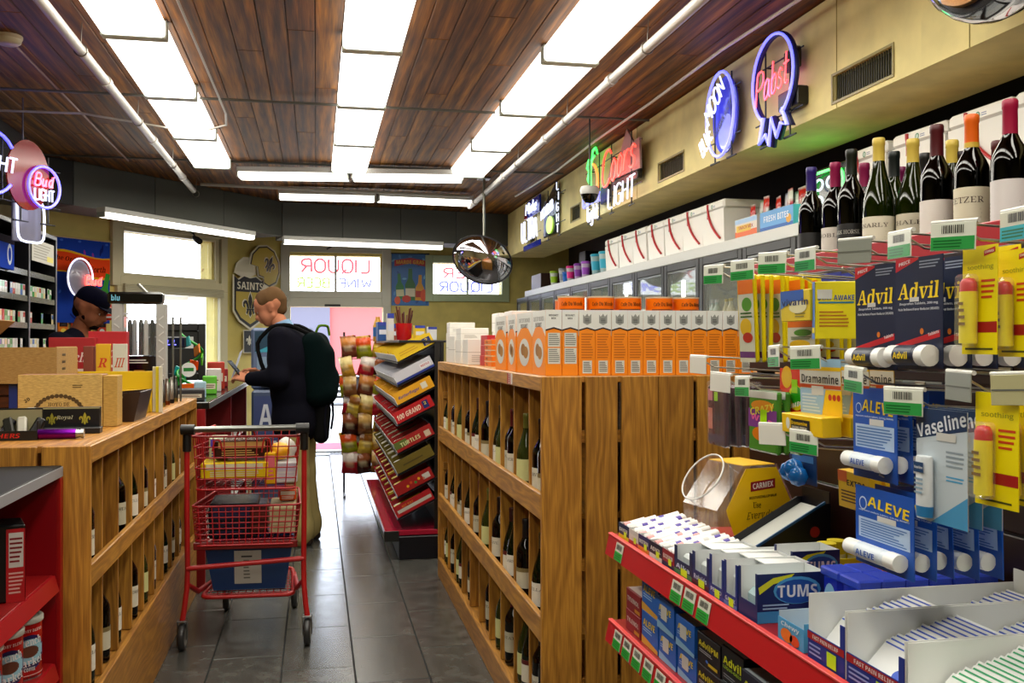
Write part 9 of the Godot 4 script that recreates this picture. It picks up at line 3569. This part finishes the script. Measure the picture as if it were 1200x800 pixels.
func customer() -> void:
	var o := thing("person", "man in a dark blazer and khaki trousers looking at a phone by the ATM", "person", V(-0.17, 0, 6.92), -1.85)
	var skin := C("b87a5c")
	var f := Vector3(0.05, -0.42, 0.9).normalized()
	var u := (Vector3.UP - f * f.dot(Vector3.UP)).normalized()
	var hc := Vector3(0.0, 1.645, 0.15)
	var hips := [Vector3(0.085, 0.9, -0.05), Vector3(-0.085, 0.9, -0.05)]
	var knees := [Vector3(0.1, 0.49, -0.06), Vector3(-0.1, 0.49, -0.05)]
	var ank := [Vector3(0.11, 0.08, -0.11), Vector3(-0.11, 0.08, -0.1)]
	var sh := [Vector3(0.185, 1.43, 0.03), Vector3(-0.185, 1.43, 0.03)]
	var el := [Vector3(0.25, 1.16, 0.02), Vector3(-0.25, 1.16, 0.04)]
	var wr := [Vector3(0.15, 1.15, 0.25), Vector3(-0.12, 1.17, 0.26)]
	var b := mb(skin)
	var bones := [cap(Vector3(0, 0.95, -0.03), Vector3(0, 1.2, 0.0), 0.12, 0.11), cap(Vector3(0, 1.2, 0.0), Vector3(0, 1.38, 0.02), 0.12, 0.1), cap(Vector3(0, 1.4, 0.03), Vector3(0, 1.56, 0.1), 0.055, 0.056)]
	for k in 2:
		bones.append(cap(hips[k], knees[k], 0.078, 0.055))
		bones.append(cap(knees[k], ank[k], 0.054, 0.038))
		bones.append(cap(ank[k], ank[k] + Vector3(0, -0.05, 0.12), 0.036, 0.026))
		bones.append(cap(sh[k], el[k], 0.05, 0.042))
		bones.append(cap(el[k], wr[k], 0.04, 0.028))
	blob(bones, 0.016, 0.04, b)
	blob(head_bones(hc, f, u), 0.0055, 0.022, b)
	var side_l: Vector3 = (wr[0] - el[0]).normalized()
	blob(hand_bones(wr[0] + side_l * 0.01, (Vector3(-0.28, 0.22, 1)).normalized(), Vector3(0.5, 0.8, 0).normalized(), Vector3(-0.75, 0.6, -0.2).normalized(), 0.75), 0.0045, 0.009, b)
	blob(hand_bones(wr[1], (Vector3(0.3, 0.25, 1)).normalized(), Vector3(-0.5, 0.8, 0).normalized(), Vector3(0.75, 0.6, -0.2).normalized(), 0.75), 0.0045, 0.009, b)
	part("body", b, "cloth", o)
	eyes(o, hc, f, u, C("3a4a5a"))
	b = mb(C("5a442c"))
	var s := f.cross(u).normalized()
	blob([cap(hc + u * 0.058 - f * 0.04, hc + u * 0.07 + f * 0.012, 0.083, 0.07), cap(hc + u * 0.02 - f * 0.06, hc - u * 0.03 - f * 0.055, 0.068, 0.05), cap(hc + u * 0.05 + s * 0.035 - f * 0.02, hc + u * 0.05 + s * 0.035 + f * 0.02, 0.06, 0.05), cap(hc + u * 0.05 - s * 0.035 - f * 0.02, hc + u * 0.05 - s * 0.035 + f * 0.02, 0.06, 0.05)], 0.007, 0.02, b)
	part("hair", b, "cloth", o)
	b = mb(C("978858"))
	var tr := [cap(Vector3(0.05, 0.98, -0.03), Vector3(-0.05, 0.98, -0.03), 0.135, 0.135), cap(Vector3(0.06, 0.88, -0.035), Vector3(-0.06, 0.88, -0.035), 0.125, 0.125)]
	for k in 2:
		tr.append(cap(hips[k] + Vector3(0, 0, 0), knees[k], 0.105, 0.085))
		tr.append(cap(knees[k], ank[k] + Vector3(0, 0.02, 0), 0.084, 0.078))
		tr.append(cap(ank[k] + Vector3(0, 0.05, 0.01), ank[k] + Vector3(0, -0.01, 0.02), 0.083, 0.085))
	blob(tr, 0.014, 0.035, b)
	part("trousers", b, "cloth", o)
	for k in 2:
		b = mb(C("2a2018"))
		blob([cap(ank[k] + Vector3(0, -0.04, -0.03), ank[k] + Vector3(0, -0.045, 0.13), 0.042, 0.036), cap(ank[k] + Vector3(0, -0.058, -0.05), ank[k] + Vector3(0, -0.062, 0.16), 0.022, 0.02)], 0.009, 0.02, b)
		part("shoe", b, "satin", o)
	b = mb(C("0e1216"))
	var jk := [
		cap(Vector3(0.05, 0.84, -0.035), Vector3(0.06, 1.35, 0.0), 0.145, 0.14), cap(Vector3(-0.05, 0.84, -0.035), Vector3(-0.06, 1.35, 0.0), 0.145, 0.14),
		cap(Vector3(0.07, 0.86, -0.04), Vector3(-0.07, 0.86, -0.04), 0.148, 0.148), cap(Vector3(0.06, 1.08, -0.02), Vector3(-0.06, 1.08, -0.02), 0.138, 0.138),
		cap(Vector3(0.075, 1.28, 0.0), Vector3(-0.075, 1.28, 0.0), 0.142, 0.142), cap(Vector3(0.1, 1.4, 0.02), Vector3(-0.1, 1.4, 0.02), 0.1, 0.1), cap(Vector3(0.05, 1.46, 0.045), Vector3(-0.05, 1.46, 0.045), 0.072, 0.072)]
	for k in 2:
		jk.append(cap(sh[k], el[k], 0.08, 0.066))
		jk.append(cap(el[k], wr[k].lerp(el[k], 0.08), 0.066, 0.05))
	blob(jk, 0.013, 0.045, b)
	part("blazer", b, "cloth", o)
	b = mb(C("7a9ab8"))
	b.t = Transform3D(Basis(Vector3(1, 0, 0), 0.42), Vector3(0, 1.5, 0.062))
	b.lathe([[0.079, -0.03], [0.072, 0.02], [0.066, 0.045], [0.062, 0.045], [0.066, 0.0]], 24)
	part("shirt_collar", b, "cloth", o)
	for k in 2:
		b = mb(C("7a9ab8"))
		var d: Vector3 = (wr[k] - el[k]).normalized()
		var x := d.cross(Vector3.UP).normalized()
		b.t = Transform3D(Basis(x, d, x.cross(d)), wr[k])
		b.lathe([[0.05, -0.03], [0.041, 0.0], [0.036, 0.002]], 16)
		part("cuff", b, "cloth", o)
	b = mb(C("090c0f"))
	b.bx(-0.002, 0.72, -0.192, 0.002, 0.95, -0.186)
	part("vent", b, "cloth", o)
	var world := func(p: Vector3) -> Vector3:
		return V(-0.17, 0, 6.92) + p.rotated(Vector3.UP, -1.85)
	b = mb(C("1a1c20"))
	b.box(Vector3.ZERO, Vector3(0.07, 0.14, 0.009), 0.003)
	b.rect(-0.031, -0.062, 0.031, 0.062, C("2a3440"), 0.0047)
	var ph := solo("mobile_phone", b, "gloss", "black mobile phone in the man's hand", "phone", world.call(Vector3(0.1, 1.222, 0.37)), -1.85 + PI)
	ph.rotation.x = -0.7
	b = mb(C("b9c0cc"))
	b.box(Vector3.ZERO, Vector3(0.09, 0.2, 0.002), 0.0)
	var rc := solo("paper_slip", b, "card", "folded white paper slip in the man's hand", "paper", world.call(Vector3(0.03, 1.25, 0.385)), -1.85 + 0.5)
	rc.rotation.x = -0.35
	rc.rotation.z = 0.25
	var q := thing("backpack", "black backpack with green top loop on the man's back", "backpack", world.call(Vector3(0.0, 0.95, -0.115)), -1.85)
	b = mb(C("0c0d0e"))
	blob([cap(Vector3(0.07, 0.09, -0.08), Vector3(0.06, 0.44, -0.05), 0.088, 0.085), cap(Vector3(-0.07, 0.09, -0.08), Vector3(-0.06, 0.44, -0.05), 0.088, 0.085), cap(Vector3(0.0, 0.1, -0.1), Vector3(0.0, 0.36, -0.1), 0.1, 0.09), cap(Vector3(0.04, 0.1, -0.15), Vector3(-0.04, 0.2, -0.15), 0.06, 0.06)], 0.012, 0.05, b)
	part("bag", b, "cloth", q)
	b = mb(C("4a6a1c"))
	b.tube(smooth_line([Vector3(0.04, 0.5, -0.06), Vector3(0.045, 0.57, -0.09), Vector3(-0.045, 0.57, -0.13), Vector3(-0.05, 0.5, -0.14)]), 0.009, 8)
	part("top_loop", b, "cloth", q, "green carrying loop")
	for x in [0.12, -0.12]:
		b = mb(C("111214"))
		b.tube(smooth_line([Vector3(x * 0.6, 0.5, -0.05), Vector3(x * 0.95, 0.575, 0.1), Vector3(x * 1.0, 0.565, 0.22), Vector3(x * 1.15, 0.45, 0.325), Vector3(x * 1.45, 0.25, 0.26), Vector3(x * 1.7, 0.14, 0.12), Vector3(x * 0.9, 0.1, -0.03)]), 0.014, 8)
		part("shoulder_strap", b, "cloth", q)
	b = mb(C("131416"))
	b.tube([Vector3(0.06, 0.06, -0.15), Vector3(0.07, -0.1, -0.14), Vector3(0.06, -0.22, -0.15)], 0.009, 6)
	b.tube([Vector3(-0.05, 0.06, -0.16), Vector3(-0.04, -0.06, -0.17), Vector3(-0.06, -0.16, -0.15)], 0.009, 6)
	part("loose_strap", b, "cloth", q)
	b = mb(C("0e0d0d"))
	blob([cap(Vector3(0.02, -0.2, -0.1), Vector3(0.02, -0.02, -0.11), 0.055, 0.06)], 0.01, 0.02, b)
	part("hanging_pouch", b, "cloth", q)

func cashier() -> void:
	var turn := 1.35
	var at := V(-1.57, 0, 6.82)
	var o := thing("person", "cashier in a black cap and dark shirt looking down behind the till", "person", at, turn)
	var skin := C("7a4a34")
	var f := Vector3(-0.05, -0.4, 0.9).normalized()
	var u := (Vector3.UP - f * f.dot(Vector3.UP)).normalized()
	var hc := Vector3(0, 1.62, 0.1)
	var sh := [Vector3(0.19, 1.4, -0.02), Vector3(-0.19, 1.4, -0.02)]
	var el := [Vector3(0.26, 1.13, 0.04), Vector3(-0.26, 1.13, 0.04)]
	var wr := [Vector3(0.19, 0.98, 0.16), Vector3(-0.19, 0.98, 0.16)]
	var b := mb(skin)
	var bones := [cap(Vector3(0, 0.95, -0.02), Vector3(0, 1.38, 0.0), 0.13, 0.11), cap(Vector3(0, 1.38, 0.0), Vector3(0, 1.54, 0.06), 0.06, 0.058)]
	for k in 2:
		var x: float = [0.1, -0.1][k]
		bones.append(cap(Vector3(x * 0.9, 0.9, -0.02), Vector3(x, 0.48, 0.02), 0.085, 0.06))
		bones.append(cap(Vector3(x, 0.48, 0.02), Vector3(x, 0.08, -0.02), 0.06, 0.04))
		bones.append(cap(Vector3(x, 0.035, -0.03), Vector3(x, 0.03, 0.13), 0.035, 0.03))
		bones.append(cap(sh[k], el[k], 0.055, 0.045))
		bones.append(cap(el[k], wr[k], 0.043, 0.03))
	blob(bones, 0.018, 0.04, b)
	blob(head_bones(hc, f, u), 0.0055, 0.022, b)
	blob(hand_bones(wr[0], Vector3(-0.2, -0.1, 1).normalized(), Vector3(0, 1, 0), Vector3(-1, 0.1, 0).normalized(), 0.5), 0.0055, 0.009, b)
	blob(hand_bones(wr[1], Vector3(0.2, -0.1, 1).normalized(), Vector3(0, 1, 0), Vector3(1, 0.1, 0).normalized(), 0.5), 0.0055, 0.009, b)
	part("body", b, "cloth", o)
	eyes(o, hc, f, u, C("2a1a10"))
	var s := f.cross(u).normalized()
	b = mb(C("120c0a"))
	blob([cap(hc - u * 0.088 + f * 0.068 + s * 0.014, hc - u * 0.088 + f * 0.068 - s * 0.014, 0.029, 0.029), cap(hc - u * 0.05 + s * 0.064 + f * 0.01, hc - u * 0.085 + f * 0.05 + s * 0.03, 0.014, 0.016), cap(hc - u * 0.05 - s * 0.064 + f * 0.01, hc - u * 0.085 + f * 0.05 - s * 0.03, 0.014, 0.016)], 0.0065, 0.015, b)
	part("beard", b, "cloth", o)
	b = mb(C("0e0a08"))
	blob([cap(hc + u * 0.03 - f * 0.05, hc - u * 0.03 - f * 0.055, 0.078, 0.055)], 0.008, 0.02, b)
	part("hair", b, "cloth", o)
	b = mb(C("0c0c0e"))
	blob([cap(hc + u * 0.065 - f * 0.03, hc + u * 0.068 + f * 0.03, 0.088, 0.08)], 0.008, 0.03, b)
	b.t = Transform3D(Basis(s, u, -f), hc + u * 0.045 + f * 0.09)
	var brim := PackedVector2Array()
	for k in 13:
		var a := PI * k / 12.0
		brim.append(Vector2(cos(a) * 0.075, sin(a) * 0.085))
	b.t = Transform3D(Basis(s, f - u * 0.15, s.cross(f - u * 0.15).normalized()), hc + u * 0.05 + f * 0.085)
	b.prism(brim, -0.003, 0.003)
	part("cap", b, "cloth", o, "black baseball cap")
	b = mb(C("10131c"))
	var jk := [cap(Vector3(0.07, 0.9, -0.02), Vector3(-0.07, 0.9, -0.02), 0.15, 0.15), cap(Vector3(0.07, 1.15, -0.02), Vector3(-0.07, 1.15, -0.02), 0.145, 0.145), cap(Vector3(0.09, 1.34, -0.01), Vector3(-0.09, 1.34, -0.01), 0.115, 0.115), cap(Vector3(0.04, 1.43, 0.015), Vector3(-0.04, 1.43, 0.015), 0.07, 0.07)]
	for k in 2:
		jk.append(cap(sh[k], el[k], 0.072, 0.062))
		jk.append(cap(el[k], wr[k].lerp(el[k], 0.15), 0.068, 0.05))
	blob(jk, 0.015, 0.045, b)
	part("shirt", b, "cloth", o)
	b = mb(C("16161c"))
	var tr := []
	for k in 2:
		var x: float = [0.1, -0.1][k]
		tr.append(cap(Vector3(x * 0.9, 0.9, -0.02), Vector3(x, 0.48, 0.02), 0.115, 0.09))
		tr.append(cap(Vector3(x, 0.48, 0.02), Vector3(x, 0.1, -0.02), 0.09, 0.08))
	blob(tr, 0.018, 0.03, b)
	part("trousers", b, "cloth", o)
	for k in 2:
		b = mb(C("141210"))
		var x: float = [0.1, -0.1][k]
		blob([cap(Vector3(x, 0.045, -0.04), Vector3(x, 0.04, 0.14), 0.045, 0.04)], 0.012, 0.02, b)
		part("shoe", b, "satin", o)
	b = mb(C("c9c4b8"))
	b.tube(smooth_line([Vector3(0.075, 1.47, 0.0), Vector3(0.085, 1.42, 0.09), Vector3(0.03, 1.3, 0.125), Vector3(0.0, 1.22, 0.135)]), 0.007, 6)
	b.tube(smooth_line([Vector3(-0.075, 1.47, 0.0), Vector3(-0.085, 1.42, 0.09), Vector3(-0.03, 1.3, 0.125), Vector3(0.0, 1.22, 0.135)]), 0.007, 6)
	part("lanyard", b, "cloth", o, "pale lanyard")
